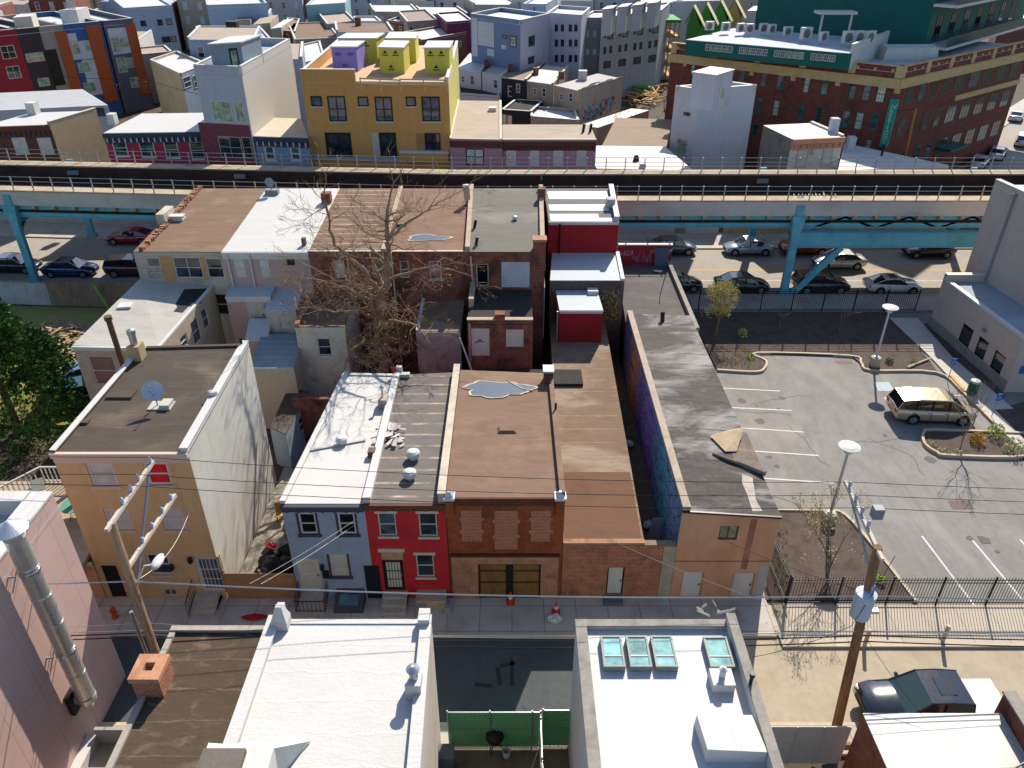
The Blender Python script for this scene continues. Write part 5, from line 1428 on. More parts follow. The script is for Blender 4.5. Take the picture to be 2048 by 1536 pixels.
scrawl(o, (wl0.x + 2.6, BY - .31, wl0.z - .8), (1, 0, 0), (0, 0, 1), 1.6, .5, 6, GRAF, .03, 5)
scrawl(o, (wl0.x + 1.1, BY - .31, wl0.z - 1.5), (1, 0, 0), (0, 0, 1), 1.6, 1.1, 4, plain('violet_graffiti', '#8f6f86', .8), .025, 9)
p = H.on_roof(1265, 522); mb = MB().box(p.x - .4, p.y - .15, p.z, p.x + .35, p.y + .15, p.z + .75); f = one('condenser_unit', 'white air conditioner unit with dark fan by the red graffiti wall', 'condenser', mb, WHT)
mb = MB().tube((p.x - .02, p.y - .16, p.z + .4), (p.x - .02, p.y - .2, p.z + .4), .27, n=14); mb.build('fan_grille', K_FR, f)
p = H.on_roof(1325, 540); one('roof_board', 'dark framed board leaning on the red graffiti wall', 'board', MB().hexa([(p.x - .55, BY - .75, zl + .06), (p.x + .5, BY - .75, zl + .06), (p.x + .5, BY - .7, zl + .06), (p.x - .55, BY - .7, zl + .06), (p.x - .55, BY - .45, zl + 1.5), (p.x + .5, BY - .45, zl + 1.5), (p.x + .5, BY - .4, zl + 1.5), (p.x - .55, BY - .4, zl + 1.5)]), plain('blue_grey_board', '#3a4a57', .6, .1))
p = H.on_roof(1316, 545); one('plastic_scrap', 'pale scraps on the charcoal roof of the low shop', 'scrap', MB().blob((p.x, p.y, p.z + .1), .4, .2, .1, 7, .4), WHT)
p = H.on_roof(1320, 590); q = H.on_roof(1341, 537); one('roof_mast', 'thin dark mast standing on the charcoal roof', 'mast', MB().tube(p, p + Vector((.6, .9, 2.2)), .03, n=5), K_FR)

# extensions behind the row
c0, c1, c2, c3 = gd(147, 690, 6.9), gd(325, 697, 6.7), Vector((at(428, 574, RY).x, RY, 0)), Vector((at(279, 560, RY).x, RY, 0))
H = ext('long rear extension with pale grey roof, partly in shade', [(c0.x, 38.4), (c1.x, 38.2), (c2.x, RY), (c3.x, RY)], [6.9, 6.8, at(428, 574, RY).z, at(279, 560, RY).z], plain('tan_grey_render', '#a8977f', .9, .12, 2.5, '#857a6c', .6, .6), roofing('pale_grey_roof', '#a8a49b', '#8d8980', 2.8, .03, .4, '#8f8b83', .4, .4, .05))
H.win(0, 184, 713, 233, 770, pane=glass('brown_curtain', '#6b4a3f', .3, .2), sash=True)
for wd in ((361, 668, 377, 697), (384, 634, 402, 690), (405, 613, 418, 660)): H.win(1, *wd, pane=G_MID)
H.cornice(0, H.top[0] - .25, H.top[0] + .02, WHT, .12); H.parapet(1, .1, WHT, None, .2); H.finish()
roofpoly(H, [(342, 623), (372, 573), (414, 577), (400, 608), (385, 605), (365, 625)], .006, plain('fresh_black_tar', '#222427', .8, .15, 4), 'tar_patch')
p = H.on_roof(252, 614); one('roof_board', 'white board lying on the pale grey extension roof', 'board', MB().obox((p.x - .4, p.y - .35, p.z), (.8, .1, .02), (-.1, .7, .0), (0, 0, .12)), WHT)
def px_ext(label, fl, fr, z, yb, wall, roof, zback=None, base=-.1, edges=None):
    a, b = gd(*fl, z), gd(*fr, z)
    zb2 = z if zback is None else zback
    return ext(label, [(a.x, a.y), (b.x, a.y), (b.x + .05, yb), (a.x - .05, yb)], [z, z, zb2, zb2], wall, roof, edges, base)
H = px_ext('mauve sided rear extension with white fascia and grey door', (451, 594), (541, 594), 6.95, RY, SIDM, BLR, 7.15)
H.cornice(0, 6.6, 6.97, WHT, .08); H.panel(0, 497, 600, 531, 660, GREYB, out=.02); H.door(0, 514, 605, 532, 650, B_FR, uz=None, proud=.05, lites=[(.15, .85, .4, .92)], pane=G_BLIND); H.finish()
H = px_ext('light grey rear extension with blue shaded roof and one small window', (530, 621), (592, 620), 6.45, RY, GREYB, BLR, 6.9)
H.win(0, 560, 634, 577, 656, pane=G_BLIND); H.finish()
MB().tube(gd(592, 622, 6.4) + Vector((0, .3, 0)), gd(592, 622, 6.4) + Vector((0, .3, .9)), .08).build('vent_pipe', WHT, H.root)
H = px_ext('low lean to with rippled dark metal roof and beige siding', (500, 735), (590, 730), 4.4, 43.4, siding('beige_siding', '#b5a48d', .13, 1, .4, .65), siding('rippled_blue_grey_roof', '#5f6d75', .5, 1, .6, .4, .2, '#8d979c', .6, prof='SIN'), 5.0)
H.cornice(0, 4.05, 4.42, GREYB, .1); H.finish()
H = px_ext('lean to with blue grey folded roof beside the mauve extension', (490, 683), (545, 664), 4.8, 44.4, SIDM, BLR, 5.6); H.finish()
H = px_ext('small peeling white rear extension stained with rust', (590, 655), (690, 652), 6.2, RY, plain('peeling_white_render', '#c9c3b5', .9, .06, 3, '#a3632f', .75, .55, (.52, .66), bump=.4), BROWN_ROOF, 6.35)
H.win(0, 636, 677, 662, 711, pane=G_DARK, sill=WHT); H.parapet(3, .2, BRK, None, .25); H.finish()
H = px_ext('rough block rear extension with weeds on its brown roof', (832, 664), (921, 663), 6.0, RY, plain('blackened_block_wall', '#837d75', .9, .2, 3, '#3f3a37', .8, .7), BROWN2, 6.15)
H.cornice(0, 5.7, 6.02, plain('dirty_fascia', '#8d8680', .8, .2), .08, ); H.parapet(3, .12, WHT, None, .2); H.finish()
p = H.on_roof(842, 646); mb = MB()
for i in range(120):
    a = random.uniform(0, 6.28); q = p + Vector((random.gauss(0, .4), random.gauss(0, .2), 0)); mb.poly([q, q + Vector((.03, 0, 0)), q + Vector((.12 * math.cos(a), .12 * math.sin(a), random.uniform(.15, .35)))])
one('weeds', 'tuft of yellow green weeds on the brown extension roof', 'weeds', mb, leafmat('weed_leaf', '#77803a', '#a9a04f'))
ze = 7.0; a, b = gd(934, 645, ze), gd(1066, 645, ze)
H = ext('brick rear extension with two whitewashed patches and black roof', [(a.x, a.y), (b.x, a.y), (b.x, RY), (a.x, RY)], ze - .15, BRK_R, plain('black_felt', '#2c2a29', .95, .2, 3))
H.panel(0, 943, 657, 979, 711, plain('cream_whitewash', '#cbc3b5', .9, .06, 3, '#a39a8c', .5, 1.), out=.02); H.panel(0, 1012, 659, 1047, 693, plain('cream_whitewash', '#cbc3b5'), out=.02)
H.parapet(0, .25, BRK_R, plain('tan_flashing', '#a08d78'), .3); H.parapet(3, .6, plain('tan_flashing', '#a08d78'), None, .3, 0, 2.6)
MB().box((a.x + b.x) / 2 - .3, a.y - .04, ze - .1, (a.x + b.x) / 2 + .3, a.y + .5, ze + .55).build('chimney', BRK_R, H.root)
H.finish()
MB().tube(Vector((a.x + .15, a.y - .1, ze)), Vector((a.x + .15, a.y - .1, 4)), .07, n=6).build('downpipe', GALV, H.root)
scrawl(H.root, (a.x + .5, a.y - .05, 5.4), (1, 0, 0), (0, 0, 1), .5, .6, 1, K_FR, .015, 11)
MB_ = MB().box(a.x - 1.1, 39.2, -.1, b.x + 3.0, 40.9, 3.9); H2 = one('flat_roof_link', 'low black roofed link behind the brick garage', 'extension', MB_, plain('black_felt', '#2c2a29'))
q0, q1 = at(920, 672, 41.2), at(946, 736, 41.0); one('broken_pipe', 'pale broken gutter pipe leaning against the brick extension', 'pipe', MB().tube(q0 + Vector((0, -.2, 0)), q1 + Vector((0, -.6, 0)), .05, n=6), WHT)
# brick yard wall behind the blue house
mb = MB().box(-13.1, 38.6, -.1, -9.7, 38.9, 3.2); one('yard_wall', 'tall old brick yard wall behind the blue house', 'wall', mb, BRK_R)

# ---------------------------------------------------------------- grass lot on the left
o = sheet('lawn', [(-75, 40.5), (-25.1, 40.5), (-25.1, 46), (-25.1, 56.9), (-75, 60)], .02, plain('rough_grass', '#5f6a32', .95, .35, 5, '#7d6a45', .8, .6, (.42, .62), bump=.8), .15); o['kind'] = 'structure'
mb = MB(); f0, f1 = Vector((-75, 61.5)), Vector((-36.3, 58.7))
o = sheet('debris_ground', pxpoly([(70, 730), (60, 655), (130, 640), (190, 650), (175, 740), (150, 800), (90, 800)], 0), .05, plain('trampled_earth', '#6b5a43', .95, .3, 4, '#948468', .6, 1.), .1)
boardfence('metal_fence', 'pale grey corrugated metal fence along the grass lot', (-60, 60.0), (-38.2, 58.0), 0, 1.95, siding('weathered_corrugated', '#8e959a', .18, 0, .5, .5, .12, '#6b5a4c', .5, prof='SIN'), 12, False, post_every=3)
boardfence('board_fence', 'tall weathered wooden fence beside the end rowhouse', (-38.15, 58.0), (-25.3, 57.2), 0, 2.2, siding('weathered_fence_boards', '#6b594a', .2, 0, .3, .9, .25, '#3f352c', .6), 40, False, post_every=2.4)
q = at(180, 543, 57.4); one('green_pipe', 'bright green pole leaning on the wooden fence', 'pole', MB().tube((q.x, 57.3, 2.2), (q.x + .8, 57.1, .1), .07, n=6), plain('lime_green_paint', '#7fae3a', .6))
mb = MB(); c0 = gd(105, 690, 0)
for i in range(110):
    a = random.uniform(0, 6.28); q = gd(random.uniform(75, 175), random.uniform(655, 745), 0) + Vector((0, 0, random.uniform(.0, .35)))
    mb.obox(q, Vector((math.cos(a), math.sin(a), random.uniform(-.25, .3))) * random.uniform(.3, 1.4), Vector((-math.sin(a), math.cos(a), 0)) * random.uniform(.06, .25), Vector((0, 0, .06)))
one('debris_pile', 'pile of broken boards and dead wood on the grass lot', 'debris pile', mb, plain('broken_boards', '#a58f70', .95, .35, 3, '#5f4d38', .6, 2.))
# deck on the left
dz = 2.6
d0, d1, d2, d3 = gd(0, 985, dz), gd(105, 925, dz), gd(160, 1000, dz), gd(150, 1110, dz)
D = thing('deck', 'raised wooden deck with white railing left of the tan house', 'deck', (-23.5, 28, 0))
MB().box(-27, 25.2, dz - .2, -19.6, 31.6, dz).build('deck_floor', siding('deck_boards', '#97856c', .15, 1, .3, .85, .15, '#6b5c48', .5), D)
for x in (-26.9, -23.2, -19.8): MB().box(x, 25.3, 0, x + .15, 25.45, dz - .2).build('deck_post', WHT, D)
mb = MB()
for (a, b) in (((-27, 27.6), (-24.3, 31.5)), ((-24.3, 31.5), (-20.6, 31.5))):
    a, b = Vector((*a, dz)), Vector((*b, dz)); L = (b - a).length
    for h in (.12, 1.0): mb.tube(a + Vector((0, 0, h)), b + Vector((0, 0, h)), .05, n=4)
    for i in range(int(L / .22)): q = a.lerp(b, i * .22 / L); mb.tube(q, q + Vector((0, 0, 1.0)), .035, n=4)
mb.build('railing', WHT, D)
p = Vector((-21.3, 28.9, dz)); U = thing('patio_umbrella', 'closed dark red umbrella standing on the wooden deck', 'umbrella', p)
MB().tube(p, p + Vector((0, 0, 2.6)), .03, n=6).build('pole', W_FR, U)
MB().lathe([(.16, .9), (.2, 1.3), (.15, 2.0), (.05, 2.65)], p, 8).build('canopy', plain('dark_red_canvas', '#8d1620', .8, .2, 6), U)
t = thing('table', 'green round table under the closed red umbrella', 'table', (p.x, p.y - .0, dz)); MB().lathe([(.65, .7), (.68, .72), (.68, .74)], p, 20).build('table_top', plain('green_glass_top', '#4f7d66', .2, .1), t); 
for a in (0, 2.1, 4.2): MB().tube((p.x + .5 * math.cos(a), p.y + .5 * math.sin(a), dz), (p.x + .2 * math.cos(a), p.y + .2 * math.sin(a), dz + .7), .02, n=5).build('leg', K_FR, t)
for i, (x, y, r_) in enumerate(((-23.6, 29.9, .6), (-22.9, 28.7, .9))):
    t = thing('sun_lounger', ('grey lounger on the deck nearer the railing', 'grey lounger on the deck nearer the red umbrella')[i], 'lounger', (x, y, dz), 'loungers on the deck', r_)
    MB().box(-.3, -.9, .3, .3, .5, .38).build('seat', plain('grey_mesh_fabric', '#8f9488', .8, .1), t, local=True)
    MB().hexa([(-.3, .5, .3), (.3, .5, .3), (.3, .55, .38), (-.3, .55, .38), (-.3, 1.0, .75), (.3, 1.0, .75), (.3, 1.05, .8), (-.3, 1.05, .8)]).build('backrest', plain('grey_mesh_fabric', '#8f9488'), t, local=True)
    for sx in (-.27, .27):
        for sy in (-.8, .45): MB().tube((sx, sy, 0), (sx, sy, .3), .02, n=5).build('leg', W_FR, t, local=True)
H = Bd('rowhouse', 'peach annex with dark doorway between the pink building and tan house', 'house', [(-22.2, 26), (-19.4, 26), (-19.4, 28.4), (-22.2, 28.4)], 2.3, wall=PEACH, roof=TAR_ROOF)
H.door(0, uz=(1.1, 1.9, .02, 1.95), m=K_FR, grille=G_FR); H.cornice(0, 2.1, 2.34, STONE, .2); H.finish()
mb = MB().tube((-19.9, 28.6, 1.6), (-22.8, 29.2, 1.5), .008, n=4); one('clothes_line', 'washing line with red and white clothes below the deck', 'washing line', mb, CAB_L)
for i, c_ in enumerate(('#b01f34', '#c9c9cc', '#d8d5d0')):
    pass

# ---------------------------------------------------------------- the elevated railway
V = thing('rail_viaduct', 'elevated railway viaduct with concrete walkways and turquoise steel girders', 'viaduct', (0, 64, 0))
XS = [-160, -130, -100, -75, -55, -45, -35, -25, -15, -5] + list(range(0, 161, 20))
NY, FYV = 60.4, 68.9
CONC = plain('viaduct_concrete', '#cdc6ba', .9, .06, 1.5, '#8d847a', .6, .35, stretch=(.4, 1.2))
CONC2 = plain('walkway_concrete', '#a0907a', .9, .12, 2, '#6f6150', .6, .6)
INW = plain('shade_dark_inner_wall', '#382b24', .95, .2, 1.5, '#1f1814', .7, .5)  # wall colour darkened to stand for the shade inside the track trench
TEAL = plain('turquoise_steel', '#6ab0bd', .6, .1, 2, '#47828d', .6, .6, bump=.1)
RUST = plain('rusty_track_bed', '#221915', .95, .25, 3, '#2e211c', .6, .8, bump=.6)  # rust brown, darkened as well for the shade in the trench
def run(y0, y1, z0, z1, name, m, xs=XS):
    mb = MB()
    for a, b in zip(xs, xs[1:]):
        P = [(a, y0 + yv(a)), (b, y0 + yv(b)), (b, y1 + yv(b)), (a, y1 + yv(a))]
        mb.hexa([(*p, z0) for p in P] + [(*p, z1) for p in P])
    return mb.build(name, m, V)
run(NY, NY + .25, 6.85, 8.05, 'fascia', CONC); run(NY - .06, NY + 1.25, 8.05, 8.17, 'walkway', CONC2)
run(NY + 1.0, NY + 1.25, 6.2, 8.05, 'inner_wall', INW)
run(NY + .25, FYV - .2, 6.2, 6.4, 'deck', RUST)
run(FYV - 1.25, FYV + .06, 8.05, 8.17, 'walkway', CONC2); run(FYV - 1.25, FYV - 1.0, 6.2, 8.05, 'inner_wall', INW); run(FYV - .2, FYV, 6.85, 8.05, 'fascia', CONC)
run(NY + .35, NY + .5, 5.85, 6.75, 'girder', TEAL); run(FYV - .6, FYV - .45, 5.85, 6.75, 'girder', TEAL)
run(NY + .22, NY + .63, 5.78, 5.85, 'girder_flange', TEAL)
RAILM = gloss('rail_steel', '#6b4a3c', .5, .6)
for y in (62.6, 64.04, 65.6, 67.04): run(y, y + .08, 6.48, 6.62, 'track_rail', RAILM)
mb = MB()
for i in range(0, 200): 
    x = -55 + i * .55
    for y in (62.2, 65.2): mb.box(x, y + yv(x), 6.4, x + .22, y + 2.3 + yv(x), 6.48)
sl = mb.build('sleeper_bed', plain('sleeper_wood', '#241b17', .95, .2), V); sl['kind'] = 'stuff'
mb = MB(); mb2 = MB(); x = -58.
while x < 60:
    for y, m_ in ((NY + .02, mb),): m_.hexa([(x, y - .02 + yv(x), 6.6), (x + .35, y - .02 + yv(x), 6.6), (x + .35, y + .4 + yv(x), 6.3), (x, y + .4 + yv(x), 6.3), (x, y - .02 + yv(x), 6.85), (x + .35, y - .02 + yv(x), 6.85), (x + .35, y + .4 + yv(x), 6.85), (x, y + .4 + yv(x), 6.85)])
    x += 1.75
sl = mb.build('corbel', plain('corbel_concrete', '#a08d78', .9, .1, 3), V); sl['kind'] = 'stuff'
RLG = gloss('railing_grey', '#8d8d88', .5, .2)
def vrail(y, label):
    f = thing('railing', label, 'railing', (0, y, 8.17))
    for zz in (.36, .72, 1.1):
        MB().path([(x, y + yv(x), 8.17 + zz) for x in XS], .032, 5).build('rail', RLG, f)
    x = -57.
    while x < 58:
        MB().box(x, y - .04 + yv(x), 8.17, x + .08, y + .04 + yv(x), 9.3).build('rail_post', RLG, f); x += 1.72
vrail(NY + .08, 'grey metal railing along the near walkway of the elevated railway'); vrail(FYV - .1, 'grey metal railing along the far walkway of the elevated railway')
def bent(x, label, side=1):
    b = thing('steel_bent', label, 'viaduct support', (x, 60.6, 0))
    y0, y1 = 60.35 + yv(x), 71.2 + yv(x)
    for y in (y0, y1):
        mb = MB().box(x - .3, y - .22, -.1, x + .3, y + .22, 5.0); mb.box(x - .42, y - .3, -.1, x + .42, y + .3, .35)
        mb.hexa([(x - .3, y - .22, 5), (x + .3, y - .22, 5), (x + .3, y + .22, 5), (x - .3, y + .22, 5), (x - .55, y - .25, 6.9), (x + .55, y - .25, 6.9), (x + .55, y + .3, 6.9), (x - .55, y + .3, 6.9)])
        mb.box(x - .28, y - .12, 6.9, x + .28, y + .02, 7.75)
        mb.build('column', TEAL, b)
        mb = MB()
        for zz in range(12): 
            mb.box(x - .34, y - .26, .5 + zz * .4, x - .3, y + .26, .56 + zz * .4); mb.box(x + .3, y - .26, .5 + zz * .4, x + .34, y + .26, .56 + zz * .4)
    mb = MB().box(x - .25, y0 + .2, 5.2, x + .25, y1 - .2, 6.3); mb.build('cross_beam', TEAL, b)
    for s_, y in ((1, y0), (-1, y1)):
        P = [];  MBk = MB()
        for q in range(7):
            t = q / 6 * 1.5708; P.append((y + s_ * (.2 + 1.5 * (1 - math.cos(t)) ), 3.7 + 1.5 * math.sin(t)))
        for (ya, za), (yb_, zb2) in zip(P, P[1:]): MBk.hexa([(x - .2, ya, za), (x + .2, ya, za), (x + .2, yb_, zb2), (x - .2, yb_, zb2), (x - .2, y, max(za, 5.0) + .2), (x + .2, y, max(za, 5.) + .2), (x + .2, yb_, 5.3), (x - .2, yb_, 5.3)])
        MBk.build('gusset', TEAL, b)
    return b
bc = at(1572, 560, 60.35).x
bt = bent(bc, 'turquoise steel bent with diagonal brace rising beside the black cars')
MB().box(bc + .3, 60.15, 4.35, bc + 22, 60.6, 5.5).build('lower_girder', TEAL, bt)
MB().box(bc + .3, 60.02, 4.28, bc + 22, 60.7, 4.35).build('girder_flange', TEAL, bt); MB().box(bc + .3, 60.02, 5.5, bc + 22, 60.7, 5.57).build('girder_flange', TEAL, bt)
MB().obox((bc + .45, 60.2, .05), (3.4, 0, 4.3), (0, .4, 0), (.4, 0, -.32)).build('diagonal_brace', TEAL, bt)
MB().obox((bc + 4.2, 71.2, .05), (3.4, 0, 4.3), (0, .35, 0), (.35, 0, -.3)).build('diagonal_brace', TEAL, bt)
for i in range(3):
    x = bc + 4 + i * 5.2
    MB().obox((x - 2.4, 60.75, 5.7), (2.4, 0, .85), (0, .12, 0), (0, 0, .18)).build('lateral_brace', TEAL, bt); MB().obox((x, 60.75, 6.55), (2.4, 0, -.85), (0, .12, 0), (0, 0, .18)).build('lateral_brace', TEAL, bt)
bent(at(48, 500, 62.9).x, 'turquoise steel bent standing behind the pale corrugated fence')
bent(bc + 19.5, 'turquoise steel bent behind the beige building')
for (x, l) in ((at(118, 340, 68).x, 'left'), (at(470, 340, 68).x, 'middle'), (at(1530, 355, 67).x, 'right')):
    q = Vector((x, 67.5 + yv(x), 7.4)); one('signal_box', 'small grey trackside box fixed to the far inner wall of the viaduct', 'signal box', MB().box(q.x - .5, q.y - .1, q.z, q.x + .5, q.y + .14, q.z + .35), G_FR, 'trackside boxes on the viaduct')
p = Vector((bc + .9, 61.2, 8.17)); mb = MB()
for i in range(12): mb.poly([p + Vector((-1.4 + i * .3, -.2, .0)), p + Vector((-1.1 + i * .3, -.2, 0)), p + Vector((-1.2 + i * .3, random.uniform(.2, .6), random.uniform(.1, .35)))])
one('tarpaulin', 'crumpled pale sheet on the near viaduct walkway above the steel bent', 'sheet', mb, STONE)
# ---------------------------------------------------------------- across the avenue
Y7 = 75.0
def wins(H, e, lst, sc=1., ox=0, oy=0, **kw):
    kw.setdefault('proud', .05); kw.setdefault('fw', .09)
    for q in lst: H.win(e, *[v / sc + (ox if i % 2 == 0 else oy) for i, v in enumerate(q)], **kw)
Z1 = 2.9257
TANW = plain('tan_stained_stucco', '#c9b28a', .9, .08, 2, '#a3895f', .6, .5)
BRWN = brick('dark_brown_brick', '#5f3a30', '#53322a', '#5b4238', stain='#33211c', amt=.4)
BRACK = plain('blue_grey_cornice', '#3a4250', .8, .1, 5)
H = far('rowhouse', 'brown brick rowhouse with bracketed cornice and cream side wall across the avenue', 'house', (-40, 255), (100, 250), (193, 222), BRWN, SNOW, Y=79.3, edges={1: TANW})
wins(H, 0, ((80, 800, 160, 900), (228, 805, 308, 900)), Z1, pane=G_BLIND, sill=WHT)
H.cornice(0, H.top[0] - 1.1, H.top[0] + .05, DKBR, .3, 14, BRACK); H.parapet(1, .25, TANW, STONE, .3); H.finish()
p = H.on_roof(70, 228); MB().box(p.x - .5, p.y - .5, p.z - .05, p.x + .4, p.y + .5, p.z + 1.2).build('chimney', WHT, H.root)
MAR = brick('maroon_painted_brick', '#a8344e', '#9c2f48', '#8f2d45', ms=.006, var=.08)
H = far('rowhouse', 'maroon rowhouse with four windows and dark bracketed cornice across the avenue', 'house', (207, 267), (420, 264), (284, 228), MAR, SNOW, Y=78.3, side='l')
wins(H, 0, ((663, 815, 745, 915), (820, 820, 905, 920), (965, 825, 1045, 925), (1115, 828, 1195, 930)), Z1, pane=G_DARK, sill=WHT, lintel=WHT)
H.cornice(0, H.top[0] - .95, H.top[0] + .05, plain('navy_cornice', '#2e3644', .8, .1), .35, 18, WHT); H.finish()
p = H.on_roof(228, 247); MB().box(p.x - .4, p.y - .4, p.z - .05, p.x + .3, p.y + .5, p.z + 1.0).build('chimney', WHT, H.root)
SID_W = siding('white_siding', '#cfcac0', .2, 1, .3, .65, .04)
GRYP = plain('pale_grey_panel', '#a7aab0', .8, .05, 3)
H = far('townhouse', 'tall pale townhouse with roof deck and white sided flank across the avenue', 'townhouse', (390, 148), (484, 152), (582, 93), GRYP, roofing('deck_roof', '#98a0aa', '#7b838d', 1.5, .03, .3), Y=77.5, edges={1: SID_W})
wins(H, 0, ((1245, 590, 1360, 715), (1375, 590, 1430, 715)), Z1, pane=G_GRN, mull=1, sash=False)
H.panel(0, 405, 248, 505, 330, brick('plum_brick', '#7d3340', '#6d2b37', '#6d4a4c'), out=.03)
H.win(0, 440, 273, 484, 315, pane=G_DARK, proud=.05, off=.03, mull=1, fr=B_FR); H.win(0, 487, 274, 504, 315, pane=G_DARK, proud=.05, off=.03, fr=B_FR)
for e in (0, 1, 2, 3): H.parapet(e, .75, SID_W if e == 1 else GRYP, WHT, .25)
H.finish(); ZT = H.top[0]
def on_box(H, label, tl, tr, back, zt, wall, roof, name='roof_house', edges=None):
    """a box standing on a roof, named as a part of that building"""
    A, B = gd(*tl, zt), gd(*tr, zt); C = gd(*back, zt); v = C - B
    mb = MB().prism([A[:2], B[:2], (B + v)[:2], (A + v)[:2]], H.top[0], zt); o = mb.build(name, wall, H.root)
    mb = MB().prism(inset([A[:2], B[:2], (B + v)[:2], (A + v)[:2]], -.1), zt, zt + .12); mb.build('roof', roof, o)
    return o, A, B, v
DECKB = plain('blue_grey_panel', '#76848f', .8, .05, 3)
o, A, B, v = on_box(H, '', (418, 90), (481, 86), (520, 72), ZT + 2.5, DECKB, WHT)
d = (B - A); n_ = Vector((d.y, -d.x, 0)).normalized()
def face_rect(A, B, x0, x1, zlo, zhi, m, name, par, out=.05):
    d = B - A; n_ = Vector((d.y, -d.x, 0)).normalized(); a = A + d * x0; a.z = zlo
    return MB().obox(a, d * (x1 - x0), n_ * out, (0, 0, zhi - zlo)).build(name, m, par)
face_rect(A, B, .58, .86, ZT + .1, ZT + 2.1, K_FR, 'door', o); face_rect(A, B, .63, .81, ZT + .5, ZT + 1.9, G_GRN, 'door_pane', o, .07)
H = far('rowhouse', 'small blue grey rowhouse with white cloth on its roof across the avenue', 'house', (508, 273), (617, 277), (602, 238), plain('blue_grey_paint', '#6f8296', .8, .06, 3), roofing('tan_white_roof', '#cbbfa8', '#a89b84', 1.2, .04, .4, '#e3dccb', .7, .6), Y=76.6)
wins(H, 0, ((1555, 855, 1605, 935), (1705, 860, 1755, 935)), Z1, pane=G_MID, surround=WHT)
H.cornice(0, H.top[0] - .9, H.top[0] + .05, plain('navy_cornice', '#2e3644'), .3, 9, WHT); H.finish()
OSB = plain('osb_board', '#e6ad66', .9, .16, 16, '#c48a44', .4, 1.2, bump=.1)
YEL = plain('yellow_sheathing', '#e0d65c', .7, .05, 3, '#d2c650', .3, .6)
PUR = plain('purple_sheathing', '#968cd8', .7, .05, 3)
DECK = plain('plywood_deck', '#c9a883', .9, .08, 3, '#a8875f', .4, .8)
H = far('house_shell', 'house under construction clad in orange boards with yellow and purple roof huts', 'building', (603, 166), (897, 168), (916, 92), OSB, DECK, Y=76.8, edges={1: plain('pale_yellow_sheathing', '#d9cf78', .7, .05, 3)})
for q in ((657, 192, 692, 243), (751, 193, 785, 243), (844, 193, 880, 243)): H.win(0, *q, fr=K_FR, pane=G_MID, mull=1, sash=True, proud=.06, fw=.12, sill=WHT)
for q in ((622, 192, 644, 213), (716, 193, 737, 213), (812, 193, 832, 213)): H.win(0, *q, fr=K_FR, pane=G_MID, sash=False, proud=.06, fw=.12, sill=WHT)
for q in ((652, 265, 703, 313), (760, 265, 793, 313)): H.door(0, *q, m=K_FR, pane=G_DARK, lites=[(.1, .48, .05, .95), (.54, .92, .05, .95)], proud=.05, handle=False)
H.win(0, 850, 266, 881, 301, fr=K_FR, pane=G_DARK, mull=1, proud=.06, fw=.1); H.panel(0, 745, 266, 758, 310, GREYB); H.panel(0, 833, 267, 849, 303, plain('brown_board', '#8a6a42', .9, .1))
H.panel(0, 800, 303, 898, 322, OSB, out=.5, name='entrance_wall'); H.panel(0, 800, 300, 899, 304, WHT, out=.55, name='coping'); H.panel(0, 620, 315, 800, 319, plain('blue_grey_flashing', '#8fa3b5', .6), out=.2, name='coping')
L = H.edge(0)[2]; H.parapet(0, 1.15, OSB, WHT, .25, 0, L * .37); H.parapet(0, .15, WHT, None, .2, L * .37 + .01); H.parapet(1, .5, WHT, WHT, .25); H.parapet(3, 1.0, OSB, WHT, .25)
H.finish(); OS = H; ZO = H.top[0]
BLK = plain('black_print', '#2a2618', .8, bump=0); PPR = plain('purple_print', '#3f3a86', .8, bump=0)
for i, (tl, tr, bk, m, h) in enumerate((((662, 95), (712, 95), (728, 84), PUR, 2.3), ((757, 96), (806, 97), (817, 84), YEL, 2.4), ((848, 97), (898, 97), (905, 84), YEL, 2.4), ((676, 78), (752, 78), (768, 68), YEL, 2.4), ((772, 78), (830, 78), (836, 66), YEL, 2.4))):
    o, A, B, v = on_box(OS, '', tl, tr, bk, ZO + h, m, WHT, 'roof_hut')
    d = (B - A); n_ = Vector((d.y, -d.x, 0)).normalized()
    mb = MB()
    for (u, w_) in (((.25, .8), (.68, .8), (.45, .25)) if m is YEL else ((.25, .75), (.75, .75), (.5, .3))):
        c = A + d * u + n_ * .02; c.z = ZO + h * w_
        if m is YEL:
            mb.poly([c + d * -.09, c + d * .09, c + Vector((0, 0, .32))])
            a = c + d * -.13 + Vector((0, 0, -.2)); mb.obox(a, d * .26, n_ * .01, (0, 0, .09))
        else:
            for q in (0, .16): a = c + d * -.12 + Vector((0, 0, -q)); mb.obox(a, d * .24, n_ * .01, (0, 0, .08))
    mb.build('printed_mark', BLK if m is YEL else PPR, o)
mb = MB()
for (q0, q1) in (((720, 158), (800, 162)), ((800, 160), (893, 162))):
    a, b = gd(*q0, ZO + .9), gd(*q1, ZO + .9); mb.obox(a, b - a, (0, .06, 0), (0, 0, .12)); mb.obox(a - Vector((0, 0, .45)), b - a, (0, .06, 0), (0, 0, .1))
    for f in (0, .5, 1): q = a.lerp(b, f); mb.box(q.x - .05, q.y, ZO, q.x + .05, q.y + .1, ZO + 1.05)
mb.build('guard_rail', plain('new_timber', '#c59c63', .9, .1), OS.root)
MAUV = brick('mauve_painted_brick', '#a27c88', '#977280', '#8d6a76', ms=.006, var=.06)
TANRF = roofing('tan_grey_roof', '#97887a', '#b5a795', 1.3, .03, .35, '#a89a88', .5, .3, .06)
H = far('rowhouse', 'narrow mauve rowhouse with one wide black framed window across the avenue', 'house', (899, 279), (1004, 281), (1003, 203), MAUV, TANRF, Y=75.3)
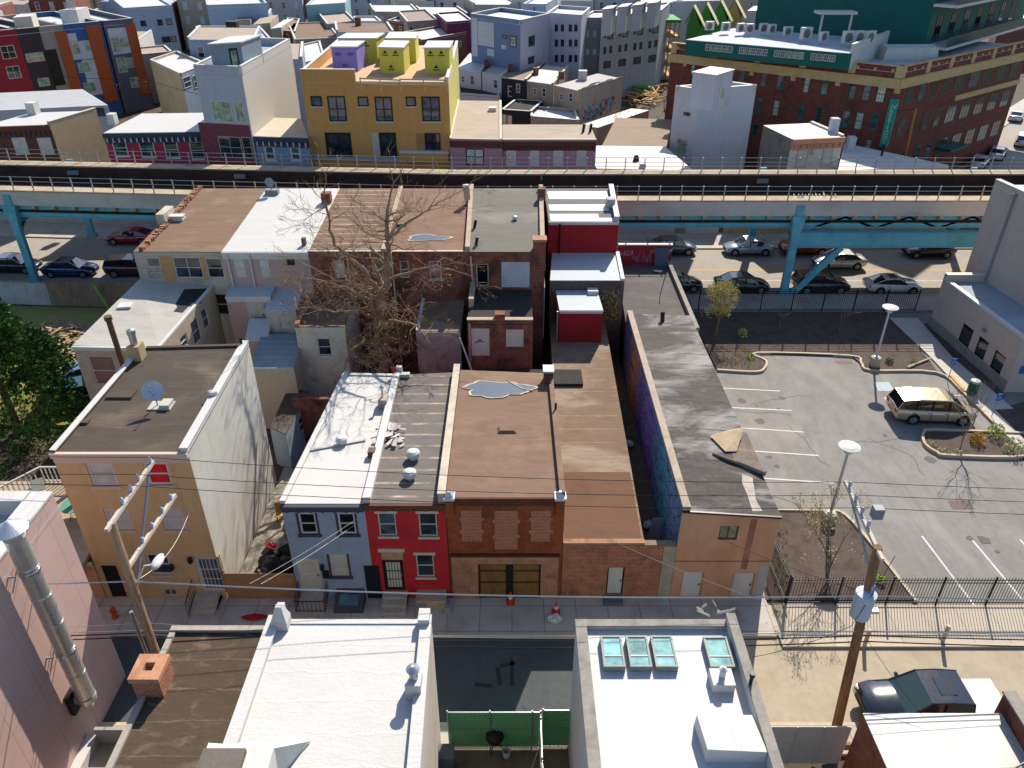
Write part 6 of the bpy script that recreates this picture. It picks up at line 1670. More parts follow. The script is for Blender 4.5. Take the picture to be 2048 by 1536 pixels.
H.win(0, 932, 297, 968, 330, fr=K_FR, pane=G_BLIND, mull=1, proud=.05, fw=.1); H.cornice(0, H.top[0] - .75, H.top[0] - .1, DKBR, .15, 0); H.parapet(3, .12, STONE, None, .2); H.parapet(1, .12, STONE, None, .25); H.parapet(0, .06, STONE, None, .25); H.finish()
p = H.on_roof(985, 222); MB().box(p.x - .4, p.y - .4, p.z, p.x + .4, p.y + .5, p.z + .4).build('roof_hatch', WHT, H.root)
H = far('rowhouse', 'wide mauve rowhouse with four white windows and dark frieze across the avenue', 'house', (1005, 281), (1193, 281), (1180, 250), MAUV, TANRF, Y=75.3)
for q in ((1013, 301, 1032, 332), (1060, 301, 1078, 332), (1107, 301, 1126, 332), (1153, 301, 1172, 332)): H.win(0, *q, pane=G_BLIND, proud=.05, fw=.1, blind=(G_MID, .0) if False else None)
H.cornice(0, H.top[0] - .95, H.top[0] - .1, plain('rust_brown_frieze', '#4a2c25', .9, .15), .18, 24, DKBR); H.parapet(0, .06, STONE, None, .3); H.finish()
for px in (1166, 1180): p = H.on_roof(px, 264); MB().tube(p, p + Vector((.1, 0, .8)), .14).build('vent_pipe', K_FR, H.root)
H = far('shop', 'low white roofed building between the mauve rowhouse and the white tower', 'shop', (1194, 338), (1386, 341), (1330, 294), plain('white_brown_wall', '#8d7a66', .9, .1), SNOW, Y=75.3); H.finish()
p = H.on_roof(1272, 322); MB().tube(p, p + Vector((0, 0, .6)), .35, .2).build('roof_vent', K_FR, H.root)
p = H.on_roof(1285, 335); MB().box(p.x - .3, p.y - .2, p.z, p.x + .3, p.y + .2, p.z + .4).build('roof_vent_box', WHT, H.root)
H = far('shed', 'brown roofed cluster of small back buildings behind the low white shop', 'house', (1200, 300), (1330, 305), (1345, 240), plain('dark_timber_wall', '#6d5340', .9, .2, 4, '#3f2f24', .6, 1.), roofing('faded_brown_roof', '#7f6d5c', '#a08f7a', 1.2, .04, .4, '#6f5d4c', .5, .4), z=6.0)
for q in ((1218, 270, 1233, 282), (1250, 274, 1262, 286)): H.win(0, q[0], q[1] + 35, q[2], q[3] + 35, fr=WHT, pane=G_DARK, proud=.05)
H.finish()
WTW = plain('white_tower_stucco', '#dcdee6', .85, .03, 3, '#aaaebd', .4, .4)
H = far('apartment_building', 'plain white tower house with rooftop stair box across the avenue', 'building', (1399, 190), (1512, 181), (1468, 165), WTW, WHT, Y=85.5)
a0 = gd(1350, 183, H.top[0]); H.poly[3] = Vector((a0.x, a0.y)); H.poly[2] = H.poly[1] + (H.poly[3] - H.poly[0])
H.win(3, 1366, 223, 1382, 233, fr=WTW, pane=G_BLK, proud=.03, sash=False); H.win(3, 1353, 278, 1374, 308, fr=W_FR, pane=G_GRN, proud=.05)
for e in (0, 1, 2, 3): H.parapet(e, .5, WTW, WHT, .3)
H.finish(); o, A, B, v = on_box(H, '', (1386, 146), (1432, 152), (1467, 141), H.top[0] + 3.2, WTW, WHT)
face_rect(B, B + v, .3, .7, H.top[0] + .1, H.top[0] + 2.1, WHT, 'door', o); face_rect(B, B + v, .4, .6, H.top[0] + .9, H.top[0] + 1.8, G_BLIND, 'door_pane', o, .07)
PEEL = plain('peeling_cream_paint', '#d2cdc2', .9, .05, 3, '#5f5750', .8, .7, (.6, .66))
H = far('rowhouse', 'old cream painted corner house with pink cornice and dark stained flank', 'house', (1584, 279), (1688, 274), (1625, 247), PEEL, SNOW, Y=75.6, edges={3: plain('dark_stained_stucco', '#6b665f', .9, .2, 2, '#2e2c2a', .7, .5)})
PKC = plain('salmon_cornice', '#c88f72', .8, .1, 5)
for q in ((1594, 301, 1613, 331), (1645, 297, 1662, 329)): H.win(0, *q, pane=G_BLIND, proud=.05, surround=PKC)
H.cornice(0, H.top[0] - 1.0, H.top[0] + .05, PKC, .35, 8); H.parapet(1, .2, SN2, None, .3); H.finish()
p = H.on_roof(1666, 263); MB().box(p.x - .4, p.y - .4, p.z - .05, p.x + .35, p.y + .4, p.z + 1.3).build('chimney', WTW, H.root)
zw = 6.4; q = [gd(1676, 341, zw), gd(1898, 336, zw), gd(1896, 331, zw), gd(1688, 287, zw)]
H = Bd('shop', 'low wedge shaped building with brilliant white roof beside the cream corner house', 'shop', q, zw, wall=plain('tan_brick_wall', '#a38a6b', .9, .1), roof=SNOW); H.finish()
p = H.on_roof(1699, 300); MB().box(p.x - .4, p.y - .4, p.z - .05, p.x + .35, p.y + .4, p.z + 1.4).build('chimney', WTW, H.root)
p = H.on_roof(1763, 311); MB().tube(p, p + Vector((0, 0, 1.1)), .12).build('vent_pipe', K_FR, H.root)
# street level shop fronts under the viaduct, seen below the girders
for x0, x1, m, l in ((8, 21, WHT, 'white boarded wall across the avenue seen under the girders'), (-12, 7.5, plain('dark_shopfront', '#2f3538', .7, .2), 'dark shopfront wall across the avenue seen under the girders'), (21.5, 44, TANW, 'tan wall across the avenue seen under the girders'), (-60, -13, GREYB, 'grey wall across the avenue at the left under the girders')):
    xs_ = [x0 + (x1 - x0) * i / 6 for i in range(7)]
    mb = MB()
    for a, b in zip(xs_, xs_[1:]): mb.hexa([(a, 74.85 + yv(a), -.1), (b, 74.85 + yv(b), -.1), (b, 75.05 + yv(b), -.1), (a, 75.05 + yv(a), -.1), (a, 74.85 + yv(a), 3.0), (b, 74.85 + yv(b), 3.0), (b, 75.05 + yv(b), 3.0), (a, 75.05 + yv(a), 3.0)])
    one('shopfront_wall', l, 'wall', mb, m)

# ---------------------------------------------------------------- the brick factory and the green block
FBR = brick('factory_brick', '#74392f', '#653028', '#6d4a40', stain='#351c18', amt=.5, bw=.3, bh=.1)
BUFF = plain('buff_terracotta', '#c2a777', .85, .08, 3, '#8d7a58', .5, .8)
GRN = plain('dark_green_panel', '#0a4a44', .6, .06, 2, '#083c37', .4, .4)
ZH = 13.4
H = far('factory', 'long dark brick factory with buff cornice and vertical green sign', 'factory', (1343, 97), (1803, 147), (2060, 92), FBR, roofing('factory_roof', '#b9bcc0', '#9a9da2', 2., .03, .3), z=ZH)
def rows(y0, y1, xs, w_=14):
    return [(x, y0 + (x - 1343) * .137, x + w_, y1 + (x - 1343) * .137) for x in xs]
Z3 = 2.9257
top = ((95, 365, 130, 440), (375, 400, 420, 490), (505, 415, 548, 510), (600, 428, 648, 525), (755, 447, 800, 545), (858, 458, 908, 558), (1012, 478, 1070, 580), (1100, 488, 1155, 590), (1180, 498, 1243, 602))
bot = ((475, 570, 520, 665), (575, 585, 620, 680), (720, 608, 768, 705), (825, 622, 870, 715), (975, 645, 1030, 750), (1055, 655, 1112, 760), (1140, 665, 1198, 765))
low = ((455, 725, 497, 795), (1030, 800, 1075, 870), (1115, 815, 1160, 880))
for j, lst in enumerate((top, bot, low)):
    for i, q in enumerate(lst):
        x0, y0, x1, y1 = q
        H.win(0, 1348 + x0 / Z3 + 1.5, y0 / Z3, 1348 + x1 / Z3 - 1.5, y1 / Z3, fr=N_FR, pane=(G_BLIND, G_MID, G_DARK, G_MID)[(i * 3 + j) % 4], cols=2, rows=3, proud=.05, fw=.1)
for x0, y0, x1, y1 in ((55, 350, 75, 388), (445, 402, 468, 442), (685, 432, 713, 472), (945, 463, 975, 503), (1290, 503, 1325, 548)):
    H.panel(0, 1348 + x0 / Z3, y0 / Z3, 1348 + x1 / Z3, y1 / Z3, BUFF, out=.06, name='buff_block')
L0, L1 = H.edge(0)[2], H.edge(1)[2]
for e, L in ((0, L0), (1, L1)):
    H.slab(e, -.2, L + .2, ZH - 1.5, ZH - .55, -.02, .35).build('cornice', BUFF, H.root)
    H.parapet(e, .55, FBR, BUFF, .4, ct=.1)
    mb = MB(); n = int(L / 4.6)
    for i in range(n + 1): u = min(L - .6, i * L / n); H.slab(e, u, u + .75, ZH - .5, ZH + .72, -.42, .1, mb)
    mb.build('parapet_pier', BUFF, H.root)['kind'] = 'stuff'
    mb = MB()
    for i in range(n * 3): u = (i + .5) * L / n / 3; H.slab(e, u - .14, u + .14, ZH + .05, ZH + .33, -.01, .04, mb)
    o = mb.build('buff_block', BUFF, H.root); o['kind'] = 'stuff'
# side street face: windows by storey
for j, (za, zb2) in enumerate(((10.0, 11.8), (6.4, 8.4), (2.6, 4.6))):
    u = 2.2; i = 0
    while u < L1 - 3 and u < 60:
        H.win(1, uz=(u, u + (1.3 if u < 12 else 2.4), za, zb2), fr=N_FR, pane=(G_DARK, G_MID, G_BLK, G_DARK)[(i + j) % 4], cols=2, rows=2, proud=.05, fw=.1, sash=False); u += 2.7 if u < 12 else 3.6; i += 1
H.slab(1, 14, L1, 8.9, 9.5, -.02, .2).build('cornice', BUFF, H.root)
H.slab(1, 13, 17.5, 3.4, 3.7, 0, 1.8).build('entrance_canopy', N_FR, H.root)
H.finish(); FAC = H
# green sign
u0, u1, z0, z1 = H.rect(0, 1771, 196, 1788, 294)
SG = thing('vertical_sign', 'tall green vertical sign spelling HARBISONS at the factory corner', 'sign', tuple(H.P(0, u0, z0)))
SGM = plain('sign_green', '#0f7a66', .5, .04, bump=0)
o = H.slab(0, u0, u1, z0, z1, .02, .4).build('sign_panel', SGM, SG)
a_, d_, _, n_ = H.edge(0)
word = 'HARBISONS'
for i, ch in enumerate(word):
    cu = bpy.data.curves.new('letter', 'FONT'); cu.body = ch; cu.size = (z1 - z0) / 10.2 * 1.25 * (1.25 if i == 0 else 1); cu.extrude = .01; cu.align_x = 'CENTER'; cu.align_y = 'CENTER'; cu.shear = .35 if i == 0 else 0
    tmp = bpy.data.objects.new('letter', cu); COL.objects.link(tmp)
    me = bpy.data.meshes.new_from_object(tmp.evaluated_get(bpy.context.evaluated_depsgraph_get())); bpy.data.objects.remove(tmp)
    me.materials.clear(); me.materials.append(plain('white_letter', '#f0f0ec', .6, .02, bump=0))
    lo_ = bpy.data.objects.new('letter', me); COL.objects.link(lo_); lo_.parent = o
    q = H.P(0, (u0 + u1) / 2, z1 - (z1 - z0) * (i + 1.7) / 10.9, .415) - WL[SG]
    lo_.location = q; lo_.rotation_euler = (R(90), 0, math.atan2(d_.y, d_.x))
# clerestory on the roof
CL = [gd(1372, 80, 15.0), gd(1704, 108, 15.0), gd(1776, 80, 15.0)]
v = CL[2] - CL[1]
H2 = Bd('penthouse', 'long green clerestory with white roof on top of the brick factory', 'penthouse', [CL[0], CL[1], CL[1] + v, CL[0] + v], 15.0, ZH, wall=GRN, roof=roofing('clerestory_roof', '#c9ccd2', '#a3a7ad', 2., .03, .3), edges={1: WHT})
Lc = H2.edge(0)[2]
for i in range(22):
    if i % 6 == 5: continue
    u = 2.5 + i * (Lc - 4) / 22
    H2.win(0, uz=(u, u + (Lc - 4) / 26, ZH + .65, ZH + 1.35), fr=WHT, pane=G_MID, cols=1, rows=1, proud=.04, fw=.05, sash=False)
H2.parapet(1, .9, WHT, WHT, .25); H2.finish()
def hvac(px, py, z, label, s=1., rz=.3):
    p = gd(px, py, z); t = thing('condenser_unit', label, 'condenser', p, 'rooftop condensers on the clerestory', rz)
    MB().box(-.65 * s, -.3 * s, .12, .65 * s, .3 * s, 1.35 * s).build('casing', plain('condenser_white', '#d0cfca', .5, .05), t, local=True)
    MB().tube((-.15 * s, -.3 * s, .72 * s), (-.15 * s, -.34 * s, .72 * s), .48 * s, n=14).build('fan_grille', plain('fan_dark', '#5b5b5a', .6, .2), t, local=True)
for i, (px, py, l) in enumerate(((1418, 62, 'leftmost'), (1450, 64, 'second'), (1480, 66, 'third'), (1498, 67, 'fourth'), (1525, 66, 'fifth'), (1542, 68, 'sixth'), (1574, 73, 'seventh'), (1610, 80, 'eighth'), (1645, 84, 'ninth'), (1694, 88, 'tenth'), (1715, 88, 'eleventh'), (1736, 88, 'twelfth'))):
    hvac(px, py, 15.3, l + ' of the row of white condensers on the factory clerestory, counted from the left', 1.0 if i in (7, 9, 10, 11) else .8, .3 + .1 * (i % 3))
p = gd(1662, 72, 15.3); t = thing('roof_canopy', 'small white flat canopy on the factory roof against the green block', 'canopy', p)
MB().box(p.x - 2.2, p.y - 1, p.z + 2.4, p.x + 2.2, p.y + 1, p.z + 2.7).build('slab', WHT, t)
for sx in (-1.8, 1.6): MB().box(p.x + sx, p.y - .8, p.z, p.x + sx + .2, p.y - .6, p.z + 2.4).build('post', WHT, t)
p = gd(1815, 118, ZH + .06); one('roof_lantern', 'low white box skylight on the factory roof by the corner', 'skylight', MB().hexa([(p.x - 3.2, p.y - 1, p.z), (p.x + 3, p.y - 1, p.z), (p.x + 3, p.y + 1, p.z), (p.x - 3.2, p.y + 1, p.z), (p.x - 3, p.y - .9, p.z + 1.3), (p.x + 2.8, p.y - .9, p.z + 1.3), (p.x + 2.8, p.y + .6, p.z + 1.5), (p.x - 3, p.y + .6, p.z + 1.5)]), WHT)
G0, G1, G2 = gd(1518, 66, ZH), gd(1843, 112, ZH), gd(2040, 55, ZH)
G0 = G0 + (G0 - G1).normalized() * 1
v = G2 - G1
H = Bd('apartment_building', 'tall dark green apartment block with stepped balconies behind the brick factory', 'building', [G0, G1, G1 + v, G0 + v], 30, ZH + .03, wall=GRN, roof=WHT)
for j, zf in enumerate((ZH + 1.2, ZH + 5.6, ZH + 9.6)):
    u = 2.; i = 0
    Lg = H.edge(1)[2]
    while u < Lg - 4 and i < 9:
        H.win(1, uz=(u, u + 1.8, zf + .3, zf + 2.9), fr=K_FR, pane=(G_BLK, G_DARK, G_MID)[(i + j) % 3], proud=.05, sash=False, mull=1); u += 4.6; i += 1
    H.slab(1, -.3, Lg, zf - .35, zf - .05, -.02, 2.6 - .0 * j).build('balcony', WHT, H.root)
    H.slab(1, -.2, Lg, zf + .0, zf + 1.0, 2.5, 2.55).build('balcony_rail', plain('dark_glass_rail', '#1d3a3d', .2, .1), H.root)
H.finish()

# side street on the right with its cars
o = sheet('side_street', pxpoly([(1895, 352), (1905, 318), (2110, 190), (2420, 160), (2420, 300), (2150, 352)], 0), -.108, ASPH)
o = sheet('pavement', pxpoly([(1860, 352), (1850, 318), (2060, 190), (2105, 190), (1908, 318), (1905, 352)], 0), -.0, SIDE, .15)
# ---------------------------------------------------------------- beige building on the right
BEI = plain('beige_stucco', '#b5a69a', .9, .04, 3, '#a39487', .4, .5, bump=.25)
BEI2 = brick('beige_block_base', '#8f8a84', '#85807a', '#6f6a64', .4, .2)
LOWT = 3.85
BX = 33.2
H = Bd('building', 'low beige stucco wing with narrow tall windows beside the car park', 'building', [(33.65, 44.6), (60, 44.6), (60, 54.4), (33.0, 54.4)], LOWT, wall=BEI, roof=roofing('blue_grey_flat_roof', '#8f979d', '#7d858c', 2., .03, .3, '#6b737b', .4, .5, .05))
for q in ((1918, 648, 1944, 697), (1950, 673, 1974, 723), (1981, 701, 2008, 753)): H.win(3, *q, fr=K_FR, pane=G_BLK, sash=False, fw=.04)
H.slab(3, 0, H.edge(3)[2], -.1, .75, -.01, .06).build('block_base', BEI2, H.root)
H.panel(0, uz=(.5, .95, 1.4, 2.0), m=plain('accessible_sign_blue', '#2a5fae', .5), out=.05, name='sign_plate')
H.parapet(3, .12, WHT, WHT, .3); H.parapet(2, .55, BEI, WHT, .4); H.finish()
mb = MB(); c = H.P(3, 6.2, 2.7, .1); mb.box(c.x - .15, c.y - .12, c.z, c.x, c.y + .12, c.z + .2); mb.build('wall_light', G_FR, H.root)
TZ = 10.9; t0 = at(1995, 368, 56.2); t1 = gd(2048, 392, TZ)
H = Bd('building', 'tall beige stucco block with grey downpipe behind the low wing', 'building', [(35.5, 46), (60, 46), (60, 56.3), (35.5, 56.3)], TZ - .3, wall=BEI, roof=WHITE_ROOF, base=LOWT - .2)
H.poly[0] = Vector((36.9, 47.2)); H.poly[3] = Vector((35.75, 56.4)); H.poly[1].y = 47.2
H.parapet(3, .4, BEI, plain('grey_coping', '#8d9399', .5, .05), .35); H.parapet(0, .4, BEI, None, .3); H.finish()
a = H.hit(3, 2036, 398); b = H.hit(3, 1972, 545)
u = (a[0] + b[0]) / 2
MB().tube(H.P(3, u, LOWT + .2, .08), H.P(3, u, max(a[1], 9.0), .08), .09, n=8).build('downpipe', plain('grey_pipe', '#6f7780', .5, .05), H.root)
MB().lathe([(.15, 0), (.18, .2), (.18, .3)], H.P(3, u, max(a[1], 9.0), .1), 10).build('rain_head', plain('grey_pipe', '#6f7780'), H.root)

# iron fences
IRON = plain('black_iron', '#16161a', .5, .1, 8, bump=0)
def ironfence(name, label, pts, h, gap=.14, post=2.4):
    pts = [Vector(p) for p in pts]
    f = thing(name, label, 'fence', pts[0])
    for a, b in zip(pts, pts[1:]):
        L = (b - a).length; u = (b - a) / L; n_ = Vector((u.y, -u.x, 0))
        k_ = max(1, round(L / post))
        for i in range(k_ + 1):
            q = a.lerp(b, i / k_); MB().obox(q - u * .035 - n_ * .035, u * .07, n_ * .07, (0, 0, h + .08)).build('fence_post', IRON, f)
        mb = MB()
        for z in (.15, h - .32, h - .14): mb.obox(a + Vector((0, 0, z)) - n_ * .018, u * L, n_ * .036, (0, 0, .04))
        mb.build('fence_rail', IRON, f)
        mb = MB(); n = int(L / gap)
        for i in range(n): q = a + u * (gap * (i + .5)) - n_ * .01; mb.obox(q + Vector((0, 0, .04)), u * .02, n_ * .02, (0, 0, h - .02))
        mb.build('picket', IRON, f)['kind'] = 'stuff'
    return f
ironfence('iron_fence', 'black iron picket fence along the sunny pavement and car park', [(12.95, 25.6, 0), (46, 25.45, 0)], 1.75)
ironfence('iron_fence', 'short black iron fence run beside the peach building', [(12.95, 29.0, 0), (12.95, 25.7, 0)], 1.75)
ironfence('iron_fence', 'black iron picket fence between the car park and the avenue', [(12.7, 56.9, 0), (33.0, 56.9, 0)], 1.9, .16)
# car park lamps
LAMP = plain('lamp_grey', '#b9bab8', .5, .05, 6, bump=0)
def lotlamp(base, top, label):
    t = thing('car_park_lamp', label, 'lamp post', base)
    h = top
    MB().lathe([(.36, -.1), (.36, .65), (.33, .7)], base, 16).build('concrete_base', plain('lamp_base', '#a39a86', .9, .1), t)
    MB().lathe([(.2, .7), (.2, .76), (.085, .78), (.07, h - .5)], base, 10).build('lamp_pole', LAMP, t)
    MB().lathe([(.07, h - .5), (.2, h - .45), (.2, h - .2), (.52, h - .14), (.54, h - .08), (.3, h), (.12, h + .02)], base, 24).build('lamp_head', plain('lamp_head_white', '#d6d4cd', .4, .04), t)
b = gd(1748, 731, 0); lotlamp(b, at(1780, 612, b.y).z, 'grey car park lamp standing in the north planting bed')
b = gd(1656, 1045, 0); lotlamp(b, at(1703, 890, b.y).z, 'grey car park lamp rising behind the small budding tree')
# signs, bin, drain
def accessible_sign(base, h, label):
    t = thing('parking_sign', label, 'sign', base)
    MB().tube(base, base + Vector((0, 0, h)), .025, n=6).build('post', G_FR, t)
    o = MB().box(base.x - .18, base.y - .04, base.z + h - .5, base.x + .18, base.y - .02, base.z + h).build('sign_plate', plain('accessible_sign_blue', '#2a5fae', .5), t)
    mb = MB(); x, y, z = base.x, base.y - .045, base.z + h - .5
    P = [(x - .03, y, z + .42), (x - .03, y, z + .28), (x + .06, y, z + .28), (x + .09, y, z + .16)]; mb.path(P, .018, 4)
    mb.path([(x - .03 + .1 * math.cos(a * .6 + 2.2), y, z + .2 + .1 * math.sin(a * .6 + 2.2)) for a in range(8)], .014, 4); mb.blob((x - .03, y, z + .45), .03, .01, .03, 6, 0)
    mb.build('wheelchair_symbol', WHT, o)
accessible_sign(gd(1895, 760, 0), 1.75, 'blue accessible parking sign beside the yellow kerb piece')
accessible_sign(gd(1983, 833, 0), 1.75, 'blue accessible parking sign nearer the parked minivan')
q = gd(1942, 788, 0); t = thing('litter_bin', 'dark green litter bin with light lid by the beige building path', 'bin', q)
MB().lathe([(.28, 0), (.33, .1), (.33, .95)], q, 14).build('bin_body', plain('bin_green', '#1d4a3a', .6, .1), t); MB().lathe([(.34, .95), (.3, 1.08), (.05, 1.14)], q, 14).build('bin_lid', plain('bin_lid', '#8f9a94', .5, .1), t)
mb = MB(); P = pxpoly([(1896, 1001), (1938, 1001), (1950, 1018), (1905, 1018)], -.08)
mb.poly(P); o = one('storm_drain', 'rusty storm drain grate in the car park asphalt', 'drain', mb, plain('drain_frame', '#5f4c45', .8, .2))
mb = MB(); a, b_, c, d = P
for i in range(9):
    f = (i + .3) / 9; g_ = (i + .7) / 9; mb.poly([a.lerp(b_, f) + Vector((0, 0, .006)), a.lerp(b_, g_) + Vector((0, 0, .006)), d.lerp(c, g_) + Vector((0, 0, .006)), d.lerp(c, f) + Vector((0, 0, .006))])
o2 = mb.build('grate_bar', K_FR, o); 
mb = MB(); P = pxpoly([(1668, 722), (1703, 722), (1706, 728), (1678, 728)], -.08); mb.poly(P); one('storm_drain', 'small storm drain by the curved kerb of the north bed', 'drain', mb, plain('drain_frame', '#5f4c45'))
a, b_ = gd(1815, 735, .1), gd(1862, 716, .1); one('driftwood', 'pale log lying across the mulch by the path', 'log', MB().tube(a, b_, .1, .07, 7), plain('pale_log', '#b9a98f', .9, .15))

# ---------------------------------------------------------------- vehicles
TYRE = plain('tyre_rubber', '#1a1a1b', .85, .1, 8, bump=0)
RIM = gloss('alloy_rim', '#8f9296', .35, .7)
CGL = gloss('car_glass', '#11161a', .04, 0, 1.)
CBLK = plain('car_black_trim', '#121314', .5, .1, 8, bump=0)
LRED = gloss('tail_lamp', '#8f0d12', .2); LWHT = gloss('head_lamp', '#cfd3d6', .12); CHR = gloss('chrome', '#b9bcc0', .15, .9)
PLATE = plain('number_plate', '#d9d4bf', .5, bump=0)
# profile stations: x from tail (-) to nose (+): half width, sill z, belt z
KIND = {
    'sedan': dict(L=4.65, W=1.82, st=[(-.5, .78, .42, .78), (-.47, .9, .3, .95), (-.36, .98, .2, 1.0), (-.2, 1, .18, .96), (.1, 1, .18, .93), (.24, 1, .18, .9), (.38, .97, .19, .8), (.46, .88, .24, .68), (.5, .7, .32, .6)], cab=[(-.38, .82, .96), (-.22, .74, 1.4), (-.02, .74, 1.46), (.1, .74, 1.42), (.27, .82, .9)], wh=(-.3, .32), r=.32, bcol=(-.14,.02)),
    'coupe': dict(L=4.65, W=1.86, st=[(-.5, .8, .42, .8), (-.47, .92, .3, .93), (-.36, 1, .2, .96), (-.2, 1, .18, .93), (.1, 1, .18, .9), (.24, 1, .18, .88), (.38, .97, .19, .8), (.46, .9, .24, .7), (.5, .74, .32, .6)], cab=[(-.42, .8, .93), (-.22, .72, 1.3), (-.05, .72, 1.37), (.06, .72, 1.33), (.24, .82, .88)], wh=(-.29, .31), r=.33, bcol=(-.12,)),
    'suv': dict(L=4.7, W=1.9, st=[(-.5, .86, .5, 1.05), (-.48, .95, .36, 1.1), (-.36, 1, .26, 1.1), (-.2, 1, .24, 1.08), (.1, 1, .24, 1.06), (.26, 1, .24, 1.04), (.4, .97, .26, .97), (.47, .9, .3, .86), (.5, .76, .4, .7)], cab=[(-.485, .86, 1.08), (-.43, .8, 1.6), (-.1, .8, 1.7), (.1, .8, 1.66), (.28, .86, 1.03)], wh=(-.3, .31), r=.37, bcol=(-.25, -.02)),
    'van': dict(L=5.15, W=1.98, st=[(-.5, .9, .5, 1.02), (-.485, .97, .34, 1.08), (-.36, 1, .24, 1.05), (-.2, 1, .22, 1.02), (.1, 1, .22, 1.0), (.26, 1, .22, 1.0), (.4, .96, .24, .93), (.47, .88, .28, .8), (.5, .72, .36, .68)], cab=[(-.492, .88, 1.05), (-.44, .82, 1.62), (-.25, .82, 1.75), (.08, .82, 1.74), (.16, .81, 1.68), (.36, .86, .99)], wh=(-.28, .32), r=.34, bcol=(-.27, -.08, .12)),
    'pickup': dict(L=5.6, W=1.98, st=[(-.5, .96, .5, 1.05), (-.49, 1, .42, 1.1), (-.2, 1, .36, 1.1), (-.19, 1, .36, 1.1), (.1, 1, .36, 1.1), (.22, 1, .36, 1.1), (.4, .98, .38, 1.02), (.47, .92, .42, .92), (.5, .8, .48, .8)], cab=[(-.22, .86, 1.09), (-.2, .8, 1.74), (-.05, .8, 1.82), (.1, .8, 1.78), (.25, .88, 1.09)], wh=(-.3, .33), r=.4, bcol=(.0,)),
}
def car(kind, label, pos, rz, col, cat='car', name='parked_car', group=None, rough=.25, metal=.3, sunroof=False, bed=None, gl=None):
    K = KIND[kind]; L, W = K['L'], K['W']; hw = W / 2
    t = thing(name, label, cat, (pos[0], pos[1], pos[2] if len(pos) > 2 else -.105), group, rz)
    paint = gloss('car_paint_' + col.lstrip('#'), col, rough, metal, 1., 0.)
    # lower body
    mb = MB(); ringsz = []
    for (fx, fw, z0, z1) in K['st']:
        x = fx * L; w_ = fw * hw; zm = z0 + (z1 - z0) * .62
        ringsz.append([(x, -w_ * .86, z0), (x, -w_ * .97, z0 + .08), (x, -w_, zm), (x, -w_ * .965, z1 - .05), (x, -w_ * .9, z1), (x, 0, z1 + .03), (x, w_ * .9, z1), (x, w_ * .965, z1 - .05), (x, w_, zm), (x, w_ * .97, z0 + .08), (x, w_ * .86, z0)])
    # finer stations
    fine = []
    for a, b in zip(ringsz, ringsz[1:]):
        for q in range(3): fine.append([tuple(a[i][j] + (b[i][j] - a[i][j]) * q / 3 for j in range(3)) for i in range(len(a))])
    fine.append(ringsz[-1]); n = len(fine[0]); b0 = len(mb.v)
    for r_ in fine: mb.v += r_
    for i in range(len(fine) - 1):
        for j in range(n):
            k_ = (j + 1) % n
            mb.f.append((b0 + i * n + j, b0 + i * n + k_, b0 + (i + 1) * n + k_, b0 + (i + 1) * n + j)); mb.m.append(0)
    mb.f.append(tuple(b0 + j for j in reversed(range(n)))); mb.m.append(0); mb.f.append(tuple(b0 + (len(fine) - 1) * n + j for j in range(n))); mb.m.append(0)
    body = mb.build('body', paint, t, smooth=True, local=True)
    # glasshouse: sides and screens glass, roof painted
    C = K['cab']; gm = MB(); rm = MB(); zb = [c for c in C]
    base_z = min(C[0][2], C[-1][2]) - .08
    rings = []
    for (fx, fw, z) in C: rings.append((fx * L, fw * hw, z))
    x0, w0, z0 = rings[0]; x1, w1, z1 = rings[-1]
    belt = lambda x: (hw * .9 * (.96), z0 + (z1 - z0) * (x - x0) / (x1 - x0) - .03)
    for (xa, wa, za), (xb_, wb, zb2) in zip(rings, rings[1:]):
        if za < 1.2 * min(z0, z1) + .1 and (xa, wa, za) == rings[0] or (xb_, wb, zb2) == rings[-1]:
            gm.poly([(xa, -wa, za), (xb_, -wb, zb2), (xb_, wb, zb2), (xa, wa, za)])       # rear or front screen
        else:
            rm.hexa([(xa, -wa, za - .03), (xb_, -wb, zb2 - .03), (xb_, wb, zb2 - .03), (xa, wa, za - .03), (xa, -wa * .96, za + .015), (xb_, -wb * .96, zb2 + .015), (xb_, wb * .96, zb2 + .015), (xa, wa * .96, za + .015)])
    for s_ in (-1, 1):
        P = [(x, s_ * w_, z) for x, w_, z in rings] + [(x1, s_ * hw * .9, belt(x1)[1]), (x0, s_ * hw * .9, belt(x0)[1])]
        gm.poly(P if s_ > 0 else P[::-1])
    gm.build('window_glass', gl or CGL, t, local=True)
    roof_o = rm.build('roof', paint, t, local=True)
    if sunroof:
        xm = (rings[1][0] + rings[2][0]) / 2; zt = max(r_[2] for r_ in rings); MB().box(xm + .1, -.42, zt - .02, xm + .75, .42, zt + .022).build('sunroof', CGL, roof_o, local=True)
    # pillars
    pm = MB(); bpm = MB()
    def side(x, s_):
        for (xa, wa, za), (xb_, wb, zb2) in zip(rings, rings[1:]):
            if xa <= x <= xb_: f = (x - xa) / (xb_ - xa); return wa + (wb - wa) * f, za + (zb2 - za) * f
        return rings[2][1], rings[2][2]
    for s_ in (-1, 1):
        for fx in K['bcol']:
            x = fx * L; w_, z = side(x, s_); zb_ = belt(x)[1]
            bpm.hexa([(x - .05, s_ * (hw * .9 - .01), zb_), (x + .05, s_ * (hw * .9 - .01), zb_), (x + .05, s_ * (hw * .9 + .015), zb_), (x - .05, s_ * (hw * .9 + .015), zb_), (x - .05, s_ * (w_ - .02), z), (x + .05, s_ * (w_ - .02), z), (x + .05, s_ * (w_ + .012), z), (x - .05, s_ * (w_ + .012), z)])
        for i in range(len(rings) - 1):
            (xa, wa, za), (xb_, wb, zb2) = rings[i], rings[i + 1]
            pm.tube((xa, s_ * wa, za), (xb_, s_ * wb, zb2), .035, n=5)
